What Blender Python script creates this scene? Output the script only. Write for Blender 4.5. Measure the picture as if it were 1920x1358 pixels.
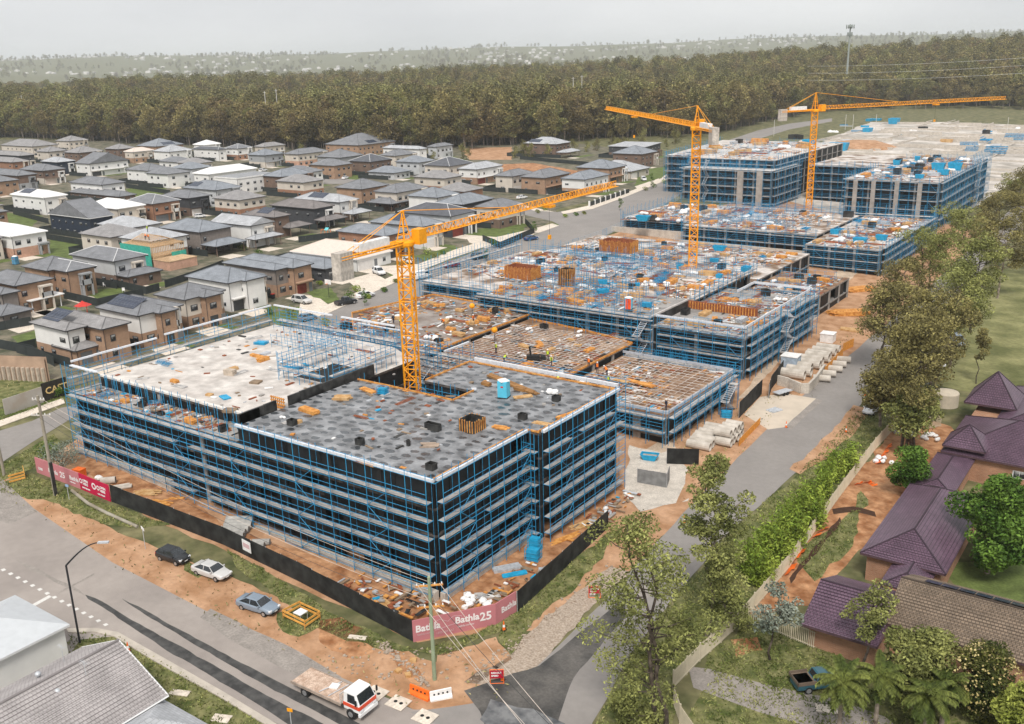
import bpy, bmesh, math, random
import numpy as np
from mathutils import Vector, Matrix
random.seed(7); RNG = np.random.default_rng(7)
for o in list(bpy.data.objects): bpy.data.objects.remove(o)
SC = bpy.context.scene; COL = SC.collection; PI = math.pi
# ---------------- camera ----------------
CAM = np.array([56.4564, -65.3418, 52.3175]); FPX = 1814.86
FWD = np.array([-0.55682757, 0.77617292, -0.29580173])
RGT = np.array([0.81679079, 0.57638597, -0.02513998])
UPV = np.array([-0.15098299, 0.25560676, 0.95491849])
cd = bpy.data.cameras.new('camera'); cam = bpy.data.objects.new('camera', cd); COL.objects.link(cam)
cd.sensor_width = 36; cd.lens = FPX / 1920 * 36; cd.clip_start = 1; cd.clip_end = 30000
cam.matrix_world = Matrix([[RGT[i], UPV[i], -FWD[i], CAM[i]] for i in range(3)] + [[0, 0, 0, 1]])
SC.camera = cam
# ---------------- world, sun, exposure ----------------
SUN_EL, SUN_AZ = math.radians(52), math.radians(150)
w = bpy.data.worlds.new('World'); SC.world = w; w.use_nodes = True
nt = w.node_tree; nt.nodes.clear()
sky = nt.nodes.new('ShaderNodeTexSky'); sky.sky_type = 'NISHITA'; sky.sun_disc = False
sky.sun_elevation = SUN_EL; sky.sun_rotation = SUN_AZ; sky.dust_density = 4; sky.air_density = 1.2
hs = nt.nodes.new('ShaderNodeHueSaturation'); hs.inputs['Saturation'].default_value = 0.12
nt.links.new(sky.outputs[0], hs.inputs['Color'])
tcn = nt.nodes.new('ShaderNodeTexCoord'); mp = nt.nodes.new('ShaderNodeMapping'); mp.inputs['Scale'].default_value = (1.3, 1.3, 5)
nz = nt.nodes.new('ShaderNodeTexNoise'); nz.inputs['Scale'].default_value = 2.2; nz.inputs['Detail'].default_value = 5
nt.links.new(tcn.outputs['Generated'], mp.inputs[0]); nt.links.new(mp.outputs[0], nz.inputs['Vector'])
cr = nt.nodes.new('ShaderNodeValToRGB'); cr.color_ramp.elements[0].position = .3; cr.color_ramp.elements[1].position = .75
cr.color_ramp.elements[0].color = (5.7, 5.8, 6.0, 1); cr.color_ramp.elements[1].color = (7.3, 7.35, 7.4, 1)
nt.links.new(nz.outputs['Fac'], cr.inputs[0])
mx = nt.nodes.new('ShaderNodeMix'); mx.data_type = 'RGBA'; mx.inputs[0].default_value = .88    # cloud layer over the sky
nt.links.new(hs.outputs[0], mx.inputs[6]); nt.links.new(cr.outputs[0], mx.inputs[7])
bg = nt.nodes.new('ShaderNodeBackground'); bg.inputs['Strength'].default_value = 0.068
wo = nt.nodes.new('ShaderNodeOutputWorld')
nt.links.new(mx.outputs[2], bg.inputs[0]); nt.links.new(bg.outputs[0], wo.inputs[0])
sd = bpy.data.lights.new('sun', 'SUN'); sun = bpy.data.objects.new('sun', sd); COL.objects.link(sun)
sd.energy = 1.5; sd.angle = math.radians(14); sd.color = (1, .95, .88)
# direction the light comes from (south-east, high)
sv = Vector((math.sin(SUN_AZ) * math.cos(SUN_EL), math.cos(SUN_AZ) * math.cos(SUN_EL), math.sin(SUN_EL)))
sun.rotation_euler = sv.to_track_quat('Z', 'Y').to_euler()
SC.view_settings.view_transform = 'Standard'; SC.view_settings.look = 'None'
SC.view_settings.exposure = 1.02; SC.view_settings.gamma = 1
SC.render.engine = 'CYCLES'
try:
    SC.cycles.max_bounces = 6; SC.cycles.diffuse_bounces = 2; SC.cycles.glossy_bounces = 2; SC.cycles.transparent_max_bounces = 6
    SC.cycles.volume_bounces = 2; SC.cycles.volume_step_rate = 5
except Exception: pass
# ---------------- terrain ----------------
def sm(a, b, t): t = np.clip((t - a) / (b - a), 0, 1); return t * t * (3 - 2 * t)
def hz(x): return 0.04 * np.clip(-x, -40, 100)
AZT = [-3.3, -2.7, -2.39, -2.0, -1.35, -1.1, -.6, 0]       # azimuth seen from the site; ridge height behind
def hill(x, y):
    r = np.hypot(x, y); a = np.arctan2(y, x)            # 0 east, pi/2 north
    ridge = np.interp(a, [0, 1.2, 1.5, 1.75, 1.9, 2.1, 2.4, 2.7, 3.14], [26, 32, 38, 34, 26, 17, 12, 12, 12])
    f1 = sm(840, 1400, r) * (1 - 0.55 * sm(1500, 2300, r))
    far = sm(3600, 7800, r) * np.interp(a, [0, 1.5, 1.9, 2.3, 3.14], [165, 165, 148, 142, 146])
    wob = (np.sin(x * .0021 + 1) * np.cos(y * .0017) * 14 + np.sin(x * .006) * np.sin(y * .0045 + 2) * 6) * sm(1400, 3200, r)
    return ridge * f1 + far + wob
def G(x, y): return float(hz(x) + hill(x, y))
def unz(u, v, z=0.):
    d = FWD * FPX + RGT * (u - 960) - UPV * (v - 679); return CAM + d * ((z - CAM[2]) / d[2])
def at(u, v, dz=0.):                                      # a point standing on the ground (or dz above it) as surveyed from the photograph
    z = 0.
    for i in range(25): p = unz(u, v, z + dz); z = .5 * z + .5 * float(hz(p[0]))
    return Vector(p)
def atz(u, v, z): return Vector(unz(u, v, z))
def px(P):
    d = np.array(P, float) - CAM; z = d @ FWD; return 960 + FPX * (d @ RGT) / z, 679 - FPX * (d @ UPV) / z
# ---------------- materials ----------------
MATS = {}
def M(name, col, rough=.85, var=.18, scale=1.5, col2=None, bump=0., metal=0., spec=.3, island=0., obj_rand=0., detail=4, ramp=(.35, .65), scale2=None, em=None, amt=1.):
    if name in MATS: return MATS[name]
    m = bpy.data.materials.new(name); m.use_nodes = True; t = m.node_tree; b = t.nodes['Principled BSDF']
    b.inputs['Roughness'].default_value = rough; b.inputs['Metallic'].default_value = metal
    b.inputs['Specular IOR Level'].default_value = spec
    c1 = [max(0, c * (1 - var)) for c in col]; c2 = list(col2) if col2 else [min(1, c * (1 + var)) for c in col]
    tc = t.nodes.new('ShaderNodeTexCoord'); n = t.nodes.new('ShaderNodeTexNoise')
    n.inputs['Scale'].default_value = scale; n.inputs['Detail'].default_value = detail
    geo = t.nodes.new('ShaderNodeNewGeometry')
    t.links.new(tc.outputs['Object'], n.inputs['Vector'])
    r = t.nodes.new('ShaderNodeValToRGB'); r.color_ramp.elements[0].position = ramp[0]; r.color_ramp.elements[1].position = ramp[1]
    r.color_ramp.elements[0].color = (*c1, 1); r.color_ramp.elements[1].color = (*c2, 1)
    t.links.new(n.outputs['Fac'], r.inputs[0]); out = r.outputs[0]
    if scale2:
        n2 = t.nodes.new('ShaderNodeTexNoise'); n2.inputs['Scale'].default_value = scale2; n2.inputs['Detail'].default_value = 3
        t.links.new(tc.outputs['Object'], n2.inputs['Vector'])
        mr = t.nodes.new('ShaderNodeMapRange'); mr.inputs[1].default_value = .3; mr.inputs[2].default_value = .7
        mr.inputs[3].default_value = 1 - .2 * amt; mr.inputs[4].default_value = 1 + .14 * amt; t.links.new(n2.outputs['Fac'], mr.inputs[0])
        mm = t.nodes.new('ShaderNodeMix'); mm.data_type = 'RGBA'; mm.blend_type = 'MULTIPLY'; mm.inputs[0].default_value = 1
        t.links.new(out, mm.inputs[6]); t.links.new(mr.outputs[0], mm.inputs[7]); out = mm.outputs[2]
    if island or obj_rand:
        h = t.nodes.new('ShaderNodeHueSaturation'); mr = t.nodes.new('ShaderNodeMapRange')
        if island: t.links.new(geo.outputs['Random Per Island'], mr.inputs[0]); a = island
        else:
            oi = t.nodes.new('ShaderNodeObjectInfo'); t.links.new(oi.outputs['Random'], mr.inputs[0]); a = obj_rand
        mr.inputs[3].default_value = 1 - a; mr.inputs[4].default_value = 1 + a
        t.links.new(mr.outputs[0], h.inputs['Value']); t.links.new(out, h.inputs['Color']); out = h.outputs[0]
        if island and obj_rand:
            oi = t.nodes.new('ShaderNodeObjectInfo'); m2 = t.nodes.new('ShaderNodeMapRange'); t.links.new(oi.outputs['Random'], m2.inputs[0])
            m2.inputs[3].default_value = 1 - obj_rand; m2.inputs[4].default_value = 1 + obj_rand
            h2 = t.nodes.new('ShaderNodeHueSaturation'); t.links.new(m2.outputs[0], h2.inputs['Value'])
            m3 = t.nodes.new('ShaderNodeMapRange'); t.links.new(oi.outputs['Random'], m3.inputs[0]); m3.inputs[3].default_value = .485; m3.inputs[4].default_value = .515
            t.links.new(m3.outputs[0], h2.inputs['Hue']); t.links.new(out, h2.inputs['Color']); out = h2.outputs[0]
    t.links.new(out, b.inputs['Base Color'])
    if bump:
        bp = t.nodes.new('ShaderNodeBump'); bp.inputs['Strength'].default_value = bump; bp.inputs['Distance'].default_value = .05
        n3 = t.nodes.new('ShaderNodeTexNoise'); n3.inputs['Scale'].default_value = scale * 6; n3.inputs['Detail'].default_value = 4
        t.links.new(tc.outputs['Object'], n3.inputs['Vector'])
        t.links.new(n3.outputs['Fac'], bp.inputs['Height']); t.links.new(bp.outputs[0], b.inputs['Normal'])
    if em: b.inputs['Emission Color'].default_value = (*em[0], 1); b.inputs['Emission Strength'].default_value = em[1]
    m.diffuse_color = (*col, 1); MATS[name] = m; return m
def brickmat(name, c1, c2, mortar, w_, h_, ms=.015, rough=.85, bump=.3):
    if name in MATS: return MATS[name]
    m = bpy.data.materials.new(name); m.use_nodes = True; t = m.node_tree; b = t.nodes['Principled BSDF']
    b.inputs['Roughness'].default_value = rough; b.inputs['Specular IOR Level'].default_value = .3
    uv = t.nodes.new('ShaderNodeUVMap'); br = t.nodes.new('ShaderNodeTexBrick'); br.inputs['Scale'].default_value = 1
    br.inputs['Brick Width'].default_value = w_; br.inputs['Row Height'].default_value = h_; br.inputs['Mortar Size'].default_value = ms
    br.inputs['Color1'].default_value = (*c1, 1); br.inputs['Color2'].default_value = (*c2, 1); br.inputs['Mortar'].default_value = (*mortar, 1)
    t.links.new(uv.outputs[0], br.inputs['Vector'])
    tc = t.nodes.new('ShaderNodeTexCoord'); n = t.nodes.new('ShaderNodeTexNoise'); n.inputs['Scale'].default_value = .5; n.inputs['Detail'].default_value = 5
    t.links.new(tc.outputs['Object'], n.inputs['Vector'])
    mr = t.nodes.new('ShaderNodeMapRange'); mr.inputs[1].default_value = .3; mr.inputs[2].default_value = .7; mr.inputs[3].default_value = .82; mr.inputs[4].default_value = 1.15
    t.links.new(n.outputs['Fac'], mr.inputs[0])
    mm = t.nodes.new('ShaderNodeMix'); mm.data_type = 'RGBA'; mm.blend_type = 'MULTIPLY'; mm.inputs[0].default_value = 1
    t.links.new(br.outputs['Color'], mm.inputs[6]); t.links.new(mr.outputs[0], mm.inputs[7]); t.links.new(mm.outputs[2], b.inputs['Base Color'])
    if bump:
        bp = t.nodes.new('ShaderNodeBump'); bp.invert = True; bp.inputs['Strength'].default_value = bump; bp.inputs['Distance'].default_value = .03
        t.links.new(br.outputs['Fac'], bp.inputs['Height']); t.links.new(bp.outputs[0], b.inputs['Normal'])
    m.diffuse_color = (*c1, 1); MATS[name] = m; return m
# ---------------- mesh builder ----------------
class MB:
    def __init__(s): s.v = []; s.f = []; s.m = []
    def add(s, vs, fs, m=0):
        k = len(s.v); s.v += [tuple(map(float, p)) for p in vs]; s.f += [tuple(i + k for i in f) for f in fs]; s.m += [m] * len(fs); return s
    def quad(s, *p, m=0): return s.add(p, [tuple(range(len(p)))], m)
    def box(s, a, b, m=0):
        x0, y0, z0 = a; x1, y1, z1 = b
        return s.add([(x0, y0, z0), (x1, y0, z0), (x1, y1, z0), (x0, y1, z0), (x0, y0, z1), (x1, y0, z1), (x1, y1, z1), (x0, y1, z1)],
                     [(3, 2, 1, 0), (4, 5, 6, 7), (0, 1, 5, 4), (1, 2, 6, 5), (2, 3, 7, 6), (3, 0, 4, 7)], m)
    def obox(s, c, dx, dy, sz, m=0, ang=0.):               # centre of base, size, heading
        c = Vector(c); ca, sa = math.cos(ang), math.sin(ang); X = Vector((ca, sa, 0)) * dx / 2; Y = Vector((-sa, ca, 0)) * dy / 2; Z = Vector((0, 0, sz))
        b = [c - X - Y, c + X - Y, c + X + Y, c - X + Y]
        return s.add(b + [p + Z for p in b], [(3, 2, 1, 0), (4, 5, 6, 7), (0, 1, 5, 4), (1, 2, 6, 5), (2, 3, 7, 6), (3, 0, 4, 7)], m)
    def tube(s, p, q, r=.03, n=4, m=0, r2=None, caps=True):
        p = Vector(p); q = Vector(q); d = (q - p)
        if d.length < 1e-6: return s
        d.normalize(); a = d.orthogonal() if abs(d.z) < .99 else Vector((1, 1, 0))
        a = (a - d * a.dot(d)).normalized(); b = d.cross(a); r2 = r if r2 is None else r2; vs = []
        for i in range(n):
            t = 2 * PI * i / n + PI / 4; e = a * math.cos(t) + b * math.sin(t); vs.append(p + e * r)
        for i in range(n):
            t = 2 * PI * i / n + PI / 4; e = a * math.cos(t) + b * math.sin(t); vs.append(q + e * r2)
        fs = [(i, (i + 1) % n, n + (i + 1) % n, n + i) for i in range(n)]
        if caps: fs += [tuple(range(n - 1, -1, -1)), tuple(range(n, 2 * n))]
        return s.add(vs, fs, m)
    def path(s, pts, r, n=6, m=0):
        for a, b in zip(pts[:-1], pts[1:]): s.tube(a, b, r, n, m)
        return s
    def prism(s, poly, z0, z1, m=0, mtop=None):
        n = len(poly); vs = [(p[0], p[1], z0) for p in poly] + [(p[0], p[1], z1) for p in poly]
        s.add(vs, [(i, (i + 1) % n, n + (i + 1) % n, n + i) for i in range(n)], m)
        s.add(vs, [tuple(range(n - 1, -1, -1))], m); s.add(vs, [tuple(range(n, 2 * n))], m if mtop is None else mtop); return s
    def lathe(s, c, prof, n=16, m=0):                     # prof: list of (r, z)
        c = Vector(c); vs = []; k = len(prof)
        for r, z in prof:
            for i in range(n): t = 2 * PI * i / n; vs.append(c + Vector((r * math.cos(t), r * math.sin(t), z)))
        fs = [(j * n + i, j * n + (i + 1) % n, (j + 1) * n + (i + 1) % n, (j + 1) * n + i) for j in range(k - 1) for i in range(n)]
        fs += [tuple(range((k - 1) * n, k * n))]
        return s.add(vs, fs, m)
    def sphere(s, c, r, n=10, k=6, m=0, sz=1.):
        pr = [(max(.001, math.sin(PI * j / k)) * r, -math.cos(PI * j / k) * r * sz) for j in range(k + 1)]
        return s.lathe(c, pr, n, m)
    def build(s, name, mats, parent=None, world=False, smooth=False, uv=False):
        if not s.v: return None
        mats = mats if isinstance(mats, (list, tuple)) else [mats]
        me = bpy.data.meshes.new(name); off = Vector((0, 0, 0))
        vs = s.v
        if world and parent is not None:
            mw = WMAT(parent).inverted(); vs = [tuple(mw @ Vector(p)) for p in vs]
        me.from_pydata(vs, [], s.f)
        for m in mats: me.materials.append(m)
        if len(mats) > 1: me.polygons.foreach_set('material_index', s.m)
        if uv:
            ul = me.uv_layers.new(name='UVMap'); data = []
            for p in me.polygons:
                idx = list(p.vertices); P = [me.vertices[i].co for i in idx]
                nrm = p.normal
                if abs(nrm.z) > .98: ux = Vector((1, 0, 0)); uy = Vector((0, 1, 0))
                else: ux = Vector((0, 0, 1)).cross(nrm).normalized(); uy = nrm.cross(ux)
                for q in P: data += [q.dot(ux), q.dot(uy)]
            ul.data.foreach_set('uv', data)
        if smooth: me.polygons.foreach_set('use_smooth', [True] * len(me.polygons))
        me.update(); return link(name, me, parent)
def WMAT(o):
    m = Matrix.LocRotScale(o.location, o.rotation_euler, o.scale)
    return WMAT(o.parent) @ m if o.parent else m
def link(name, data, parent=None):
    o = bpy.data.objects.new(name, data); COL.objects.link(o)
    if parent is not None: o.parent = parent
    return o
def tag(o, label=None, cat=None, group=None, kind=None):
    if label: o['label'] = label
    if cat: o['category'] = cat
    if group: o['group'] = group
    if kind: o['kind'] = kind
    return o
def thing(name, label, cat, loc=(0, 0, 0), rz=0., group=None):
    o = bpy.data.objects.new(name, None); COL.objects.link(o); o.location = loc; o.rotation_euler = (0, 0, rz); o.empty_display_size = .3
    return tag(o, label, cat, group)
def inst(name, me, parent, loc=(0, 0, 0), rz=0.):
    o = link(name, me, parent); o.location = loc; o.rotation_euler = (0, 0, rz); return o
def dup(src, loc, rz=None, label=None, group=None, scale=None, parent=None):
    o = src.copy(); COL.objects.link(o)
    if parent is None:
        o.location = loc
        if rz is not None: o.rotation_euler = (0, 0, rz)
        if scale is not None: o.scale = scale if hasattr(scale, '__len__') else (scale,) * 3
        if label: o['label'] = label
        if group: o['group'] = group
    else: o.parent = parent
    for c in KIDS.get(src.name, ()) or list(src.children): dup(c, None, parent=o)
    return o
KIDS = {}
def single(mb, name, mats, label, cat, group=None, smooth=False, origin=None):
    o = mb.build(name, mats, smooth=smooth); return tag(o, label, cat, group)
# ---------------- materials of the setting ----------------
m_grass = M('grass', (.11, .14, .035), .95, .35, .8, (.22, .21, .09), .5, scale2=2.5)
m_lawn = M('lawn', (.11, .145, .04), .95, .25, .5, scale2=4)
m_dirt = M('dirt', (.40, .215, .11), .95, .15, .4, (.50, .30, .18), .5, scale2=2.2, amt=.6)
m_orange = M('orange_dirt', (.36, .15, .06), .95, .3, .6, (.50, .27, .14), .6, scale2=2)
m_asph = M('asphalt', (.31, .272, .248), .9, .08, .12, (.36, .318, .288), .1, scale2=1.2, amt=.3)
m_asph2 = M('dark_asphalt', (.055, .054, .054), .8, .25, 1.2, (.085, .083, .08), .2)
m_asph3 = M('grey_asphalt', (.255, .235, .22), .9, .06, .15, bump=.1, scale2=1.5, amt=.3)
m_asph4 = M('patched_asphalt', (.29, .26, .235), .9, .1, .8, bump=.2, scale2=5)
m_conc = M('concrete', (.52, .47, .41), .9, .12, .8, scale2=5, bump=.1)
m_path = M('footpath_concrete', (.66, .58, .49), .9, .08, .6, scale2=3)
m_gravel = M('gravel', (.36, .28, .21), .95, .2, 5, (.46, .38, .31), .4, scale2=2, amt=.6)
m_white = M('white_line_paint', (.75, .73, .70), .7, .1, 6, (.6, .58, .55))
m_field = M('paddock', (.16, .19, .07), .95, .3, .01)
m_kerb = M('kerb_concrete', (.47, .42, .36), .9, .1, 1)
# ---------------- ground sheet ----------------
def axis_vals():
    a = list(np.linspace(-9000, -2000, 29)) + list(np.linspace(-1900, -450, 24)) + [-400, -330, -260, -200, -150, -100, -60, -20, 0, 20, 40, 80, 150, 250, 350, 450]
    return sorted(set(a + list(np.linspace(550, 1900, 18)) + list(np.linspace(2100, 9000, 24))))
xs = np.array(axis_vals()); ys = xs[xs > -700]
X, Y = np.meshgrid(xs, ys, indexing='ij'); Z = hz(X) + hill(X, Y)
nx, ny = X.shape; me = bpy.data.meshes.new('ground')
idx = np.arange(nx * ny).reshape(nx, ny)
fs = np.stack([idx[:-1, :-1], idx[1:, :-1], idx[1:, 1:], idx[:-1, 1:]], -1).reshape(-1, 4)
me.from_pydata(np.stack([X, Y, Z], -1).reshape(-1, 3).tolist(), [], fs.tolist())
m_gnd = M('ground_cover', (.10, .115, .04), .95, .35, .25, (.20, .18, .09), .4, scale2=1.1)
me.materials.append(m_gnd); me.update(); tag(link('ground', me), kind='structure')
_nz = random.Random(3)
def jag(poly, amp=.5, step=1.5):
    out = []; n = len(poly)
    for i in range(n):
        a = Vector(poly[i][:2]); b = Vector(poly[(i + 1) % n][:2]); L = (b - a).length; k = max(1, int(L / step))
        t = (b - a).normalized() if L else Vector((1, 0)); nn = Vector((-t.y, t.x)); ph = _nz.random() * 9
        for j in range(k):
            e = (math.sin(j * .9 + ph) * .5 + _nz.uniform(-.6, .6)) * amp if j else 0
            out.append(a + (b - a) * (j / k) + nn * e)
    return out
def sheet(name, poly, mat, layer=1, ja=0, step=1.5, kind='structure', thick=0., pxl=True):
    if pxl: poly = [at(*p) for p in poly]
    P = [Vector((p[0], p[1])) for p in poly]
    if ja: P = jag(P, ja, step)
    bm = bmesh.new(); vs = [bm.verts.new((p.x, p.y, 0)) for p in P]
    try: f = bm.faces.new(vs)
    except ValueError: bm.free(); return None
    f.normal_update()
    if f.normal.z < 0: f.normal_flip()
    if thick:
        r = bmesh.ops.extrude_face_region(bm, geom=[f])
        top = [v for v in r['geom'] if isinstance(v, bmesh.types.BMVert)]
        for v in top: v.co.z = thick
    bmesh.ops.triangulate(bm, faces=bm.faces[:])
    for kx in (-100, 40):
        g = bm.verts[:] + bm.edges[:] + bm.faces[:]
        bmesh.ops.bisect_plane(bm, geom=g, plane_co=(kx, 0, 0), plane_no=(1, 0, 0), dist=1e-5)
    z0 = .012 + layer * .008
    for v in bm.verts: v.co.z += float(hz(v.co.x)) + z0
    me = bpy.data.meshes.new(name); bm.to_mesh(me); bm.free(); me.materials.append(mat)
    return tag(link(name, me), kind=kind)
W = lambda *p: [tuple(q) for q in p]
# site earth, big areas first
sheet('site_earth', [(-66, -5), (2, -6), (12, 5), (11, 120), (9, 250), (-75, 300), (-88, 120), (-74, 20)], m_dirt, 0, .6, 3, pxl=False)
sheet('site_slab_field', [(-10, 235), (-6, 400), (-40, 700), (-150, 680), (-118, 430), (-100, 300)], M('field_concrete', (.42, .38, .33), .9, .2, .08, (.62, .57, .52), scale2=.35), 1, 1.5, 10, pxl=False)
sheet('access_lane', W((1180, 870), (1270, 800), (1370, 790), (1490, 640), (1600, 520), (1640, 470), (1600, 470), (1400, 730), (1290, 840), (1190, 900)), M('lane_dirt', (.50, .39, .29), .95, .15, .4, scale2=3), 2, .4, 2)
# front road (along x) and side street
sheet('main_road', [(-150, -24.5), (-30, -22.2), (-13.5, -22.0), (0, -21.6), (60, -21.6), (60, -8.2), (14.5, -9.2), (8, -13.6), (-2.8, -14.2), (-17.7, -14.3), (-34.5, -14.2), (-60, -11.6), (-72, -10.2), (-150, -9)], m_asph, 3, pxl=False)
sheet('side_street', W((-40, 1120), (0, 1062), (200, 1176), (236, 1192), (150, 1200), (118, 1250), (-300, 1500)), m_asph, 3.3)
sheet('worn_lane', W((0, 895), (70, 960), (17, 984), (-60, 950)), m_asph4, 3.7)
sheet('road_patch', W((375, 1158), (395, 1142), (560, 1222), (640, 1270), (600, 1290), (430, 1200)), m_asph4, 3.7, .1, 2)
sheet('tyre_track', W((160, 1116), (178, 1122), (300, 1193), (400, 1247), (500, 1305), (600, 1355), (680, 1400), (600, 1400), (500, 1332), (400, 1271), (300, 1212), (180, 1132), (165, 1124)), m_asph2, 4.2, .1, 1.0)
sheet('tyre_track', W((228, 1123), (260, 1138), (367, 1198), (500, 1268), (633, 1336), (760, 1400), (700, 1400), (620, 1350), (500, 1287), (367, 1211), (262, 1146)), m_asph2, 4.2, .08, 1.0)
sheet('oil_streak', W((30, 1050), (60, 1062), (150, 1108), (160, 1118), (120, 1100), (50, 1066)), m_asph4, 4.6, .12, 1.2)
for i in range(15):
    u = 6 + i * 13.7; v = 1072 + i * 7.35
    sheet('lane_dash', W((u - 5, v - 3), (u + 2, v - 5.5), (u + 6, v - 2.5), (u - 1, v + .5)), m_white, 5)
sheet('stop_line', W((0, 1167), (92, 1117), (97, 1120), (0, 1174)), m_white, 5)
sheet('road_joint', W((108, 1112), (176, 1076), (178, 1078), (110, 1114)), m_asph4, 5)
# southern footpath, kerb and verge beside the near roofs
sheet('verge_grass', W((125, 1192), (150, 1187), (215, 1192), (300, 1240), (420, 1310), (530, 1380), (380, 1400), (300, 1330), (225, 1230), (120, 1230)), m_grass, 3.2, .1, 2)
sheet('kerb', W((125, 1181), (180, 1180), (222, 1188), (300, 1232), (420, 1300), (535, 1370), (522, 1376), (410, 1308), (290, 1242), (215, 1196), (178, 1187), (128, 1188)), m_kerb, 3.4, thick=.12)
# right road (along y)
sheet('right_road', [(8, -14), (12.5, -9), (13.3, -4.5), (12.8, 10.3), (10.8, 33), (9.6, 56), (8.6, 81), (8.2, 110), (7.5, 170), (5, 260), (2, 340), (9, 340), (12, 260), (14.5, 170), (16.2, 110), (17.5, 80), (18.2, 60), (17.2, 30), (19.3, 4), (21.3, -6.2), (26, -9), (26, -14)], m_asph3, 3.5, .12, 3, pxl=False)
sheet('new_asphalt', W((870, 1296), (940, 1272), (1011, 1249), (1067, 1204), (1174, 1118), (1174, 1156), (1087, 1256), (1067, 1291), (1045, 1358), (1050, 1420), (930, 1420), (900, 1335)), M('fresh_asphalt', (.075, .073, .07), .75, .3, .35, (.13, .12, .11), .2, scale2=4), 4.4, .12, 1.2)
sheet('water_stain', W((920, 1312), (1000, 1330), (1060, 1358), (1030, 1400), (950, 1400), (900, 1350)), M('wet_asphalt', (.07, .075, .085), .35, .35, .9, (.20, .20, .20), spec=.5), 5.2, .3, 1)
sheet('asphalt_trail', W((1180, 1120), (1240, 1075), (1330, 1020), (1345, 1022), (1250, 1090), (1170, 1160)), m_asph4, 4.4, .15, 1.5)
sheet('concrete_pad', W((1395, 778), (1425, 745), (1470, 738), (1530, 748), (1470, 802), (1440, 806)), M('pad_concrete', (.55, .47, .38), .9, .06, .5), 4.2)
sheet('kerb_channel', W((1530, 748), (1542, 752), (1484, 806), (1470, 802)), m_asph4, 4.6, .08, 2)
# verges of dirt, grass and gravel on the near corner
sheet('dirt_verge', [(-68, -9.3), (-60, -9.6), (-45, -9.7), (-30, -9.3), (-12, -8.2), (2, -7.5), (12, -7), (13.2, -2), (13, -9.2), (8, -13.6), (-2.8, -14.4), (-17.7, -14.6), (-34.5, -14.6), (-60, -12.4), (-70, -10.6)], m_dirt, 2.6, .35, 1.6, pxl=False)
for nm, m_, pl, ja in (
    ('grass_verge', m_grass, [(0, 905), (60, 888), (230, 955), (320, 985), (240, 990), (200, 985), (90, 940), (0, 925)], .4),
    ('grass_verge', m_grass, [(425, 1030), (480, 1060), (560, 1110), (640, 1160), (780, 1220), (870, 1195), (940, 1165), (950, 1180), (830, 1230), (700, 1215), (600, 1180), (520, 1120), (440, 1060)], .35),
    ('grass_verge', m_grass, [(520, 1150), (590, 1130), (600, 1175), (560, 1195), (530, 1185)], .4),
    ('grass_verge', m_grass, [(350, 1050), (385, 1075), (372, 1085), (345, 1070)], .2),
    ('grass_verge', m_grass, [(940, 1160), (985, 1110), (1060, 1060), (1140, 1000), (1165, 990), (1110, 1070), (1060, 1120), (1000, 1165), (960, 1230), (940, 1210)], .35),
    ('red_soil_heap', m_orange, [(598, 1165), (640, 1158), (690, 1190), (700, 1225), (650, 1235), (600, 1205)], .35),
    ('gravel_verge', m_gravel, [(1015, 1165), (1085, 1108), (1145, 1062), (1180, 1072), (1112, 1135), (1050, 1205), (1010, 1250), (905, 1285), (870, 1280), (940, 1240)], .3),
    ('mud_track', m_orange, [(720, 1205), (735, 1215), (790, 1262), (800, 1285), (770, 1280), (740, 1240)], .25),
    ('dirt_verge', m_dirt, [(820, 1230), (930, 1195), (960, 1235), (900, 1280), (860, 1300), (815, 1280)], .3)):
    sheet(nm, W(*pl), m_, 3.4, ja, .9)
# the yard inside the hoarding
sheet('site_mud', W((140, 880), (330, 960), (460, 1030), (600, 1090), (780, 1195), (960, 1130), (1130, 980), (1185, 900), (1100, 900), (990, 1010), (835, 1130), (430, 990), (300, 900), (170, 860)), m_orange, 2.4, .3, 1.6)
sheet('pale_site_ground', W((1180, 835), (1240, 850), (1300, 830), (1400, 775), (1390, 800), (1300, 870), (1290, 940), (1200, 960), (1170, 930)), m_conc, 2.6, .3, 1.6)
sheet('dirt_verge', W((1240, 800), (1420, 740), (1470, 735), (1440, 806), (1380, 860), (1300, 930), (1265, 950), (1290, 880)), m_dirt, 2.7, .4, 2)
sheet('dirt_verge', W((1540, 700), (1600, 640), (1640, 600), (1600, 600), (1500, 700), (1460, 740), (1530, 745)), m_dirt, 2.7, .4, 2)
sheet('dirt_verge', W((1600, 760), (1640, 770), (1560, 850), (1500, 890), (1480, 880), (1560, 810)), m_dirt, 3.8, .4, 2)
sheet('grass_verge', [(26, -9), (21.5, -6), (19.6, 4), (17.5, 30), (18.5, 60), (17.8, 80), (24, 80), (24.2, 50), (25.3, 16), (24.5, 2), (27, -3)], m_grass, 2.2, .5, 2, pxl=False)
sheet('garden_lawn', [(27.5, -1), (26, 14), (32, 13.5), (50, 17.5), (52, 0), (40, -12), (30, -8)], m_grass, .6, .4, 2, pxl=False)
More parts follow.
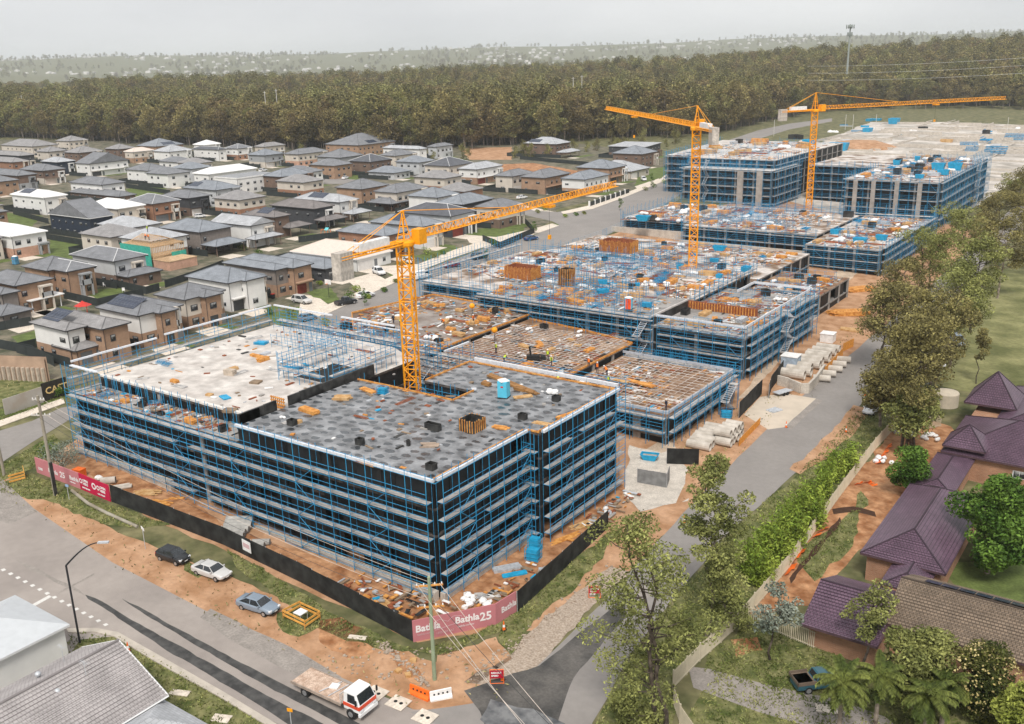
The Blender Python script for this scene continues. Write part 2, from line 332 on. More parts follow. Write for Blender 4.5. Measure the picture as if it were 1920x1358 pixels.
# eastern side: yard of the brick houses
sheet('yard_soil', [(24.5, 16), (24.3, 50), (24.2, 82), (31, 82), (33, 62), (31.5, 45), (30.5, 30), (30, 22)], m_orange, 1.6, .8, 2, pxl=False)
sheet('yard_grass', [(26, 30), (29, 27), (30, 36), (28, 50), (26.5, 52), (27, 42), (26, 37)], m_grass, 2.4, .6, 1.5, pxl=False)
sheet('park_grass', [(24.5, 100), (60, 100), (62, 260), (24, 330), (16, 200)], M('park_turf', (.15, .16, .055), .95, .3, .15, (.26, .25, .11), .4, scale2=1.5), .8, 1, 4, pxl=False)
sheet('yard_lawn', W((1760, 1060), (1920, 1040), (1960, 1140), (1800, 1110)), m_lawn, 1.4, .4, 2)
sheet('garden_lawn', W((1330, 1220), (1420, 1170), (1560, 1220), (1640, 1300), (1560, 1330), (1320, 1260)), m_grass, 1.4, .4, 2)
sheet('driveway', W((1290, 1250), (1330, 1255), (1440, 1285), (1560, 1310), (1660, 1345), (1700, 1380), (1560, 1375), (1420, 1335), (1300, 1290)), m_asph4, 2.6, .15, 2)
sheet('worn_soil', W((1370, 1200), (1420, 1195), (1430, 1220), (1380, 1235)), m_orange, 2.2, .3, 1)
# street of houses and its footpath
SR = [(560, 640), (620, 600), (700, 580), (830, 510), (905, 478), (1000, 458), (1100, 425), (1190, 385), (1230, 360), (1290, 322), (1330, 275), (1420, 245), (1480, 232), (1560, 222), (1560, 228), (1480, 243), (1400, 268), (1340, 310), (1310, 345), (1220, 400), (1120, 450), (1000, 490), (900, 520), (760, 580), (640, 640)]
SL = [(1290, 312), (1255, 335), (1180, 365), (1110, 388), (1045, 398), (1000, 395), (960, 380), (925, 385), (990, 405), (1035, 415), (1048, 422), (1000, 442), (920, 462), (850, 488), (800, 505), (700, 548), (640, 575), (560, 610), (500, 640)]
sheet('street', W(*([(480, 660)] + SL[::-1] + SR[9:14] + SR[14:])), m_asph3, 3.0)
sheet('footpath', W((600, 578), (640, 562), (700, 535), (790, 494), (850, 470), (920, 448), (1000, 430), (1035, 420), (1048, 424), (1000, 441), (920, 460), (850, 484), (795, 506), (700, 549), (640, 577), (605, 593)), m_path, 3.4, thick=.1)
sheet('footpath', W((1052, 398), (1110, 385), (1180, 360), (1240, 335), (1270, 310), (1288, 311), (1252, 337), (1180, 367), (1112, 392), (1056, 402)), m_path, 3.4, thick=.1)
for k in range(12):
    pass
sheet('estate_ground', W((-400, 300), (0, 262), (850, 270), (1100, 270), (1285, 300), (1180, 360), (1045, 392), (1030, 418), (800, 500), (600, 590), (480, 650), (110, 730), (-100, 800), (-500, 700)), M('estate_soil', (.10, .11, .065), .95, .3, .35, (.21, .18, .13), scale2=2), 1)
sheet('bare_lot', W((900, 310), (1000, 306), (1110, 325), (1080, 345), (960, 330)), m_orange, 1.8, .5, 3)
sheet('bare_lot', W((862, 278), (960, 276), (960, 300), (880, 300)), m_dirt, 1.8, .5, 3)
sheet('estate_street', W((600, 330), (800, 352), (800, 360), (640, 345), (590, 345)), m_asph3, 2.6)
for pl in ([(80, 405), (0, 398), (0, 425), (60, 425)], [(95, 445), (160, 450), (200, 470), (140, 490), (90, 480)], [(145, 545), (230, 540), (235, 552), (185, 562)], [(235, 355), (300, 345), (320, 362), (250, 370)],
           [(20, 632), (65, 620), (70, 645), (40, 650)], [(570, 545), (620, 540), (640, 570), (600, 570)], [(500, 590), (560, 575), (590, 590), (520, 610)], [(895, 430), (985, 420), (980, 440), (900, 458)],
           [(1030, 425), (1060, 410), (1080, 412), (1000, 436)], [(780, 480), (850, 462), (880, 470), (800, 492)], [(1200, 318), (1260, 312), (1250, 330), (1190, 350)], [(980, 440), (1030, 424), (1020, 436), (985, 450)],
           [(720, 505), (760, 488), (770, 500), (735, 520)], [(640, 330), (690, 320), (700, 330), (660, 340)], [(820, 315), (850, 308), (855, 322), (830, 330)], [(585, 320), (610, 330), (600, 345), (570, 335)]):
    sheet('lawn', W(*pl), m_lawn, 2.4, .3, 2)
for pl in ([(650, 525), (700, 512), (740, 535), (700, 552), (672, 545)], [(700, 500), (790, 495), (800, 510), (745, 520)], [(565, 555), (600, 560), (640, 590), (600, 600), (560, 590)], [(870, 440), (930, 445), (950, 455), (915, 468), (880, 455)], [(980, 385), (1060, 402), (1040, 412), (960, 395)], [(1190, 350), (1235, 335), (1240, 345), (1200, 358)]):
    sheet('driveway', W(*pl), m_path, 2.8)
# left road behind the corner
sheet('left_road', W((-80, 840), (0, 808), (60, 790), (115, 765), (150, 760), (150, 775), (118, 795), (60, 830), (0, 870), (-60, 905)), m_asph3, 3.0)
sheet('left_verge', W((-60, 800), (0, 768), (118, 730), (140, 735), (118, 752), (0, 792), (-60, 815)), m_lawn, 2.4)
sheet('footpath', W((-60, 815), (0, 790), (118, 748), (122, 757), (0, 801), (-60, 826)), m_path, 2.9, thick=.1)
sheet('left_verge', W((-40, 905), (0, 873), (62, 838), (100, 815), (115, 830), (60, 880), (0, 905)), m_grass, 3.6, .3, 1.5)
sheet('rough_grass', W((-60, 690), (30, 705), (105, 712), (115, 730), (0, 765), (-60, 790)), m_grass, 2.0, .4, 2)

mb = MB(); rq = random.Random(8)
for k in range(120):
    x = rq.uniform(-140, -25); y = rq.uniform(345, 680); L = rq.uniform(8, 50)
    if rq.random() < .6: mb.box((x, y, 2.0), (x + L, y + .4, float(hz(x)) + rq.uniform(.3, 1.4)))
    else: mb.box((x, y, 2.0), (x + .4, y + L, float(hz(x)) + rq.uniform(.3, 1.4)))
tag(mb.build('slab_upstands', m_conc), 'low concrete upstand walls across the pale slab field', 'walls', kind='stuff')
# ---------------- materials of the site ----------------
m_blue = M('scaffold_blue', (.006, .17, .38), .5, .25, 4, (.02, .31, .56), spec=.4)
m_plank = M('scaffold_plank', (.36, .36, .37), .7, .2, 1.5, (.56, .53, .50), scale2=4)
m_galv = M('galvanised_steel', (.55, .57, .60), .45, .15, 3, metal=.3)
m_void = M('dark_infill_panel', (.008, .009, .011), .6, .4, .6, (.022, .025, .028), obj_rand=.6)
m_slab = M('slab_edge_concrete', (.20, .19, .185), .9, .2, .7, (.30, .28, .26), scale2=4)
m_colm = M('concrete_column', (.33, .31, .29), .9, .15, .8)
m_deckm = M('stained_deck_concrete', (.27, .18, .12), .9, .25, .2, (.60, .55, .51), scale2=.7, bump=.1, ramp=(.38, .56))
m_deckw = M('pale_deck_concrete', (.50, .455, .42), .9, .1, .3, (.64, .60, .56), scale2=.7, bump=.1)
m_deckd = M('brown_form_ply', (.22, .105, .045), .6, .3, .3, (.38, .25, .16), scale2=1.5)
m_deckg = M('grey_deck_concrete', (.26, .245, .235), .85, .2, .3, (.38, .36, .34), scale2=1.7)
m_timber = M('formwork_timber', (.60, .22, .04), .8, .25, 2, (.72, .36, .10))
m_ply = M('yellow_timber', (.58, .30, .10), .8, .25, 2, (.60, .40, .20))
m_black = M('black_film_face', (.02, .02, .021), .5, .4, 1, (.06, .06, .058))
m_bagw = M('white_wrap', (.78, .77, .76), .7, .1, 2)
m_bluep = M('blue_plastic', (.02, .32, .55), .5, .15, 2)
m_rust = M('rusty_steel', (.26, .08, .035), .85, .3, 3)
m_red = M('red_paint', (.55, .04, .03), .5, .1, 2); m_org = M('orange_plastic', (.85, .16, .02), .55, .1, 2)
m_cr = M('crane_orange', (.90, .36, .01), .45, .08, 2)
m_cw = M('counterweight_concrete', (.50, .45, .40), .9, .2, 1.2, scale2=3)
m_dark = M('dark_rubber', (.02, .02, .02), .8, .2); m_glass = M('window_glass', (.03, .04, .05), .12, .3, 1, spec=.7)
def film_deck():
    m = bpy.data.materials.new('film_faced_deck'); m.use_nodes = True; t = m.node_tree; b = t.nodes['Principled BSDF']; N = t.nodes.new; L = t.links.new
    tc = N('ShaderNodeTexCoord'); mp = N('ShaderNodeMapping'); mp.inputs['Scale'].default_value = (.50, .70, .8); L(tc.outputs['Object'], mp.inputs[0])
    n = N('ShaderNodeTexNoise'); n.inputs['Scale'].default_value = .9; n.inputs['Detail'].default_value = 4; L(tc.outputs['Object'], n.inputs['Vector'])
    mixv = N('ShaderNodeVectorMath'); mixv.operation = 'MULTIPLY_ADD'; mixv.inputs[1].default_value = (.55, .55, .0); L(n.outputs['Color'], mixv.inputs[0]); L(mp.outputs[0], mixv.inputs[2])
    v = N('ShaderNodeTexVoronoi'); v.voronoi_dimensions = '2D'; v.inputs['Scale'].default_value = 1; v.inputs['Randomness'].default_value = .32; L(mixv.outputs[0], v.inputs['Vector'])
    n2 = N('ShaderNodeTexNoise'); n2.inputs['Scale'].default_value = .13; n2.inputs['Detail'].default_value = 3; L(tc.outputs['Object'], n2.inputs['Vector'])
    th = N('ShaderNodeMath'); th.operation = 'MULTIPLY_ADD'; th.inputs[1].default_value = -.28; L(n2.outputs['Fac'], th.inputs[0]); L(v.outputs['Distance'], th.inputs[2])
    r = N('ShaderNodeValToRGB'); e = r.color_ramp.elements; e[0].position = .13; e[1].position = .18; L(th.outputs[0], r.inputs[0])
    e[0].color = (.045, .05, .056, 1); e[1].color = (.17, .175, .185, 1)
    n3 = N('ShaderNodeTexNoise'); n3.inputs['Scale'].default_value = .55; n3.inputs['Detail'].default_value = 6; n3.inputs['Roughness'].default_value = .65; L(tc.outputs['Object'], n3.inputs['Vector'])
    r3 = N('ShaderNodeValToRGB'); r3.color_ramp.elements[0].position = .35; r3.color_ramp.elements[1].position = .68; r3.color_ramp.elements[0].color = (.55, .55, .55, 1); r3.color_ramp.elements[1].color = (2.0, 1.98, 1.95, 1); L(n3.outputs['Fac'], r3.inputs[0])
    mm = N('ShaderNodeMix'); mm.data_type = 'RGBA'; mm.blend_type = 'MULTIPLY'; mm.inputs[0].default_value = 1; L(r.outputs[0], mm.inputs[6]); L(r3.outputs[0], mm.inputs[7]); L(mm.outputs[2], b.inputs['Base Color'])
    rr = N('ShaderNodeMapRange'); rr.inputs[1].default_value = .13; rr.inputs[2].default_value = .18; rr.inputs[3].default_value = .22; rr.inputs[4].default_value = .6; L(th.outputs[0], rr.inputs[0]); L(rr.outputs[0], b.inputs['Roughness'])
    return m
m_film = film_deck()
def unit(name, mb, mat):                                  # shared mesh data
    me = mb.build(name, mat); d = me.data; bpy.data.objects.remove(me); return d
U_STD = unit('standard', MB().tube((0, 0, 0), (0, 0, 1), .048, 4), m_blue)
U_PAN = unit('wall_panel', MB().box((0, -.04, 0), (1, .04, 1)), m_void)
U_POST = None
U_COL = unit('column', MB().box((-.28, -.28, 0), (.28, .28, 1)), m_colm)
U_BR = unit('brace', MB().tube((0, 0, 0), (1, 0, 0), .04, 4), m_blue)
U_COLD = unit('column', MB().box((-.25, -.25, 0), (.25, .25, 1)), M('dark_column', (.03, .03, .032), .8, .3))
def structure(T, fp, z0, zt, storey=3.0, deck=None, deckname='roof_deck', step=3.0, panels=True, cols=True, count=None, bays=True, edge=None, prob=.93, colmat=None):
    """concrete frame: deck, floor slabs, columns and dark infill between the slabs, all parts of T"""
    MB().prism(fp, zt - .32, zt - .004, 0, 0).build('deck_slab', edge or m_slab, T, world=True)
    MB().prism(fp, zt - .003, zt, 0).build(deckname, deck or m_deckw, T, world=True)
    lv = [zt]; z = zt - storey
    while z > z0 + 1.2: lv.append(z); z -= storey
    lv.append(z0)
    for z in lv[1:-1]: MB().prism(fp, z - .26, z).build('floor_slab', edge or m_slab, T, world=True)
    tl = T.location
    rr = random.Random(len(fp) + int(zt * 10))
    stuffp = MB()
    for i in range(len(fp)):
        a = Vector(fp[i]); b = Vector(fp[(i + 1) % len(fp)]); d = b - a; L = d.length
        if L < .6: continue
        d.normalize(); nrm = Vector((d.y, -d.x)); n = max(1, round(L / step)); ang = math.atan2(d.y, d.x)
        vis = nrm.y < -.5 or nrm.x > .5
        for k in range(len(lv) - 1):
            zt_ = lv[k] - (.32 if k == 0 else .26); zb = lv[k + 1]; hgt = zt_ - zb
            for j in range(n):
                p = a + d * (L * j / n) - nrm * (.22 + .12 * rr.random()); wd = L / n
                if rr.random() > prob: p = p - nrm * 1.6
                if vis and count is not None and count[0] < 290 and bays:
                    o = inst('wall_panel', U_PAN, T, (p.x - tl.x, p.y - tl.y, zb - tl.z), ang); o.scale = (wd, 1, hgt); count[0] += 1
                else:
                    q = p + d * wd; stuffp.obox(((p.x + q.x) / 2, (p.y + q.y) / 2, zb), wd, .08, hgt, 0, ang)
        if cols and vis:
            nc = max(1, int(L / 6.2))
            for j in range(nc + 1):
                p = a + d * min(L - .3, max(.3, L * j / nc)) - nrm * .30
                o = inst('column', U_COL if (colmat is None or rr.random() < .12) else colmat, T, (p.x - tl.x, p.y - tl.y, z0 - tl.z), ang); o.scale = (1, 1, zt - .33 - z0)
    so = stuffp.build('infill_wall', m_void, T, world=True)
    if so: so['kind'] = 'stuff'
U_PLK = unit('walkway_bay', MB().box((0, .16, -.05), (.985, .9, 0)).box((0, .06, 0), (.985, .1, .11)), m_plank)
def scaffold(T, runs, bay=2.66, off_in=.32, off_out=1.2, count=None, deck_gap=(), bays=False):
    """runs: (p, q, zs, ztop, zbase) - p to q anticlockwise round the building, zs the walkway heights"""
    tl = T.location; inner = MB(); tr = MB()
    for (p, q, zs, ztop, zb) in runs:
        a = Vector(p); b = Vector(q); d = (b - a); L = d.length; d.normalize(); nn = Vector((d.y, -d.x)); n = max(1, round(L / bay)); ang = math.atan2(d.y, d.x)
        A = a + nn * off_out; B = b + nn * off_out; Ai = a + nn * off_in; Bi = b + nn * off_in
        bay_ = L / n
        for j in range(n + 1):
            P = A + d * bay_ * j; Q = Ai + d * bay_ * j; top = ztop + random.uniform(0, .5)
            zb_ = zb if zb is not None else float(hz(P.x)) + .02
            if count[0] < 290:
                o = inst('standard', U_STD, T, (P.x - tl.x, P.y - tl.y, zb_ - tl.z)); o.scale = (1, 1, top - zb_); count[0] += 1
            else: inner.tube((P.x, P.y, zb_), (P.x, P.y, top), .048)
            inner.tube((Q.x, Q.y, zb_), (Q.x, Q.y, top - .3), .028 if bays else .042)
            for z in zs:
                tr.tube((P.x, P.y, z - .07), (Q.x, Q.y, z - .07), .035)
        for zi, z in enumerate(zs):
            e = d * .5
            wk = MB(); wj = random.Random(int(z * 7 + L))
            for j in range(n):                               # planks bay by bay, each slightly uneven
                if bays:
                    if wj.random() < .03: continue
                    c0 = A + d * bay_ * j + nn * .0; o = inst('walkway_bay', U_PLK, T, (c0.x - tl.x, c0.y - tl.y, z + wj.uniform(-.03, .03) - tl.z), ang); o.scale = (bay_, off_out - off_in, 1); continue
                s0 = A + d * bay_ * j - nn * .08; s1 = A + d * bay_ * (j + 1) - nn * .08; i1 = Ai + d * bay_ * (j + 1); i0 = Ai + d * bay_ * j
                dz = wj.uniform(-.02, .02)
                wk.add([(s0.x, s0.y, z + dz), (s1.x, s1.y, z + dz), (i1.x, i1.y, z + dz), (i0.x, i0.y, z + dz), (s0.x, s0.y, z - .05), (s1.x, s1.y, z - .05), (i1.x, i1.y, z - .05), (i0.x, i0.y, z - .05)],
                       [(0, 1, 2, 3), (7, 6, 5, 4), (4, 5, 1, 0), (6, 7, 3, 2)])
                if wj.random() < .9: wk.obox(((s0.x + s1.x) / 2, (s0.y + s1.y) / 2, z), bay_ * .98, .03, .16, 0, ang)
            wo_ = wk.build('walkway', m_plank, T, world=True)
            if wo_: wo_['kind'] = 'stuff'
            rl = MB()
            for hh in (.5, 1.0, 1.5) if not bays else (.55, 1.05):
                if z + hh <= ztop + .3: rl.tube((A.x, A.y, z + hh), (B.x, B.y, z + hh), .034)
            rl.tube((A.x, A.y, z - .1), (B.x, B.y, z - .1), .034); rl.tube((Ai.x, Ai.y, z - .1), (Bi.x, Bi.y, z - .1), .034)
            rl.build('guard_rail', m_blue, T, world=True)
        for j in range(1, n, 4):                              # diagonal braces
            for zi in range(len(zs) - 1):
                P = A + d * bay_ * (j if zi % 2 else j + 1) + nn * .05; Q = A + d * bay_ * (j + 1 if zi % 2 else j) + nn * .05
                mb = MB().tube((P.x, P.y, zs[zi + 1]), (Q.x, Q.y, zs[zi]), .036); mb.build('brace', m_blue, T, world=True)
    o = inner.build('inner_frame', m_blue, T, world=True)
    if o: o['kind'] = 'stuff'
    o = tr.build('transom', m_blue, T, world=True)
    if o: o['kind'] = 'stuff'
def guard(T, pts, z, h=.45, w_=.12, mat=None, name='guard_board', seg=0):
    for a, b in zip(pts[:-1], pts[1:]):
        a = Vector(a); b = Vector(b); L = (b - a).length; n = max(1, round(L / seg)) if seg else 1; d = (b - a) / n; ang = math.atan2(d.y, d.x)
        for k in range(n):
            c = a + d * (k + .5)
            MB().obox((c.x, c.y, z + random.uniform(-.03, .03)), d.length * .985, w_, h, 0, ang).build(name, mat or m_bagw, T, world=True)
# ---------------- building A: the near block ----------------
m_grd = M('guard_mesh_white', (.66, .68, .72), .6, .1, 3)
cA = [0]
TA = thing('apartment_block', 'nearest apartment block under construction with dark film-covered roof deck and pale upper deck', 'building', (-30, 18, 2.5))
darkfp = [(-1.2, 1.2), (-1.2, 17.6), (.5, 17.6), (.5, 35.0), (-22.7, 35.0), (-22.7, 25.3), (-14.7, 25.3), (-14.7, 21.2), (-30.6, 21.2), (-30.6, 1.2)]
structure(TA, darkfp, .1, 13.0, 2.95, m_film, 'film_deck', 2.7, count=cA, colmat=U_COLD, edge=M('black_slab_edge', (.045, .042, .04), .8, .5, 1.5, (.12, .10, .09)))
whitefp = [(-31.3, 5.0), (-31.3, 33.0), (-38, 36.5), (-64, 36.5), (-64, 5.0)]
structure(TA, [(-31, 1.2), (-31, 5.05), (-64.4, 5.05), (-64.4, 1.2)], 1.2, 11.0, 2.95, m_deckg, 'terrace_deck', 2.7, count=cA, colmat=U_COLD, edge=MATS['black_slab_edge'])
structure(TA, whitefp, 2.5, 12.4, 2.95, m_deckw, 'pale_deck', 3, count=cA, bays=True, colmat=U_COLD, edge=MATS['black_slab_edge'])
# basement wall strips at the foot of the block
MB().box((-44, .2, -.3), (-1.0, .9, 1.15)).build('basement_wall', m_conc, TA, world=True)
MB().box((-64.5, .4, 1.0), (-44, .9, 3.2)).build('basement_wall', m_conc, TA, world=True)
MB().box((-.9, 1.0, -.3), (-.3, 17, .9)).build('basement_wall', m_conc, TA, world=True)
# formed upstand between the decks, sheet by sheet
for k in range(12):
    y0 = 2.0 + k * 1.9
    if 7.6 < y0 < 9.0: continue
    MB().box((-31.25, y0, 12.4), (-31.0, y0 + 1.86, 14.1 + random.uniform(-.05, .05))).build('upstand_form', m_black, TA, world=True)
MB().box((-31.2, 1.9, 11.0), (-31.0, 5.0, 14.0)).build('upstand_form', m_black, TA, world=True)
gy = MB()
for k in range(7):
    gy.box((-33.6 + k * .36, 9.0, 12.4), (-33.5 + k * .36, 9.1, 13.9)); 
for k in range(4): gy.box((-33.7, 8.95, 12.5 + k * .4), (-31.2, 9.12, 12.62 + k * .4))
gy.build('form_frame', m_timber, TA, world=True)
guard(TA, [(-30.6, 1.0), (-1.0, 1.0)], 13.05, .35, .35, m_grd, seg=3.2); guard(TA, [(-.95, 1.4), (-.95, 17.2)], 13.05, .3, .35, m_grd, seg=3.5)
guard(TA, [(.75, 17.8), (.75, 34.9)], 13.05, .3, .4, m_grd, seg=4.2); guard(TA, [(.3, 35.6), (-22.3, 35.6)], 13.1, .45, .3, m_grd, seg=5)
guard(TA, [(-14.9, 25.2), (-14.4, 25.6)], 13.1, .3, .2, m_grd)
for a, b in (((-30.6, 21.1), (-14.7, 21.1)), ((-14.6, 21.1), (-14.6, 25.3)), ((-22.6, 25.4), (-22.6, 34.9)), ((-22.6, 34.8), (.3, 34.8)), ((-30.6, 1.45), (-1.5, 1.45)), ((-1.5, 1.4), (-1.5, 17.4)), ((.2, 17.7), (.2, 34.8)), ((-1.4, 17.6), (.4, 17.6))):
    guard(TA, [a, b], 13.0, .2, .14, m_timber, 'edge_board', seg=4)
guard(TA, [(-64, 5.2), (-31.6, 5.2)], 12.4, .25, .5, M('pale_render', (.68, .64, .60), .9, .06), 'deck_upstand', seg=5)
cS = [0]
SA = thing('scaffold', 'blue tube scaffolding with plank walkways wrapped round the nearest block', 'scaffold', (-30, 0, 2))
zs = [1, 3, 5, 7, 9, 11]
scaffold(SA, [((-44.3, 1.2), (-1.2, 1.2), zs, 14.1, None), ((-64.5, 1.2), (-44.3, 1.2), [3, 5, 7, 9, 11], 15, 2.4),
              ((-1.2, 1.2), (-1.2, 16.4), zs, 14.1, .0), ((.5, 17.6), (.5, 35), zs, 14.1, .0), ((-1.2, 17.6), (.5, 17.6), zs, 13, 0.),
              ((-64.4, 36.8), (-64.4, 1.2), [5, 7, 9, 11, 13], 15.2, 2.5)], count=cS, bays=True)
scaffold(SA, [((-38, 36.8), (-64.4, 36.8), [7, 9, 11, 13], 15.2, 4), ((-22.7, 25.3), (-14.7, 25.3), [9, 11], 13.6, 6), ((-14.7, 21.2), (-30.6, 21.2), [9, 11], 13.4, 6)], count=cS)
guard(SA, [(-65.4, 2), (-65.4, 15.5)], 15, .22, .3, m_grd, seg=3); guard(SA, [(-65.6, 17), (-65.6, 37.4)], 15.1, .22, .3, m_grd, seg=3)
guard(SA, [(-65.4, 37.9), (-52, 37.9)], 15.1, .22, .3, m_grd, seg=3); guard(SA, [(-50, 37.9), (-39, 37.9)], 15.1, .22, .3, m_grd, seg=3)
guard(SA, [(-65.2, 1.8), (-59, 1.8)], 14.6, .15, .5, m_grd, seg=2.4)
for a, b in (((-30, 0), (0, 0)), ((0, 0), (0, 16.4)), ((1.7, 17.6), (1.7, 35.2)), ((1.7, 36.2), (-22.5, 36.2))):
    for z in (13.55, 14.05): MB().tube((a[0], a[1], z), (b[0], b[1], z), .036).build('guard_rail', m_blue, SA, world=True)
# inner scaffolds standing on the terrace and beside the opening
SB = thing('scaffold', 'free-standing blue scaffold on the pale upper deck beside the stair opening', 'scaffold', (-38, 24, 12.4))
scaffold(SB, [((-41, 18), (-33, 18), [14], 16, 12.4), ((-33, 18), (-33, 30), [14], 16, 12.4), ((-41, 30), (-41, 18), [14], 15.6, 12.4)], bay=2, count=[0])
scaffold(SB, [((-33, 40), (-60, 40), [4, 6, 8, 10], 12.5, 3), ((-33, 48), (-58, 48), [4, 6, 8], 10.5, 2)], bay=2.2, count=[200])
guard(SB, [(-58, 49.3), (-44, 49.3)], 10.4, .2, .3, m_grd, seg=3); guard(SB, [(-41, 41.4), (-34, 41.4)], 12.3, .2, .3, m_grd, seg=3); guard(SB, [(-33, 42), (-33, 48)], 11, .2, .3, m_grd, seg=3)
ST = thing('scaffold', 'low blue scaffold frames standing on the grey terrace of the nearest block', 'scaffold', (-50, 3, 11))
scaffold(ST, [((-62, 4.6), (-32, 4.6), [], 13.3, 11.0)], bay=1.8, off_in=0, off_out=.9, count=[0])
op = MB().box((-40, 19, 12.41), (-34, 26, 12.44)); tag(op.build('deck_opening', m_dark), 'flat dark sheet standing for the shaded stair opening in the pale upper deck', 'opening')  # no hole cut: thin sheet whose dark colour stands for the opening's shade
# ---------------- building B: low block with rebar ----------------
TB = thing('apartment_block', 'low central block at slab stage with brown formwork and reinforcing mesh', 'building', (-35, 62, 0))
cB = [0]
structure(TB, [(-5, 50.6), (-.2, 50.6), (-.2, 73.5), (-20, 73.5), (-20, 50.6)], 0, 4.2, 2.9, m_deckd, 'form_deck', 2.6, count=cB)
structure(TB, [(-20.1, 45), (-20.1, 77), (-31, 80), (-45, 82), (-45, 45)], 0.8, 5.4, 2.9, m_deckd, 'form_deck', 3, count=cB)
structure(TB, [(-45.1, 50), (-45.1, 84), (-72, 86), (-76, 66), (-60, 50)], 1.4, 6.2, 2.9, M('wet_form_deck', (.17, .095, .05), .4, .3, .16, (.34, .30, .27), scale2=.7), 'form_deck', 3, count=cB)
for a, b, z in (((-20, 50.5), (-.1, 50.5), 4.2), ((-.1, 50.5), (-.1, 73.5), 4.2), ((-.2, 73.6), (-20, 73.6), 4.2)): guard(TB, [a, b], z + .5, .4, .15, M('grey_guard', (.42, .45, .50), .6, .15, 2), seg=4)
for a, b, z in (((-20, 45.2), (-20, 77), 5.4), ((-45, 45.2), (-21, 45.2), 5.4), ((-45, 82), (-31, 80), 5.4), ((-31, 80), (-20, 77), 5.4), ((-45, 50), (-45, 84), 6.2), ((-72, 86), (-45.3, 84), 6.2), ((-76, 66), (-72, 86), 6.2), ((-60, 50.2), (-76, 66), 6.2)):
    guard(TB, [a, b], z, .3, .16, m_timber, 'edge_board', seg=3)
def rebar(name, x0, x1, y0, y1, z, sp, label):
    mb = MB(); x = x0
    while x <= x1: mb.tube((x, y0, z), (x + random.uniform(-.1, .1), y1, z + random.uniform(-.05, .05)), .04, 3, caps=False); x += sp
    y = y0
    while y <= y1: mb.tube((x0, y, z + .06), (x1, y + random.uniform(-.1, .1), z + .06), .04, 3, caps=False); y += sp
    tag(mb.build(name, M('rebar', (.40, .32, .28), .7, .3, 1, (.62, .58, .55))), label, 'rebar')
rebar('reinforcing_mesh', -44, -21, 47, 77, 5.75, 1.0, 'grid of steel reinforcement over the brown formwork of the central low block')
rebar('reinforcing_mesh', -19, -1, 52, 73, 4.5, 1.2, 'grid of steel reinforcement inside the low block at the lane')
SBk = thing('scaffold', 'blue scaffold round the low rebar block beside the lane', 'scaffold', (-1, 60, 0))
scaffold(SBk, [((-8, 50.5), (-.2, 50.5), [2.1, 4.2], 5.3, 0), ((-.2, 50.5), (-.2, 73.5), [2.1, 4.2], 5.4, 0), ((-.2, 73.5), (-20, 73.5), [2.1, 4.2], 5.6, 0)], count=[0])
# ---------------- building C: middle block ----------------
TC = thing('apartment_block', 'middle apartment block with pit-like grey deck and long cluttered concrete slab', 'building', (-25, 100, 0))
cC = [0]
structure(TC, [(-2.3, 83.4), (-2.3, 117), (-20, 117), (-20, 83.4)], 0, 7.2, 2.9, m_deckg, 'sunken_deck', 2.7, count=cC)
structure(TC, [(-20.1, 83), (-20.1, 99), (-58, 99), (-58, 83)], .6, 8.6, 2.9, m_deckg, 'grey_deck', 2.8, count=cC)
structure(TC, [(-20.1, 99.1), (-20.1, 130), (-78, 130), (-78, 90), (-58.1, 90), (-58.1, 99.1)], 1, 7.8, 2.9, m_deckm, 'pale_deck', 3, count=cC)
structure(TC, [(-5, 117.2), (-5, 150), (-20, 150), (-20, 117.2)], 0, 4.6, 2.9, m_deckd, 'brown_deck', 3, count=cC)
structure(TC, [(-20.1, 130.1), (-20.1, 168), (-80, 168), (-80, 130.1)], 1, 5.6, 2.9, m_deckm, 'lower_deck', 3, count=cC)
for a, b, z in (((-19, 83.6), (-2.6, 83.6), 8.9), ((-2.5, 83.6), (-2.5, 116.8), 8.9), ((-2.5, 116.8), (-14, 116.8), 8.9), ((-14, 108), (-14, 116.8), 8.9)): guard(TC, [a, b], z, .45, .15, m_grd, seg=4.5)
for a, b in (((-58, 82.9), (-20, 82.9)), ((-19.9, 83), (-19.9, 99))): guard(TC, [a, b], 8.6, .3, .3, M('pale_curb', (.50, .47, .45), .9, .15), 'deck_upstand', seg=5)
# lower upstand walls around the sunken deck
MB().box((-19.6, 98, 7.2), (-6, 98.3, 8.7)).build('form_wall', m_rust, TC, world=True)
MB().box((-19.9, 84, 7.2), (-19.6, 98, 8.6)).build('form_wall', m_black, TC, world=True)
ribs = MB()
for k in range(24): ribs.box((-19.2 + k * .55, 97.8, 7.25), (-19.05 + k * .55, 98, 8.6))
ribs.build('form_rib', m_timber, TC, world=True)
SCf = thing('scaffold', 'blue scaffold with stair tower round the middle block', 'scaffold', (-5, 95, 0))
zc = [1.8, 3.9, 6.1, 7.9]
scaffold(SCf, [((-18, 83.4), (-2.3, 83.4), zc, 9.4, 0), ((-2.3, 83.4), (-2.3, 117), zc, 9.6, 0), ((-2.3, 117), (-14, 117), zc[1:], 9.4, 0), ((-58, 83), (-19, 83), [2.4, 4.6, 6.8, 8.4], 11.5, .6), ((-78, 90), (-59, 90), [5.8, 7.6], 13, 3)], count=[0])
scaffold(SCf, [((-78, 128), (-78, 90), [7.6, 9.6], 12.5, 4), ((-20, 99), (-20, 130), [9], 10.5, 7.8), ((-50, 99.2), (-22, 99.2), [], 11.5, 8), ((-22, 130), (-78, 130), [7.6], 10.5, 5.6)], bay=2.2, count=[200])
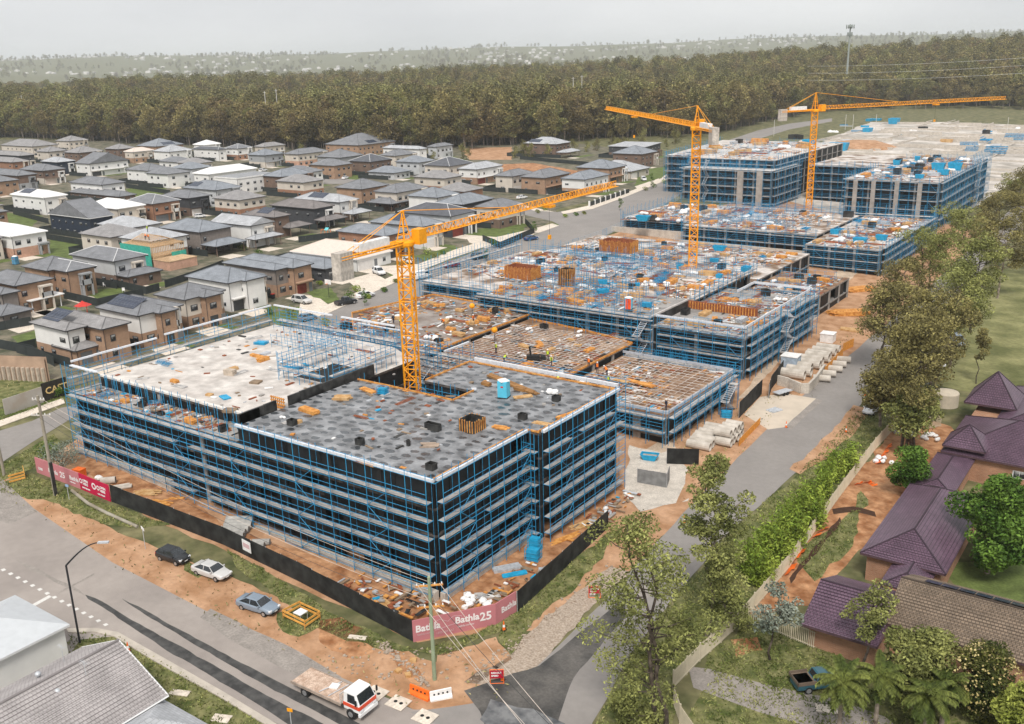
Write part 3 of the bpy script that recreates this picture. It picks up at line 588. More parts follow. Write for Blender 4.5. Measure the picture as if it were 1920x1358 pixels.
def stair_tower(T, x, y, z0, n, rise=2.0, dx=1.1, L=3.2):
    for k in range(n):
        z = z0 + k * rise; s = 1 if k % 2 else -1; mb = MB()
        a = Vector((x, y - s * L / 2, z)); b = Vector((x, y + s * L / 2, z + rise)); 
        for w0 in (0, dx): mb.tube(a + Vector((w0, 0, 0)), b + Vector((w0, 0, 0)), .05)
        for i in range(9): p = a.lerp(b, (i + .5) / 9); mb.box((p.x, p.y - .12, p.z - .02), (p.x + dx, p.y + .12, p.z + .02))
        mb.build('stair_flight', m_galv, T, world=True)
        MB().box((x - .1, y + s * L / 2 - .3, z + rise - .05), (x + dx + .1, y + s * L / 2 + .7, z + rise)).build('landing', m_plank, T, world=True)
    for sx in (0, dx):
        for sy in (-L / 2 - .5, L / 2 + .5): inst('standard', U_STD, T, (x + sx - T.location.x, y + sy - T.location.y, z0 - T.location.z)).scale = (1, 1, n * rise + 1)
stair_tower(SCf, -.8, 98, 0, 5, 1.9); stair_tower(SCf, -21, 80.5, 0.3, 4, 2, 1.2, 3.4); stair_tower(SBk, 1.1, 68, 0, 2, 2)
stair_tower(SA, -33, 36, 6, 3)
# ---------------- building D ----------------
TD = thing('apartment_block', 'broad low block with pale debris-strewn deck below the tallest block', 'building', (-40, 200, 0))
cD = [0]
structure(TD, [(-5.3, 175.4), (-5.3, 229), (-24, 229), (-24, 175.4)], 0, 6.4, 3, m_deckm, 'pale_deck', 3, count=cD)
structure(TD, [(-24.1, 184.5), (-24.1, 222), (-84, 222), (-84, 190), (-62, 190), (-62, 184.5)], 1, 7.2, 3, m_deckm, 'pale_deck', 3, count=cD)
for a, b in (((-61, 180), (-24, 179)), ((-86, 186), (-62, 186))):
    n = 12
    for k in range(n):
        p = Vector(a).lerp(Vector(b), k / n); q = Vector(a).lerp(Vector(b), (k + .97) / n); MB().obox(((p.x + q.x) / 2, p.y, .3), (q - p).length, .4, 3.6 if a[0] > -62 else 4.6).build('retaining_panel', m_conc, TD, world=True)
SDf = thing('scaffold', 'blue scaffold round the broad low block below the tallest block', 'scaffold', (-20, 190, 0))
scaffold(SDf, [((-24, 175.4), (-5.3, 175.4), [1.5, 3.5, 5.4], 7.6, 0), ((-5.3, 175.4), (-5.3, 229), [1.5, 3.5, 5.4, 7], 8.6, 0), ((-84, 190), (-62, 190), [4.4, 6.6], 8.8, 2), ((-62, 184.5), (-24, 184.5), [4.4, 6.6], 9, 1), ((-5.3, 229), (-84, 222), [7], 10, 5), ((-84, 222), (-84, 190), [6], 9.4, 4)], count=[0])
scaffold(SDf, [((-70, 200), (-26, 200), [], 9, 7.2), ((-60, 212), (-26, 212), [], 9, 7.2), ((-22, 190), (-8, 190), [], 8, 6.4)], bay=2.4, off_in=0, count=[290])
# ---------------- building E: the tallest block ----------------
TE = thing('apartment_block', 'tallest apartment block at the far end, all in blue scaffolding, with concrete piers', 'building', (-50, 280, 0))
cE = [0]
structure(TE, [(-8.4, 247.2), (-9, 325), (-60, 325), (-60, 283), (-36, 283), (-36, 247.2)], .5, 14.6, 2.8, m_deckm, 'pale_deck', 3.4, count=cE)
structure(TE, [(-64, 257), (-64, 283), (-97, 283), (-97, 257)], 2, 14.8, 2.8, m_deckw, 'terrace_deck', 3.4, count=cE)
structure(TE, [(-66, 264), (-66, 340), (-118, 340), (-110, 270), (-98, 270), (-98, 264)], 2, 17.6, 2.8, m_deckw, 'pale_deck', 3.4, count=cE)
for x in (-33.5, -28, -21, -14.3): MB().box((x, 245.9, .5), (x + 1.3, 246.4, 14.4)).build('concrete_pier', m_colm, TE, world=True)
for x in (-76, -69): MB().box((x, 255.6, 2), (x + 2.2, 256.2, 14.6)).build('concrete_pier', m_colm, TE, world=True)
SEf = thing('scaffold', 'tall blue scaffold wrapping every floor of the tallest block', 'scaffold', (-50, 270, 0))
ze = [3.4, 6.2, 9, 11.8, 14.4]
scaffold(SEf, [((-36, 247.2), (-8.4, 247.2), ze, 16.2, .5), ((-8.4, 247.2), (-9, 290), ze, 16.6, .5), ((-9, 290), (-9, 325), ze + [16.4], 19, .5), ((-36, 283), (-36, 247.2), ze, 16, .5), ((-60, 283), (-36, 283), ze, 16.4, 1), ((-64, 257), (-64, 283), ze, 16.6, 1), ((-97, 257), (-64, 257), ze, 16.6, 2), ((-110, 270), (-98, 270), ze + [17.2], 19, 2), ((-98, 270), (-98, 258), ze, 17, 2), ((-118, 340), (-110, 270), ze + [17.2], 19, 2)], count=[0])
scaffold(SEf, [((-98, 264), (-66, 264), [16], 19, 14.8), ((-118, 338), (-98, 264), [9, 12, 15], 19, 4), ((-66, 264), (-66, 300), [16], 19.3, 14.8)], count=[290])
stair_tower(SEf, -88, 254.8, 2, 6, 2.6); stair_tower(SEf, -7, 296, .5, 6, 2.6)
def posts(T, x0, x1, y0, y1, z, h, rows, sp=2.3, rail=True):
    mb = MB(); rq = random.Random(int(x0 + y1))
    for r in range(rows):
        y = y0 + (y1 - y0) * (r + rq.uniform(.1, .9)) / rows; a = rq.uniform(x0, x0 + (x1 - x0) * .5); b = rq.uniform(a + (x1 - x0) * .3, x1); x = a
        while x < b:
            for dy in (0, 1.1): mb.tube((x, y + dy, z), (x, y + dy, z + h * rq.uniform(.7, 1.15)), .032, 3, caps=False)
            x += sp
        if rail:
            for zz in (.5, 1.0, 1.9): mb.tube((a, y, z + zz), (b, y, z + zz), .025, 3, caps=False)
    o = mb.build('deck_edge_frames', m_blue, T, world=True); o['kind'] = 'stuff'
posts(SCf, -57, -21, 84, 98, 8.6, 2.6, 7); posts(SCf, -77, -22, 100, 129, 7.8, 2.6, 13); posts(SCf, -79, -21, 131, 167, 5.6, 2.4, 10); posts(SCf, -19, -4, 118, 149, 4.6, 2.4, 5); posts(SCf, -19, -4, 84, 116, 7.2, 1.8, 4)
posts(SDf, -83, -26, 186, 221, 7.2, 2.2, 12); posts(SDf, -23, -6, 177, 228, 6.4, 2.2, 9); posts(SEf, -35, -10, 250, 320, 14.6, 2.6, 9, 3); posts(SEf, -108, -68, 266, 338, 17.6, 2.4, 7, 3); posts(SEf, -96, -65, 257.5, 263.5, 14.8, 2.6, 3, 2.4)
posts(SB, -63, -38, 26, 36, 12.4, 2.6, 5); posts(SB, -60, -33, 37, 50, 5, 5, 6); posts(SBk, -44, -21, 76, 84, 2, 5.5, 4); posts(SBk, -19, -2, 74, 81, 0, 5, 3)
# ---------------- fences of the site ----------------
m_hoard = M('black_shade_cloth', (.014, .0145, .0145), .8, .25, .8, (.035, .036, .035))
m_pink = M('pink_banner', (.50, .19, .21), .6, .05, .6); m_crim = M('crimson_banner', (.48, .012, .06), .6, .06, .6)
def hoarding(name, label, pts, h=2.3, mat=None, seg=2.4, pxl=True, lean=0, posts=True):
    P = [at(*p) for p in pts] if pxl else [Vector((p[0], p[1], float(hz(p[0])))) for p in pts]
    T = thing(name, label, 'fence', P[0])
    for a, b in zip(P[:-1], P[1:]):
        L = (b - a).length; n = max(1, round(L / seg)); d = (b - a) / n
        for k in range(n):
            p = a + d * k; q = a + d * (k + 1); nn = Vector((d.y, -d.x, 0)).normalized() * .03; j = random.uniform(-.06, .06)
            up = Vector((0, 0, h + j))
            MB().add([p + nn, q + nn, q + nn + up, p + nn + up, p - nn, q - nn, q - nn + up, p - nn + up], [(0, 1, 2, 3), (7, 6, 5, 4), (3, 2, 6, 7), (0, 3, 7, 4), (1, 5, 6, 2)]).build('cloth_panel', mat or m_hoard, T, world=True)
            if posts: MB().tube(p, p + Vector((0, 0, h + .12)), .03).build('post', m_galv, T, world=True)
    return T
hoarding('hoarding', 'long black shade-cloth hoarding along the dirt verge of the main road', [(210, 941), (330, 987), (420, 1022), (560, 1090), (775, 1203)])
hoarding('hoarding', 'black shade-cloth hoarding running up beside the grassy verge of the right road', [(970, 1148), (1055, 1070), (1140, 990)])
hoarding('hoarding', 'short free-standing black hoarding with a white notice behind the stacked pipes', [(1385, 785), (1428, 740)], 2.6)
hoarding('hoarding', 'bent black hoarding beside the concrete planter of large pipes', [(1441, 748), (1446, 730), (1468, 700)], 2.4)
hoarding('hoarding', 'grey hoarding in the yard behind the gum tree', [(1195, 905), (1250, 915), (1255, 900)], 2.0, M('grey_cloth', (.2, .2, .2), .8))
hoarding('hoarding', 'black hoarding with cut-out yard beside the blue skip', [(1250, 870), (1310, 872)], 2.3)
def banner(name, label, pts, h, mat, seg=3.):
    P = [at(*p) for p in pts]; T = thing(name, label, 'banner', P[0])
    for a, b in zip(P[:-1], P[1:]):
        d = b - a; nn = Vector((d.y, -d.x, 0)).normalized(); L = d.length; n = max(1, round(L / seg))
        for k in range(n):
            p = a.lerp(b, k / n); q = a.lerp(b, (k + 1) / n); up = Vector((0, 0, h))
            MB().add([p + nn * .05, q + nn * .05, q + nn * .05 + up, p + nn * .05 + up, p - nn * .05, q - nn * .05, q - nn * .05 + up, p - nn * .05 + up], [(0, 1, 2, 3), (7, 6, 5, 4), (3, 2, 6, 7), (0, 3, 7, 4), (1, 5, 6, 2)]).build('banner_sheet', mat, T, world=True)
    return T, P
def letters(T, txt, p, d, size, mat, z, bold=0.):          # flat lettering standing on a vertical face
    c = bpy.data.curves.new('lettering', 'FONT'); c.body = txt; c.size = size; c.extrude = .004; c.offset = bold; c.resolution_u = 2
    o = bpy.data.objects.new('lettering', c); COL.objects.link(o)
    d = Vector((d[0], d[1], d[2] if len(d) > 2 else 0)).normalized(); nn = Vector((d.y, -d.x, 0)).normalized(); up = nn.cross(d)
    pos = Vector(p) + nn * .075 + Vector((0, 0, z))
    mw = Matrix(((d.x, up.x, nn.x, pos.x), (d.y, up.y, nn.y, pos.y), (d.z, up.z, nn.z, pos.z), (0, 0, 0, 1)))
    dg = bpy.context.evaluated_depsgraph_get(); me = bpy.data.meshes.new_from_object(o.evaluated_get(dg)); bpy.data.objects.remove(o)
    me.transform(mw); me.transform(WMAT(T).inverted()); me.materials.clear(); me.materials.append(mat); return link('lettering', me, T)
m_let = M('white_print', (.80, .76, .76), .6, .03); m_letp = M('pale_pink_print', (.62, .42, .44), .6, .03); m_gold = M('gold_print', (.70, .50, .22), .5, .05)
BT, BP = banner('banner', 'pink advertising banner wrapped round the hoarding corner beside the green pole', [(775, 1204), (930, 1171), (968, 1147)], 2.3, m_pink)
d0 = BP[1] - BP[0]
def bp(f): return BP[0].lerp(BP[1], f)
letters(BT, 'Bathla', bp(.03), d0, 1.0, m_let, 1.0, .03); letters(BT, 'bathla.com.au', bp(.05), d0, .3, m_letp, .6)
letters(BT, 'Bathla', bp(.50), d0, 1.0, m_let, 1.05, .03); letters(BT, 'bathla.com.au', bp(.53), d0, .3, m_let, .6)
letters(BT, '25', bp(.80), d0, 1.25, m_let, .8, .03); letters(BT, '1300 683 647', bp(.27), d0, .32, m_letp, .35)
letters(BT, 'Bathla', BP[1].lerp(BP[2], .25), BP[2] - BP[1], .9, m_let, .9, .02)
hp = MB(); A_ = bp(.26); u_ = d0.normalized(); nn_ = Vector((u_.y, -u_.x, 0)) * .07
for (a, b) in (((0, .8), (0, 1.7)), ((0, 1.7), (.5, 1.9)), ((.5, 1.9), (1.3, 1.5)), ((1.3, 1.5), (1.9, 1.95)), ((1.9, 1.95), (2.7, 1.8)), ((2.7, 1.8), (2.7, 1.2)), ((2.7, 1.2), (0, .8))):
    hp.tube(A_ + nn_ + u_ * a[0] + Vector((0, 0, a[1])), A_ + nn_ + u_ * b[0] + Vector((0, 0, b[1])), .02, 4)
hp.build('logo_outline', m_letp, BT, world=True)
B2, P2 = banner('banner', 'faded pink banner on the hoarding behind the leaning timber pole', [(70, 886), (152, 917)], 2.2, m_pink)
d1 = P2[1] - P2[0]
for f, tx, sz, z in ((.05, '1300', .5, .6), (.30, 'Bathla', .8, .8), (.56, '25', 1.1, .7), (.78, 'Bathla', .75, .9), (.78, 'bathla.com.au', .2, .5)): letters(B2, tx, P2[0].lerp(P2[1], f), d1, sz, m_let, z, .02)
B3, P3 = banner('banner', 'crimson banner with white roundels between the pink banner and the black hoarding', [(152, 917), (208, 941)], 2.2, m_crim)
d3 = P3[1] - P3[0]
for f, tx, sz, z in ((.12, 'OPEN', .45, 1.3), (.12, 'HERE', .45, .85), (.70, 'OPEN', .45, 1.3), (.70, 'HERE', .45, .85), (.08, 'NOW SELLING', .25, .35), (.6, 'CALL TODAY', .25, .35)): letters(B3, tx, P3[0].lerp(P3[1], f), d3, sz, m_let, z, .02)
for f, rr_ in ((.06, .33), (.50, .45), (.64, .33)):
    c = P3[0].lerp(P3[1], f) + Vector((0, 0, 1.25)); u_ = d3.normalized(); n_ = Vector((u_.y, -u_.x, 0)); mb = MB()
    vs = [c + n_ * .08 + u_ * math.cos(t) * rr_ + Vector((0, 0, 1)) * math.sin(t) * rr_ for t in np.linspace(0, 2 * PI, 17)[:-1]]; vi = [c + n_ * .08 + u_ * math.cos(t) * rr_ * .55 + Vector((0, 0, 1)) * math.sin(t) * rr_ * .55 for t in np.linspace(0, 2 * PI, 17)[:-1]]
    mb.add(vs + vi, [(i, (i + 1) % 16, 16 + (i + 1) % 16, 16 + i) for i in range(16)]); mb.build('roundel', m_let, B3, world=True)
CT, CP = banner('banner', 'black hoarding with gold capital letters across the left road', [(82, 754), (128, 740)], 3.0, M('matt_black', (.03, .026, .022), .7)); letters(CT, 'CASTLE'[:4], CP[0].lerp(CP[1], .12), CP[1] - CP[0], 1.5, m_gold, 1.1, .03)
WT, WP = banner('banner', 'long faded white hoarding along the grass strip across the left road', [(10, 780), (82, 755)], 2.6, M('faded_white_hoard', (.55, .52, .48), .8, .2, .5, (.38, .33, .28)))
# safety notice on the black hoarding and temporary fence along the street side
NT = thing('notice_board', 'white printed notice fixed to the black hoarding behind the silver car', 'notice', at(466, 1045)); MB().obox((0, -.1, .75), 1.6, .05, 1.3, 0, -.12).build('board', m_bagw, NT); MB().obox((0, -.14, 1.2), 1.2, .02, .5, 0, -.12).build('print_panel', m_letp, NT)
m_mesh = M('temp_fence_mesh', (.34, .40, .45), .6, .1)
def temp_fence(label, pts, h=2.1, blue=True, pxl=True):
    P = [at(*p) for p in pts] if pxl else pts; T = thing('temporary_fence', label, 'fence', P[0])
    for a, b in zip(P[:-1], P[1:]):
        L = (b - a).length; n = max(1, round(L / 3.4)); d = (b - a) / n
        for k in range(n):
            p = a + d * k; q = p + d * .97; mb = MB(); Z = Vector((0, 0, 1))
            for z in (.1, h): mb.tube(p + Z * z, q + Z * z, .03)
            mb.tube(p, p + Z * h, .035); mb.tube(q, q + Z * h, .035)
            for j in range(1, 8): mb.tube(p.lerp(q, j / 8), p.lerp(q, j / 8) + Z * h, .012, 3, caps=False)
            for z in (.6, 1.1, 1.6): mb.tube(p + Z * z, q + Z * z, .012, 3, caps=False)
            mb.build('fence_panel', m_mesh if k % 5 else m_blue, T, world=True)
temp_fence('grey and blue mesh fence between the street and the building site', [(650, 622), (700, 598), (780, 560), (860, 525)])
temp_fence('mesh fence along the far part of the street beside the excavation', [(1010, 485), (1130, 445), (1230, 398), (1290, 365)])
# ---------------- tower cranes ----------------
def lattice(L, w0, h0, n, w1=None, h1=None, r=.09, tri=False):
    """lattice beam along +x from 0 to L; square section or triangle (apex up)"""
    mb = MB(); w1 = w1 or w0; h1 = h1 or h0
    def corners(t):
        ww = w0 + (w1 - w0) * t; hh = h0 + (h1 - h0) * t
        return [Vector((L * t, -ww / 2, 0)), Vector((L * t, ww / 2, 0)), Vector((L * t, 0, hh))] if tri else [Vector((L * t, -ww / 2, -hh / 2)), Vector((L * t, ww / 2, -hh / 2)), Vector((L * t, ww / 2, hh / 2)), Vector((L * t, -ww / 2, hh / 2))]
    k = 3 if tri else 4
    for i in range(k): mb.tube(corners(0)[i], corners(1)[i], r)
    for j in range(n):
        a = corners(j / n); b = corners((j + 1) / n)
        for i in range(k):
            i2 = (i + 1) % k
            mb.tube(a[i], b[i2] if j % 2 else b[i], r * .6) if j % 2 else mb.tube(a[i2], b[i], r * .6)
            mb.tube(a[i], a[i2], r * .6)
    return mb
sec = lattice(3.0, 1.7, 1.7, 2, r=.13); 
# stand the section upright
sec.v = [(y, z, x) for (x, y, z) in sec.v]; U_SEC = unit('mast_section', sec, m_cr)
U_JIB = unit('jib_section', lattice(5.0, 1.25, 1.25, 5, r=.085, tri=True), m_cr)
U_CW = unit('counterweight_block', MB().box((-.55, -.7, -2.7), (0, .7, .7)), m_cw)
def crane(label, x, y, z0, zj, ang, jib, cj, apex, jw=1.0, jib_tilt=0.):
    T = thing('tower_crane', label, 'crane', (x, y, z0)); n = max(1, round((zj - z0) / 3.0)); hh = (zj - z0) / n
    for k in range(n): o = inst('mast_section', U_SEC, T, (0, 0, k * hh)); o.scale = (1, 1, hh / 3.0); o.rotation_euler = (0, 0, .4 + (PI / 2 if k % 2 else 0))
    ca, sa = math.cos(ang), math.sin(ang); H = zj - z0
    MB().lathe((0, 0, H - .5), [(1.25, 0), (1.35, .2), (1.35, .6), (1.1, .8)], 16).build('slew_ring', m_cr, T)
    hd = MB()
    for sx, sy in ((-1, -1), (1, -1), (1, 1), (-1, 1)):
        p = Vector((ca * sx * .7 - sa * sy * .7, sa * sx * .7 + ca * sy * .7, H)); q = Vector((sx * .12, sy * .12, H + apex)); hd.tube(p, q, .1)
        for k in range(1, 4):
            p1 = p.lerp(q, k / 4); sx2, sy2 = -sy, sx; p2 = Vector((ca * sx2 * .7 - sa * sy2 * .7, sa * sx2 * .7 + ca * sy2 * .7, H)).lerp(Vector((sx2 * .12, sy2 * .12, H + apex)), k / 4); hd.tube(p1, p2, .05)
    hd.build('tower_head', m_cr, T)
    nj = max(1, round(jib / 5)); sj = jib / nj
    for k in range(nj):
        o = inst('jib_section', U_JIB, T, (ca * (1 + k * sj), sa * (1 + k * sj), H + .2 + jib_tilt * k * sj), ang); o.scale = (sj / 5, jw / 1.25, jw / 1.25 * (1 if k < nj - 1 else .95)); o.rotation_euler = (0, -math.atan(jib_tilt), ang)
    c = lattice(cj, 1.3, .35, 5, r=.1); c.v = [(-x * ca - y * sa + 0, -x * sa + y * ca, z + H + .1) for (x, y, z) in c.v]; c.build('counter_jib', m_cr, T)
    for k in range(4): o = inst('counterweight_block', U_CW, T, (-ca * (cj - .2 - k * .6), -sa * (cj - .2 - k * .6), H + .1), ang)
    MB().obox((-ca * cj * .5, -sa * cj * .5, H + .35), cj * .45, 1.0, 1.0, 0, ang).build('winch_house', m_bagw, T)
    for sy in (-.5, .5):
        rr_ = MB(); top = Vector((0, 0, H + apex)); rr_.tube(top, (-ca * (cj - 1.5) - sa * sy, -sa * (cj - 1.5) + ca * sy, H + .4), .05); rr_.build('back_stay', m_cr, T)
    MB().tube((0, 0, H + apex), (ca * jib * .42, sa * jib * .42, H + .2 + jw + jib_tilt * jib * .42), .06).build('fore_stay', m_cr, T)
    cb = MB().obox((ca * 1.6 - sa * -1.3, sa * 1.6 + ca * -1.3, H - .3), 1.6, 1.3, 2.0, 0, ang); cab = cb.build('cab', m_cr, T)
    MB().obox((ca * 2.43 - sa * -1.3, sa * 2.43 + ca * -1.3, H + .2), .06, 1.1, 1.2, 0, ang).build('cab_window', m_glass, cab)
    tx = jib * .62; MB().obox((ca * tx, sa * tx, H - .45 + jib_tilt * tx), 1.6, 1.5, .4, 0, ang).build('trolley', m_cr, T)
    hk = MB()
    MB().tube((ca * tx, sa * tx, H - .4 + jib_tilt * tx), (ca * tx, sa * tx, H - 5), .025).build('hoist_rope', m_dark, T)
    MB().obox((ca * tx, sa * tx, H - 5.7), .5, .4, .7, 0, ang).build('hook_block', m_cr, T)
    MB().box((-2.2, -2.2, -.5), (2.2, 2.2, .0)).build('base_plate', m_conc, T)
    return T
def jibdir(a, b): a = atz(*a); b = atz(*b); d = b - a; return math.atan2(d.y, d.x), (b - a).length
a1, _ = jibdir((765, 455, 29.9), (1165, 350, 29.9)); _, L1 = jibdir((765, 455, 29.9), (1165, 353, 29.9)); _, c1 = jibdir((765, 455, 29.9), (622, 483, 29.9))
crane('nearest orange tower crane, rising from the opening behind the film-covered deck', -28.9, 29.9, 1.5, 29.9, a1, L1, c1 + .5, 4.2)
a2, L2 = jibdir((1299, 240, 38), (1133, 207, 38)); _, c2 = jibdir((1299, 240, 38), (1362, 245, 38))
crane('middle orange tower crane with its jib pointing left over the street', -33.3, 129.2, 1, 38, a2, L2, c2 + .5, 4.6)
a3, L3 = jibdir((1523, 210, 36), (1885, 190, 36)); _, c3 = jibdir((1523, 210, 36), (1440, 212, 36))
crane('farthest orange tower crane with its long jib pointing right over the forest edge', -43.9, 236.3, 1, 36, a3, L3, c3, 5.2)
# ---------------- houses ----------------
def tile(name, c): return brickmat(name, c, [k * .86 for k in c], [k * .62 for k in c], .6, .36, .02, .75, .35)
R_ = {'grey': tile('grey_roof_tile', (.22, .225, .24)), 'dark': tile('charcoal_roof_tile', (.12, .125, .14)), 'light': tile('light_grey_roof', (.45, .46, .48)),
      'warm': tile('warm_grey_roof_tile', (.30, .29, .29)), 'brown': tile('brown_grey_roof_tile', (.22, .20, .195)), 'white': M('white_metal_roof', (.78, .77, .76), .5, .04),
      'cream': M('cream_metal_roof', (.66, .56, .49), .6, .05), 'blue': tile('blue_grey_roof', (.26, .28, .31))}
def brk(n, a): return brickmat(n, a, [k * .84 for k in a], [k * 1.1 for k in a], .48, .17, .02, .9, .2)
W_ = {'tan': brk('tan_brick', (.38, .245, .165)), 'brick': brk('red_brown_brick', (.33, .18, .115)), 'brown': brk('brown_brick', (.19, .13, .10)), 'dark': M('charcoal_cladding', (.06, .062, .068), .8, .1),
      'navy': M('navy_cladding', (.025, .035, .055), .7, .1), 'white': M('white_render', (.74, .73, .71), .9, .05, .5), 'cream': M('cream_render', (.60, .54, .47), .9, .06, .5),
      'grey': M('grey_render', (.33, .34, .35), .9, .06, .5), 'lgrey': M('light_grey_render', (.50, .51, .52), .9, .06, .5), 'pink': brk('pink_brick', (.55, .33, .24)), 'taupe': M('taupe_cladding', (.22, .19, .17), .85, .1)}
m_fasc = M('charcoal_gutter', (.05, .05, .055), .5, .1); m_fw = M('white_gutter', (.7, .7, .7), .5, .05)
m_gdoor = {'d': M('dark_garage_door', (.05, .052, .055), .5, .1), 'w': M('white_garage_door', (.68, .66, .64), .5, .05), 'r': M('red_timber_garage_door', (.16, .03, .02), .5, .2), 'c': M('cream_garage_door', (.55, .46, .40), .5, .05), 'g': M('grey_garage_door', (.16, .17, .18), .5, .05)}
m_winf = M('window_frame_dark', (.05, .05, .055), .4, .1); m_winw = M('window_frame_white', (.7, .7, .7), .4, .1)
m_solar = brickmat('solar_panel', (.035, .045, .075), (.03, .04, .065), (.12, .13, .16), 1.0, 1.6, .03, .25, .05)
m_pane2 = M('curtained_glass', (.03, .035, .045), .12, .4, .7, (.42, .43, .43), spec=.7, ramp=(.48, .56))
def hip(mb, x0, x1, y0, y1, z, pitch=.40, ov=.5, m=0, gable=None):
    x0 -= ov; x1 += ov; y0 -= ov; y1 += ov; w, d = x1 - x0, y1 - y0; r = min(w, d) / 2; h = r * pitch
    if gable == 'x': c = [(x0, (y0 + y1) / 2, z + d / 2 * pitch), (x1, (y0 + y1) / 2, z + d / 2 * pitch)]
    elif gable == 'y': c = [((x0 + x1) / 2, y0, z + w / 2 * pitch), ((x0 + x1) / 2, y1, z + w / 2 * pitch)]
    elif w >= d: c = [(x0 + r, (y0 + y1) / 2, z + h), (x1 - r, (y0 + y1) / 2, z + h)]
    else: c = [((x0 + x1) / 2, y0 + r, z + h), ((x0 + x1) / 2, y1 - r, z + h)]
    A, B, C_, D = (x0, y0, z), (x1, y0, z), (x1, y1, z), (x0, y1, z)
    alongx = (gable == 'x') or (gable is None and w >= d)
    if abs(w - d) < .01 and gable is None: alongx = True
    if alongx:
        mb.add([A, B, c[1], c[0]], [(0, 1, 2, 3)], m); mb.add([C_, D, c[0], c[1]], [(0, 1, 2, 3)], m); mb.add([B, C_, c[1]], [(0, 1, 2)], m); mb.add([D, A, c[0]], [(0, 1, 2)], m)
    else:
        mb.add([B, C_, c[1], c[0]], [(0, 1, 2, 3)], m); mb.add([D, A, c[0], c[1]], [(0, 1, 2, 3)], m); mb.add([A, B, c[0]], [(0, 1, 2)], m); mb.add([C_, D, c[1]], [(0, 1, 2)], m)
    mb.box((x0, y0, z - .22), (x1, y1, z - .002), 1)
    return A, B, C_, D, c, alongx, h
def solvex(u, y, z, x):                                   # wall end that lies on the line of sight of the survey column u
    lo, hi = x - 60, x
    for _ in range(40):
        m_ = (lo + hi) / 2
        if px((m_, y, z))[0] < u: lo = m_
        else: hi = m_
    return lo
def solvey(u, x, z, y):
    lo, hi = y, y + 80
    for _ in range(40):
        m_ = (lo + hi) / 2
        if px((x, m_, z))[0] < u: lo = m_
        else: hi = m_
    return lo
U_FP = None
def dress(label, x0, y0, x1, y1, idx=0):
    global U_FP
    if U_FP is None: U_FP = unit('fence_panel', MB().box((0, -.03, 0), (.985, .03, 1.8)), M('dark_green_fence', (.035, .042, .042), .7, .15, 1))
    rq = random.Random(label + str(idx)); T = thing('garden_fence', 'dark boundary fence round the yard of the ' + ' '.join(label.split()[:7]), 'fence', (x0 - 5, y0 - 1.1, float(hz(x0 - 5))), 0, ('dark fences of ' + label) if idx else None)
    segs = [((x0 - 5.5, y0 - 1.1), (x1 - 2.5, y0 - 1.1)), ((x0 - 5.5, y1 + 1.0), (x0 - 5.5, y0 - 1.1))]
    for a, b in segs:
        a = Vector(a); b = Vector(b); L = (b - a).length; n = max(1, int(L / 3.0)); d = (b - a) / n; an = math.atan2(d.y, d.x)
        for k in range(n): p = a + d * k; o = inst('fence_panel', U_FP, T, (p.x - T.location.x, p.y - T.location.y, float(hz(p.x)) - T.location.z), an); o.scale = (L / n, 1, 1)
    sheet('lawn', [(x0 - 5.3, y0 - .9), (x0 - .3, y0 - .9), (x0 - .3, y1 + .8), (x0 - 5.3, y1 + .8)], m_lawn if rq.random() < .6 else m_path, 2.2, pxl=False)
    sheet('driveway', [(x1 + .1, y0 + .3), (x1 + 5.5, y0 - .2), (x1 + 5.5, y0 + 5.2), (x1 + .1, y0 + 5.0)], m_path, 2.3, pxl=False)
    if rq.random() < .7: sheet('lawn', [(x1 + .3, y0 + 5.4), (x1 + 5.0, y0 + 5.6), (x1 + 5.0, y1), (x1 + .3, y1)], m_lawn, 2.25, pxl=False)
U_WF = unit('window', MB().box((0, -.05, 0), (1, .0, 1)), m_winf); U_WFW = unit('window', MB().box((0, -.05, 0), (1, .0, 1)), m_winw)
U_PN = unit('pane', MB().box((.08, -.07, .08), (.48, -.051, .92)).box((.52, -.07, .08), (.92, -.051, .92)), m_pane2)
def window(T, x, y, z, w_, h_, side, white=False):
    o = inst('window', U_WFW if white else U_WF, T, (x - T.location.x, y - T.location.y, z - T.location.z), 0 if side == 'S' else PI / 2); o.scale = (w_, 1, h_)
    p = link('pane', U_PN, o); return o
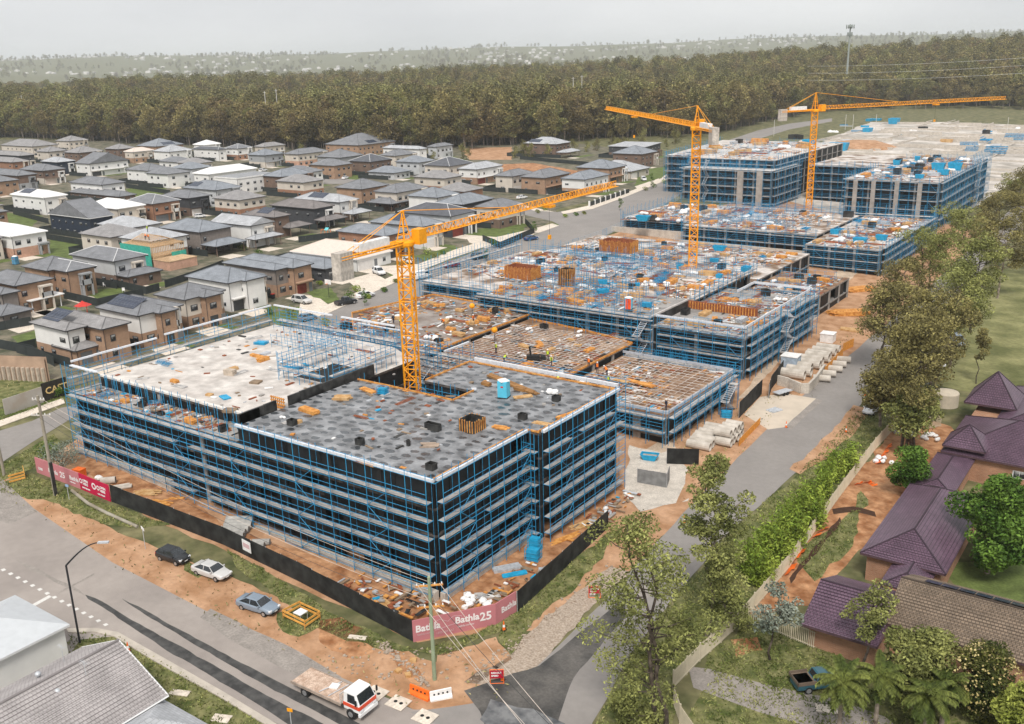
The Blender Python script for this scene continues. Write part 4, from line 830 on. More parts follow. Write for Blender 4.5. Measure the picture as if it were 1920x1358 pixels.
def house(label, vols, near=False, solar=None, extra=None):
    """vols: dict per volume - c (survey column,row of the near eave corner), L, R (survey columns of the two far eave corners), e eave height, roof, w wall(s)"""
    T = None; rr = random.Random(label); x0p = None
    for k, v in enumerate(vols):
        e = v.get('e', 6.3); z = 3.
        for _ in range(20): P = unz(v['c'][0], v['c'][1], z + e); z = .5 * z + .5 * float(hz(P[0]))
        ov = v.get('ov', .5); ez = z + e
        x1, y0 = P[0], P[1]; x0 = x0p if v.get('L') == 'same' else solvex(v['L'], y0, ez, x1); y1 = solvey(v['R'], x1, ez, y0)
        if k == 0: x0p = x0
        x1 -= ov; y0 += ov; x0 += ov; y1 -= ov
        BB = (x0, y0, x1, y1) if k == 0 else (min(BB[0], x0), min(BB[1], y0), max(BB[2], x1), max(BB[3], y1))
        if 'dmin' in v: y1 = max(y1, y0 + v['dmin'])
        if y1 - y0 < 3: y1 = y0 + v.get('d', 9)
        if x1 - x0 < 3: x0 = x1 - v.get('wd', 12)
        if v.get('R2'): y1 = y0 + v['R2']
        if T is None: T = thing(v.get('name', 'house'), label, 'house', ((x0 + x1) / 2, (y0 + y1) / 2, float(hz((x0 + x1) / 2)) - .1))
        zb = float(hz(x1)) - .3; rmat = R_[v.get('roof', 'grey')]; wl, wu = (v['w'] if isinstance(v['w'], tuple) else (v['w'], v['w']))
        zs_ = z + 2.75
        if not v.get('open'):
            if e > 4:
                MB().box((x0, y0, zb), (x1, y1, zs_)).build('lower_wall', W_[wl], T, world=True, uv=True)
                MB().box((x0 + .02, y0 + .02, zs_), (x1 - .02, y1 - .02, ez - .1)).build('upper_wall', W_[wu], T, world=True, uv=True)
            else: MB().box((x0, y0, zb), (x1, y1, ez - .1)).build('wall', W_[wl], T, world=True, uv=True)
        else:
            for qx in (x0 + .2, x1 - .2):
                for qy in (y0 + .2, y1 - .2): MB().tube((qx, qy, zb), (qx, qy, ez - .2), .12).build('post', m_fw if v['roof'] == 'white' else W_['brown'], T, world=True)
        fm = m_fw if v.get('roof') in ('white', 'cream') or v.get('wg') else m_fasc
        mb = MB()
        if v.get('flat'):
            MB().box((x0 - .15, y0 - .15, ez), (x1 + .15, y1 + .15, ez + .5)).box((x0, y0, ez + .5), (x1, y1, ez + .51)).build('parapet', W_[wu], T, world=True)
            MB().box((x0 + .2, y0 + .2, ez + .512), (x1 - .2, y1 - .2, ez + .53)).build('roof', R_['light'], T, world=True)
        elif v.get('skillion'):
            s = v['skillion']; a = [(x0 - ov, y0 - ov, ez), (x1 + ov, y0 - ov, ez), (x1 + ov, y1 + ov, ez + s), (x0 - ov, y1 + ov, ez + s)]
            mb.add(a + [(p[0], p[1], p[2] - .2) for p in a], [(0, 1, 2, 3), (7, 6, 5, 4), (0, 4, 5, 1), (1, 5, 6, 2), (2, 6, 7, 3), (3, 7, 4, 0)]); mb.build('roof', rmat, T, world=True, uv=True)
            if s > .3: MB().add([(x0, y1, ez - .2), (x1, y1, ez - .2), (x1, y1, ez + s - .2), (x0, y1, ez + s - .2), (x0, y0, ez - .2), (x1, y0, ez - .2)], [(1, 0, 3, 2), (5, 1, 2), (0, 4, 3)]).build('upper_wall', W_[wu], T, world=True)
        else:
            A, B, C_, D, c, alx, hh = hip(mb, x0, x1, y0, y1, ez, v.get('pitch', .40), ov, 0, v.get('gable'))
            if v.get('gable'):
                g = v['gable']
                if g == 'y': MB().add([(x0, y0, ez), (x1, y0, ez), (c[0][0], y0 + .01, c[0][2] - .15), (x0, y1, ez), (x1, y1, ez), (c[1][0], y1 - .01, c[1][2] - .15)], [(0, 1, 2), (4, 3, 5)]).build('gable_wall', W_[wu], T, world=True)
                else: MB().add([(x0, y0, ez), (x0, y1, ez), (x0 + .01, c[0][1], c[0][2] - .15), (x1, y0, ez), (x1, y1, ez), (x1 - .01, c[1][1], c[1][2] - .15)], [(1, 0, 2), (3, 4, 5)]).build('gable_wall', W_[wu], T, world=True)
            ro = mb.build('roof', [rmat, fm], T, world=True, uv=True)
            rc = MB(); lines = [(c[0], c[1])]
            if not v.get('gable'):
                lines += ([(A, c[0]), (D, c[0]), (B, c[1]), (C_, c[1])] if alx else [(A, c[0]), (B, c[0]), (C_, c[1]), (D, c[1])])
            for a, b in lines: rc.tube(Vector(a) + Vector((0, 0, .03)), Vector(b) + Vector((0, 0, .03)), .09, 4)
            rc.build('ridge_cap', rmat if not v.get('wv') else m_fw, ro, world=True)
            if v.get('solar'):
                sx, sy, nx_, ny_ = v['solar']            # on the slope facing -y (south) unless the ridge runs along y
                if alx:
                    w0 = (x1 - x0); yy = y0 + .6; 
                    for i in range(nx_):
                        for j in range(ny_):
                            xx = x0 + w0 * sx + i * 1.05; y_ = yy + sy + j * 1.6; zz = ez + (y_ - (y0 - ov)) * v.get('pitch', .40) + .10; z2 = zz + 1.55 * v.get('pitch', .40)
                            MB().add([(xx, y_, zz), (xx + 1, y_, zz), (xx + 1, y_ + 1.55, z2), (xx, y_ + 1.55, z2), (xx, y_, zz - .05), (xx + 1, y_, zz - .05), (xx + 1, y_ + 1.55, z2 - .05), (xx, y_ + 1.55, z2 - .05)],
                                     [(0, 1, 2, 3), (4, 5, 1, 0), (5, 6, 2, 1), (6, 7, 3, 2), (7, 4, 0, 3)]).build('solar_panel', m_solar, T, world=True, uv=True)
                else:
                    for i in range(nx_):
                        for j in range(ny_):
                            y_ = y0 + (y1 - y0) * sx + i * 1.05; x_ = x1 - .4 - sy - j * 1.6; zz = ez + ((x1 + ov) - x_) * v.get('pitch', .40) + .1; z2 = zz + 1.55 * v.get('pitch', .40)
                            MB().add([(x_, y_, zz), (x_, y_ + 1, zz), (x_ - 1.55, y_ + 1, z2), (x_ - 1.55, y_, z2), (x_, y_, zz - .05), (x_, y_ + 1, zz - .05)], [(0, 1, 2, 3), (0, 4, 5, 1)]).build('solar_panel', m_solar, T, world=True, uv=True)
        if v.get('open') or v.get('nowin'): continue
        # windows on the two faces towards the street and the south
        wht = wl == 'white' or wu == 'white' and rr.random() < .5
        rows = [(z + 3.6, 1.2)] if e > 4 else []
        rows.append((z + .9, 1.3))
        for (zw, hw) in rows:
            n = max(1, int((x1 - x0) / (3.4 if near else 4.6)))
            for i in range(n):
                if rr.random() < .8 and not (v.get('nos')): window(T, x0 + (x1 - x0) * (i + .3) / n + rr.uniform(-.2, .2), y0, zw + .2, rr.choice([.9, 1.3, 1.7]), hw - .35, 'S', wht)
            n = max(1, int((y1 - y0) / 3.2)); g = v.get('g') and zw < z + 2
            for i in range(n):
                yy = y0 + (y1 - y0) * (i + .25) / n
                if g and (yy < y0 + (y1 - y0) * .62): continue
                if rr.random() < .85: window(T, x1, yy, zw, rr.choice([1.2, 1.6, 1.0]), hw, 'E', wht)
        if v.get('g'):
            gw = min(4.8, (y1 - y0) * .5); gy0 = y0 + .7
            gd = MB().box((x1, gy0, z - .05), (x1 + .06, gy0 + gw, z + 2.2))
            for q in range(1, 5): gd.box((x1 + .06, gy0, z + 2.2 * q / 5 - .02), (x1 + .075, gy0 + gw, z + 2.2 * q / 5))
            gd.build('garage_door', m_gdoor[v['g']], T, world=True)
            dn = MB().box((x1, gy0 + gw + .8, z), (x1 + .07, gy0 + gw + 1.8, z + 2.1)).build('front_door', m_gdoor['g'], T, world=True)
            if e > 4 and rr.random() < .8: MB().box((x1, gy0 - .4, zs_ - .12), (x1 + .9, y1 - .3, zs_ + .1)).build('porch_slab', W_[wu], T, world=True)
        if e > 4 and x1 - x0 > 5 and y1 - y0 > 6:
            py = y1 - rr.uniform(2.8, 4.2); pc = rr.choice([wu, wl, 'white', 'grey', 'cream']); ph = rr.choice([3.0, 5.0, ez - z - .3])
            MB().box((x1 + .02, py, z - .2), (x1 + .35, py + .35, z + ph)).box((x1 + .95, py, z - .2), (x1 + 1.3, py + .35, z + ph)).box((x1 + .95, py + 2.2, z - .2), (x1 + 1.3, py + 2.55, z + ph)).box((x1 + .02, py - .1, z + ph), (x1 + 1.4, py + 2.65, z + ph + .35)).box((x1 + .02, py - .05, z + 2.7), (x1 + 1.3, py + 2.6, z + 2.95)).build('portico', W_[pc], T, world=True)
            if ph > 4: MB().box((x1 + 1.25, py, z + 2.95), (x1 + 1.3, py + 2.5, z + 3.9)).build('balustrade', W_[rr.choice(['white', 'grey', 'dark'])], T, world=True)
        MB().tube((x1 + .06, y0 + .1, zb), (x1 + .06, y0 + .1, ez - .2), .05).build('downpipe', m_fasc, T, world=True)
    if T.get('category') == 'house' and 'tower' not in label:
        (fx0, fy0, fx1, fy1) = BB
        dress(label, fx0, fy0, fx1, fy1)
    return T
V = lambda c, L, R, roof, w_, **k: dict(c=c, L=L, R=R, roof=roof, w=w_, **k)
NS = dict(near=True)
H = [
 ('brick two-storey house with lone solar arrays and side garage, nearest the scaffolded block corner', [V((122.8, 621), 54, 165, 'warm', ('tan', 'white'), solar=(.12, .4, 5, 2)), V((190, 618), 'same', 246.6, 'warm', 'tan'), V((140.6, 659), 95.6, 193, 'warm', 'tan', e=2.9, g='g', nos=1)], 1),
 ('brick two-storey house with large solar array, second in the front row', [V((257.8, 592.8), 178, 287, 'grey', ('tan', 'white'), solar=(.1, .3, 8, 2)), V((299, 588), 'same', 335.6, 'grey', 'tan', g='d')], 1),
 ('brick house with cream upper side and plain grey roof, third in the front row', [V((345, 562.8), 287, 373, 'grey', ('tan', 'cream')), V((383, 558), 'same', 420, 'grey', 'tan', g='d')], 1),
 ('white rendered house with dark window frames and slate-blue porch surround', [V((427, 531.5), 345.6, 451, 'blue', 'white', g='d'), V((460, 527), 'same', 501, 'blue', 'white')], 1),
 ('large brown brick house with red timber garage door', [V((515, 507), 416, 545, 'blue', ('tan', 'taupe')), V((549, 503), 'same', 589, 'blue', 'tan', g='r')], 1),
 ('single-storey grey house half hidden behind the crane counterweight', [V((609, 505), 497, 655, 'blue', 'dark', e=3.2)], 1),
 ('single-storey house with pale cream roof and white garage', [V((668, 487), 543, 737, 'cream', ('white', 'white'), e=3.2, g='w')], 1),
 ('wide brick house with dark grey roof behind the crane mast', [V((722, 443), 629, 765, 'blue', 'brick', g='d')], 1),
 ('light rendered house with solar roof right behind the crane head', [V((792, 425.6), 690, 834, 'blue', ('white', 'lgrey'), g='w', solar=(.3, .6, 5, 2))], 1),
 ('house with near-black roof and grey upper wall, red garage door', [V((845, 406), 745, 894, 'dark', ('dark', 'lgrey'), g='r', wv=1)], 1),
 ('corner house in cream over brown brick with fenced lawn', [V((937, 391), 889, 982, 'grey', ('brown', 'cream'))], 1),
 ('dark-walled house with broad grey roof behind the corner house', [V((867.5, 384), 815, 927, 'blue', 'dark')], 0),
 ('white house with hipped grey roof in the second row', [V((819.7, 371), 762, 863, 'blue', 'white')], 0),
 ('cream and brick house with lower porch roof in the second row', [V((743.8, 362), 699, 805, 'grey', ('brown', 'cream')), V((734, 383), 687, 745.6, 'grey', 'brown', e=2.9, open=1)], 0),
 ('plain brown brick house with warm grey roof in the second row', [V((677.5, 355), 627, 730, 'grey', 'tan')], 0),
 ('house with big solar array and white gable wall in the third row', [V((636, 379.7), 548, 674, 'light', ('brown', 'white'), solar=(.25, .5, 7, 2)), V((662, 402), 640, 698, 'light', 'brown', e=2.9, open=1)], 0),
 ('charcoal-clad house with brown roof and deep alfresco', [V((588.4, 392), 505, 628, 'brown', 'dark'), V((610, 415), 588, 653, 'brown', 'dark', e=2.9, open=1)], 0),
 ('brown brick house with solar panels and side patio roof', [V((514, 408), 452, 546, 'brown', 'brown', solar=(.35, .4, 5, 2)), V((544, 428), 520, 586, 'brown', 'brown', e=2.9, open=1)], 0),
 ('white gabled house with pale metal roof above a brick patio', [V((469, 424), 393, 516, 'light', 'white', gable='x'), V((478, 450), 459, 532, 'light', 'tan', e=2.9, open=1)], 0),
 ('taupe house with blue-grey skillion roofs beside the timber frame', [V((374, 436), 297, 437, 'blue', 'taupe'), V((404.7, 463), 375.6, 463, 'blue', 'taupe', e=2.9, open=1)], 1),
 ('white rendered house with white roof at the left edge, blue portable toilet outside', [V((19, 444), -60, 90, 'white', ('pink', 'white'))], 1),
 ('navy gabled house with white trim and balcony', [V((167, 410), 88, 215, 'grey', 'navy', gable='y', wg=1, g='c')], 1),
 ('cream brick house with bright white hipped roof', [V((218.5, 392), 157, 274, 'white', ('cream', 'cream'), g='c')], 0),
 ('orange brick house with grey hipped roof beside the white-roofed house', [V((285, 383), 232, 340, 'grey', 'brick', g='g', wv=1)], 0),
 ('dark two-storey house with white garage door and solar outline', [V((353, 372), 300, 396, 'grey', ('brown', 'dark'), g='w')], 0),
 ('light grey modern house with dark frames and solar panels', [V((404, 357), 340, 454, 'blue', ('lgrey', 'lgrey'), g='d', solar=(.1, .4, 5, 2))], 0),
 ('white cube house with flat parapet roof', [V((444, 337), 432, 524, 'light', 'white', e=6.2, flat=1, wd=14)], 0),
 ('brown brick house with awning beside the white cube house', [V((527.5, 332), 490, 588, 'blue', ('brown', 'brown'))], 0),
 ('white house with long bright white roof', [V((390.6, 327), 360, 483, 'white', 'white')], 0),
 ('white walled house with plain grey roof and low brown rear wing', [V((190, 347), 128, 236, 'grey', 'white'), V((223, 369), 128, 257, 'grey', 'brown', e=2.9)], 0),
 ('white house with white roof and dark solar sheet', [V((81.6, 371), 18, 127.5, 'white', 'white', solar=(.15, .5, 7, 2))], 0),
 ('white house with grey roof behind dark fence', [V((277.5, 320.6), 234, 322.5, 'grey', 'white')], 0),
 ('white gabled house with dark window surrounds', [V((167, 307.5), 139, 242, 'grey', 'white', gable='x', g='d')], 0),
 ('grey and brown house at the left edge with balconies', [V((32, 330), -30, 71, 'grey', ('grey', 'brown'))], 0),
 ('brown house with brick pillar and white balcony', [V((79, 320.6), 35, 124, 'grey', ('cream', 'brown'), g='c')], 0),
 ('navy house with pale grey roof', [V((107, 304.7), 75, 142, 'light', 'navy')], 0),
 ('orange brick house at the left edge under a broad grey roof', [V((22.5, 304.7), -40, 56, 'warm', 'brick')], 0),
 ('grey house with dark gable at the left edge', [V((37, 292.5), -20, 66, 'warm', 'dark')], 0),
 ('cream house with long warm grey roof', [V((90, 285), 66, 127, 'warm', 'cream')], 0),
 ('brown house with many roof ridges', [V((146, 287), 118, 195, 'warm', 'brown')], 0),
 ('cream-roofed house with teal corner', [V((249, 285), 231, 289, 'cream', ('tan', 'cream'))], 0),
 ('white house with silver roof and tree in front', [V((317, 285), 285, 362, 'light', 'white')], 0),
 ('white house under charcoal roof with green corner', [V((409, 281), 360, 426, 'dark', ('white', 'white'), wv=1)], 0),
 ('white over red brick house with grey roof', [V((445, 279), 420, 474, 'grey', ('brick', 'white'), wv=1)], 0),
 ('orange brick house with white upper windows by the forest', [V((495.6, 275.6), 475, 536, 'warm', ('tan', 'cream'))], 0),
 ('cream and grey house with white garage', [V((495.6, 291.6), 463, 533, 'blue', ('cream', 'grey'), g='w')], 0),
 ('pink brick house with white windows', [V((559, 289.7), 531, 616.6, 'grey', ('pink', 'cream'))], 0),
 ('tan house with large solar roof by the forest', [V((672, 272.8), 608, 742, 'grey', ('tan', 'tan'), solar=(.3, .3, 7, 2))], 0),
 ('grey house with white balcony band', [V((638, 296), 592, 683, 'grey', ('grey', 'grey'), g='w')], 0),
 ('dark brown house with charcoal roof and tall columns', [V((694, 303.8), 653, 735.6, 'dark', ('brown', 'brown'), wv=1)], 0),
 ('cream house with rows of narrow windows', [V((742, 292.5), 710, 782, 'grey', 'cream')], 0),
 ('white modern house with box upper storey', [V((787, 280), 715.6, 802, 'light', 'white')], 0),
 ('pale grey house with high roof at the end of its row', [V((819, 275.6), 800, 850.6, 'grey', 'lgrey')], 0),
 ('charcoal-roofed house with cream front and white garage door', [V((843, 312), 793.4, 888, 'dark', ('dark', 'cream'), g='w', wv=1)], 0),
 ('brick and white house with tall porch columns', [V((894, 318), 857, 944, 'light', ('tan', 'white'), g='r')], 0),
 ('beige house with arched white entry', [V((961, 331), 925.6, 1002.5, 'grey', ('cream', 'cream'), g='w')], 0),
 ('brick house with white frame balcony and grey garage door', [V((1022, 334), 974, 1070.6, 'grey', ('tan', 'tan'), g='g')], 0),
 ('corner house with white entry and pillar fence at the street bend', [V((1097, 337), 1050, 1144, 'blue', ('tan', 'white'))], 0),
 ('brick house with broad grey hip roof behind the street bend', [V((1143.75, 316.6), 1079, 1175.6, 'blue', ('tan', 'tan'), g='d')], 0),
 ('single-storey house with grey roof and white garage beside the far footpath', [V((1183, 322), 1100, 1220, 'light', 'cream', e=3.2, g='w')], 0),
 ('brown brick house with hipped roof at the end of the street', [V((1203.75, 289.4), 1146.6, 1233.75, 'blue', ('brown', 'brown'))], 0),
 ('brown house with white-edged skillion roof at the forest edge', [V((1209, 276), 1139, 1241, 'light', ('brown', 'dark'), e=6, skillion=.9)], 0),
 ('lone brown house with solar roof and patio at the forest edge', [V((1042.5, 270.6), 980.6, 1070.6, 'light', ('brown', 'brown'), solar=(.1, .4, 7, 2)), V((1062, 286.5), 1042, 1089, 'light', 'brown', e=2.9, open=1)], 0),
 ('cream house whose roof stands highest at the left forest edge', [V((129, 265), 103, 167, 'warm', 'cream')], 0),
 ('brown house below the left forest edge', [V((221, 280), 195, 255, 'warm', 'brown')], 0),
 ('house with solar-covered silver roof at the forest edge', [V((292.5, 275), 255, 345, 'blue', ('tan', 'tan'), solar=(.3, .3, 8, 2))], 0),
 ('far left house with light roof below the forest', [V((60, 275), 0, 110, 'warm', 'cream')], 0),
 ('small white-roofed house between darker roofs at the forest edge', [V((385, 272), 361, 415, 'white', 'white')], 0),
 ('brown brick house at the left edge behind the white pergola', [V((27, 536.6), -40, 101, 'grey', 'tan')], 1),
 ('taupe house with dark-framed window at the left edge', [V((0, 553), -70, 38.5, 'grey', 'taupe'), V((2, 593), -70, 64, 'grey', 'taupe', e=2.9)], 1),
 ('brown brick house with lawn and two white garden chairs', [V((88, 508), 39, 110, 'grey', 'tan'), V((124, 510), 'same', 182, 'grey', 'tan', wv=1)], 1),
 ('light grey clad house with separate patio hip roof', [V((212, 490.6), 129, 278, 'grey', ('brown', 'lgrey'), wv=1), V((239, 520), 214, 306, 'grey', 'brown', e=2.9)], 1),
]
for lab, vols, nr in H: house(lab, vols, bool(nr))
pg = house('white flat-roofed pergola over a paved terrace', [V((56, 565), 37, 121, 'white', 'white', e=2.7, open=1, skillion=.15, name='pergola')], True)
pg['category'] = 'pergola'
# timber house frame under construction
def timber_frame():
    P = at(290, 503); T = thing('half_built_house', 'half-built timber house frame wrapped in teal netting, roof trusses bare', 'house', P)
    m = M('new_pine', (.62, .42, .24), .8, .15, 3); x1 = P.x; y0 = P.y; x0 = x1 - 13; y1 = y0 + 9.5; z = P.z
    for i in range(27):
        x = x0 + (x1 - x0) * i / 26; MB().box((x - .05, y0, z), (x + .05, y0 + .1, z + 5.3)).build('stud', m, T, world=True)
    for i in range(20):
        y = y0 + (y1 - y0) * i / 19; MB().box((x1 - .1, y - .05, z), (x1, y + .05, z + 5.3)).build('stud', m, T, world=True)
    for zz in (0, 2.5, 2.8, 5.2): MB().box((x0, y0, z + zz), (x1, y0 + .12, z + zz + .15)).box((x1 - .12, y0, z + zz), (x1, y1, z + zz + .15)).box((x0, y1, z + zz), (x1, y1 + .1, z + zz + .15)).box((x0, y0, z + zz), (x0 + .1, y1, z + zz + .15)).build('plate', m, T, world=True)
    MB().box((x0, y0, z + 2.6), (x1, y1, z + 2.7)).build('floor_sheet', M('particle_board', (.52, .36, .22), .9), T, world=True)
    for i in range(22):
        x = x0 + (x1 - x0) * i / 21; ap = (x, (y0 + y1) / 2, z + 5.4 + min(2.1, (min(i, 21 - i) + .6) * .5)); mb = MB()
        mb.tube((x, y0 - .5, z + 5.4), ap, .05); mb.tube(ap, (x, y1 + .5, z + 5.4), .05); mb.tube((x, y0, z + 5.4), (x, y1, z + 5.4), .05); mb.tube(ap, (x, y0 + 3, z + 5.4), .03); mb.tube(ap, (x, y1 - 3, z + 5.4), .03); mb.build('roof_truss', m, T, world=True)
    MB().box((x0, y0 - .6, z + .5), (x1, y0 - .55, z + 5.6)).build('netting', M('teal_netting', (.05, .38, .30), .8), T, world=True)
    MB().box((x1 + .8, y0 + 5, z + .5), (x1 + .85, y1, z + 3.4)).build('netting', M('teal_netting', (.05, .38, .30), .8), T, world=True)
    MB().box((x1 + .3, y0 - .3, z - .2), (x1 + 7, y0 + 8, z + 2.2)).build('brick_base', W_['pink'], T, world=True, uv=True)
    MB().box((x1 + .2, y0 - .4, z + 2.2), (x1 + 7.1, y0 + 8.1, z + 2.4)).build('floor_sheet', M('particle_board', (.52, .36, .22), .9), T, world=True)
    for k in range(14): MB().box((x1 + .4 + k * .48, y0 - .2, z + 2.4), (x1 + .48 + k * .48, y0 - .1, z + 3.4)).build('stud', m, T, world=True)
timber_frame()
# dividing fences of the estate
m_dfence = M('dark_green_fence', (.035, .042, .042), .7, .15, 1)
def dfence(label, pts, h=1.8, mat=None):
    P = [at(*p) for p in pts]; T = thing('garden_fence', label, 'fence', P[0])
    for a, b in zip(P[:-1], P[1:]):
        L = (b - a).length; n = max(1, round(L / 2.4)); d = (b - a) / n
        for k in range(n):
            p = a + d * k; q = p + d * .985; nn = Vector((d.y, -d.x, 0)).normalized() * .03; up = Vector((0, 0, h))
            MB().add([p + nn, q + nn, q + nn + up, p + nn + up, p - nn, q - nn, q - nn + up, p - nn + up], [(0, 1, 2, 3), (7, 6, 5, 4), (3, 2, 6, 7), (0, 3, 7, 4), (1, 5, 6, 2)]).build('fence_panel', mat or m_dfence, T, world=True)
for lab, pts in (('dark fence behind the lawn with two white chairs', [(180, 530), (275, 552), (300, 545)]), ('dark fence between the lawn and the solar roof', [(120, 560), (185, 575), (270, 555)]), ('dark fence with X-brace above the retaining wall', [(-20, 650), (60, 665), (103, 688)]),
                 ('dark fence between the left terrace and the near lawn', [(-10, 622), (60, 610)]), ('dark fence below the white house at upper left', [(25, 402), (92, 420)]), ('dark fence behind the vacant grass lot', [(60, 440), (95, 450), (165, 462)]),
                 ('dark fence around the corner lawn by the street', [(905, 452), (938, 466), (1002, 438), (985, 420)]), ('dark fence along the excavated lot', [(975, 299), (1115, 312)]), ('dark fence behind the play equipment', [(560, 455), (640, 445)]),
                 ('dark fence behind the white second-row house', [(236, 352), (320, 365)]), ('dark fence between the timber frame and the front row', [(310, 540), (370, 520), (420, 500)])):
    dfence(lab, pts)
T = thing('pillar_fence', 'white pillar fence with dark infills round the corner house', 'fence', at(1120, 385))
P = [at(1105, 388), at(1180, 362)]
for k in range(8):
    p = P[0].lerp(P[1], k / 8); MB().obox(p, .5, .5, 2.0).build('pillar', W_['white'], T, world=True)
    q = P[0].lerp(P[1], (k + .5) / 8); MB().obox(q, .15, (P[1] - P[0]).length / 8 - .5, 1.6, 0, math.atan2(P[1].y - P[0].y, P[1].x - P[0].x) - PI / 2).build('infill', m_dfence, T, world=True)
# retaining wall with concrete ribs at the far left
T = thing('retaining_wall', 'pink concrete retaining wall with vertical ribs at the left edge', 'wall', at(60, 715))
A_ = at(-20, 712); B_ = at(90, 716)
MB().quad(A_, B_, B_ + Vector((0, 0, 4.2)), A_ + Vector((0, 0, 4.2))).add([A_ + Vector((0, .4, 0)), B_ + Vector((0, .4, 0)), B_ + Vector((0, .4, 4.2)), A_ + Vector((0, .4, 4.2))], [(3, 2, 1, 0)]).build('wall_face', M('pink_concrete', (.42, .29, .21), .9, .2, .3), T, world=True)
for k in range(12):
    p = A_.lerp(B_, (k + .5) / 12) + Vector((0, -.2, 0)); MB().obox(p, .4, .4, 2.4).build('rib', M('rib_concrete', (.50, .42, .34), .9), T, world=True)
# ---------------- near roofs at the bottom left ----------------
def course_roof(T, name, e0, e1, r0, r1, mat, course=.36, thick=.06):
    """slope from eave line e0-e1 to ridge line r0-r1, laid in stepped courses"""
    e0, e1, r0, r1 = map(Vector, (e0, e1, r0, r1)); n = max(2, int((r0 - e0).length / course)); nrm = (e1 - e0).cross(r0 - e0).normalized()
    if nrm.z < 0: nrm = -nrm
    mb = MB()
    for i in range(n):
        a = e0.lerp(r0, i / n); b = e1.lerp(r1, i / n); c = e1.lerp(r1, (i + 1) / n); d = e0.lerp(r0, (i + 1) / n)
        mb.add([a + nrm * thick, b + nrm * thick, c, d], [(0, 1, 2, 3)]); mb.add([a, b, b + nrm * thick, a + nrm * thick], [(0, 1, 2, 3)])
    return mb.build(name, mat, T, world=True, uv=True)
m_nt = brickmat('pale_pink_roof_tile', (.39, .36, .355), (.345, .32, .315), (.22, .20, .20), .33, .34, .022, .8, .5)
T = thing('house', 'single-storey house with pale pinkish tiled gable roof, nearest at lower left', 'house', (-12.8, -33, 0)); zg = .4
ya, yb = -27.0, -48; xe = -6.6; xw = -19.0; xr = -12.7; ze_, zr = 3.5, 6.5
course_roof(T, 'roof_slope', (xe, yb, ze_), (xe, ya, ze_), (xr, yb, zr), (xr, ya, zr), m_nt); course_roof(T, 'roof_slope', (xw, ya, ze_), (xw, yb, ze_), (xr, ya, zr), (xr, yb, zr), m_nt)
MB().box((xw + .6, yb, 0), (xe - .6, ya - .4, ze_ - .05)).build('wall', W_['white'], T, world=True)
MB().add([(xw + .5, ya - .4, ze_ - .1), (xe - .5, ya - .4, ze_ - .1), (xr, ya - .4, zr - .15), (xw + .5, yb, ze_ - .1), (xe - .5, yb, ze_ - .1), (xr, yb, zr - .15)], [(0, 1, 2), (4, 3, 5)]).build('gable_wall', W_['white'], T, world=True)
MB().tube((xr, yb, zr + .05), (xr, ya, zr + .05), .11, 6).build('ridge_cap', m_nt, T, world=True)
MB().tube((xe + .05, yb, ze_ - .05), (xe + .05, ya, ze_ - .05), .09, 4).tube((xe - .4, ya - .35, 0), (xe - .4, ya - .35, ze_ - .1), .05, 6).build('gutter', m_fw, T, world=True)
MB().tube((xe, ya, ze_), (xr, ya, zr), .08, 4).tube((xw, ya, ze_), (xr, ya, zr), .08, 4).build('barge_board', m_fw, T, world=True)
for (u, v) in ((72, 1268), (108, 1300)):
    q = atz(u, v, 5.6); w_ = thing('roof_ventilator', 'round metal whirly vent on the pinkish tiled roof, ' + ('upper' if u < 90 else 'lower') + ' one', 'vent', (q.x, q.y, q.z - .25)); MB().lathe((0, 0, 0), [(.12, 0), (.12, .25), (.24, .35), (.26, .5), (.16, .62), (.02, .66)], 12).build('vent_cap', m_galv, w_, smooth=True)
for (u, v) in ((118, 1230), (160, 1260)):
    q = atz(u, v, 6.2); a_ = thing('antenna', 'thin television antenna on the pinkish tiled roof, ' + ('at the back' if u < 130 else 'near the ridge end'), 'antenna', (q.x, q.y, 5.6)); mb = MB().tube((0, 0, 0), (0, 0, 1.6), .025).tube((-.5, 0, 1.5), (.5, 0, 1.5), .015)
    for i in range(5): mb.tube((-.4 + i * .2, -.25, 1.5), (-.4 + i * .2, .25, 1.5), .01, 3)
    mb.build('mast', m_galv, a_)
T = thing('house', 'white-walled house with smooth pale grey roof at the left edge by the stop line', 'house', (-26, -31, 0)); m_pr = M('pale_metal_roof', (.52, .54, .56), .5, .04)
MB().box((-31, -50, 0), (-22.4, -26.6, 4.3)).build('wall', W_['white'], T, world=True)
mb = MB(); hip(mb, -31, -22.4, -50, -26.6, 4.4, .36, .4); mb.build('roof', [m_pr, m_fw], T, world=True)
T = thing('house', 'grey hip-roofed garage roof corner at the bottom edge', 'house', (-4, -32, 0))
MB().box((-7.2, -38, 0), (-1.2, -27.4, 2.7)).build('wall', W_['white'], T, world=True)
mb = MB(); hip(mb, -7.2, -1.2, -38, -27.4, 2.8, .5, .4); mb.build('roof', [R_['light'], m_fasc], T, world=True, uv=True)
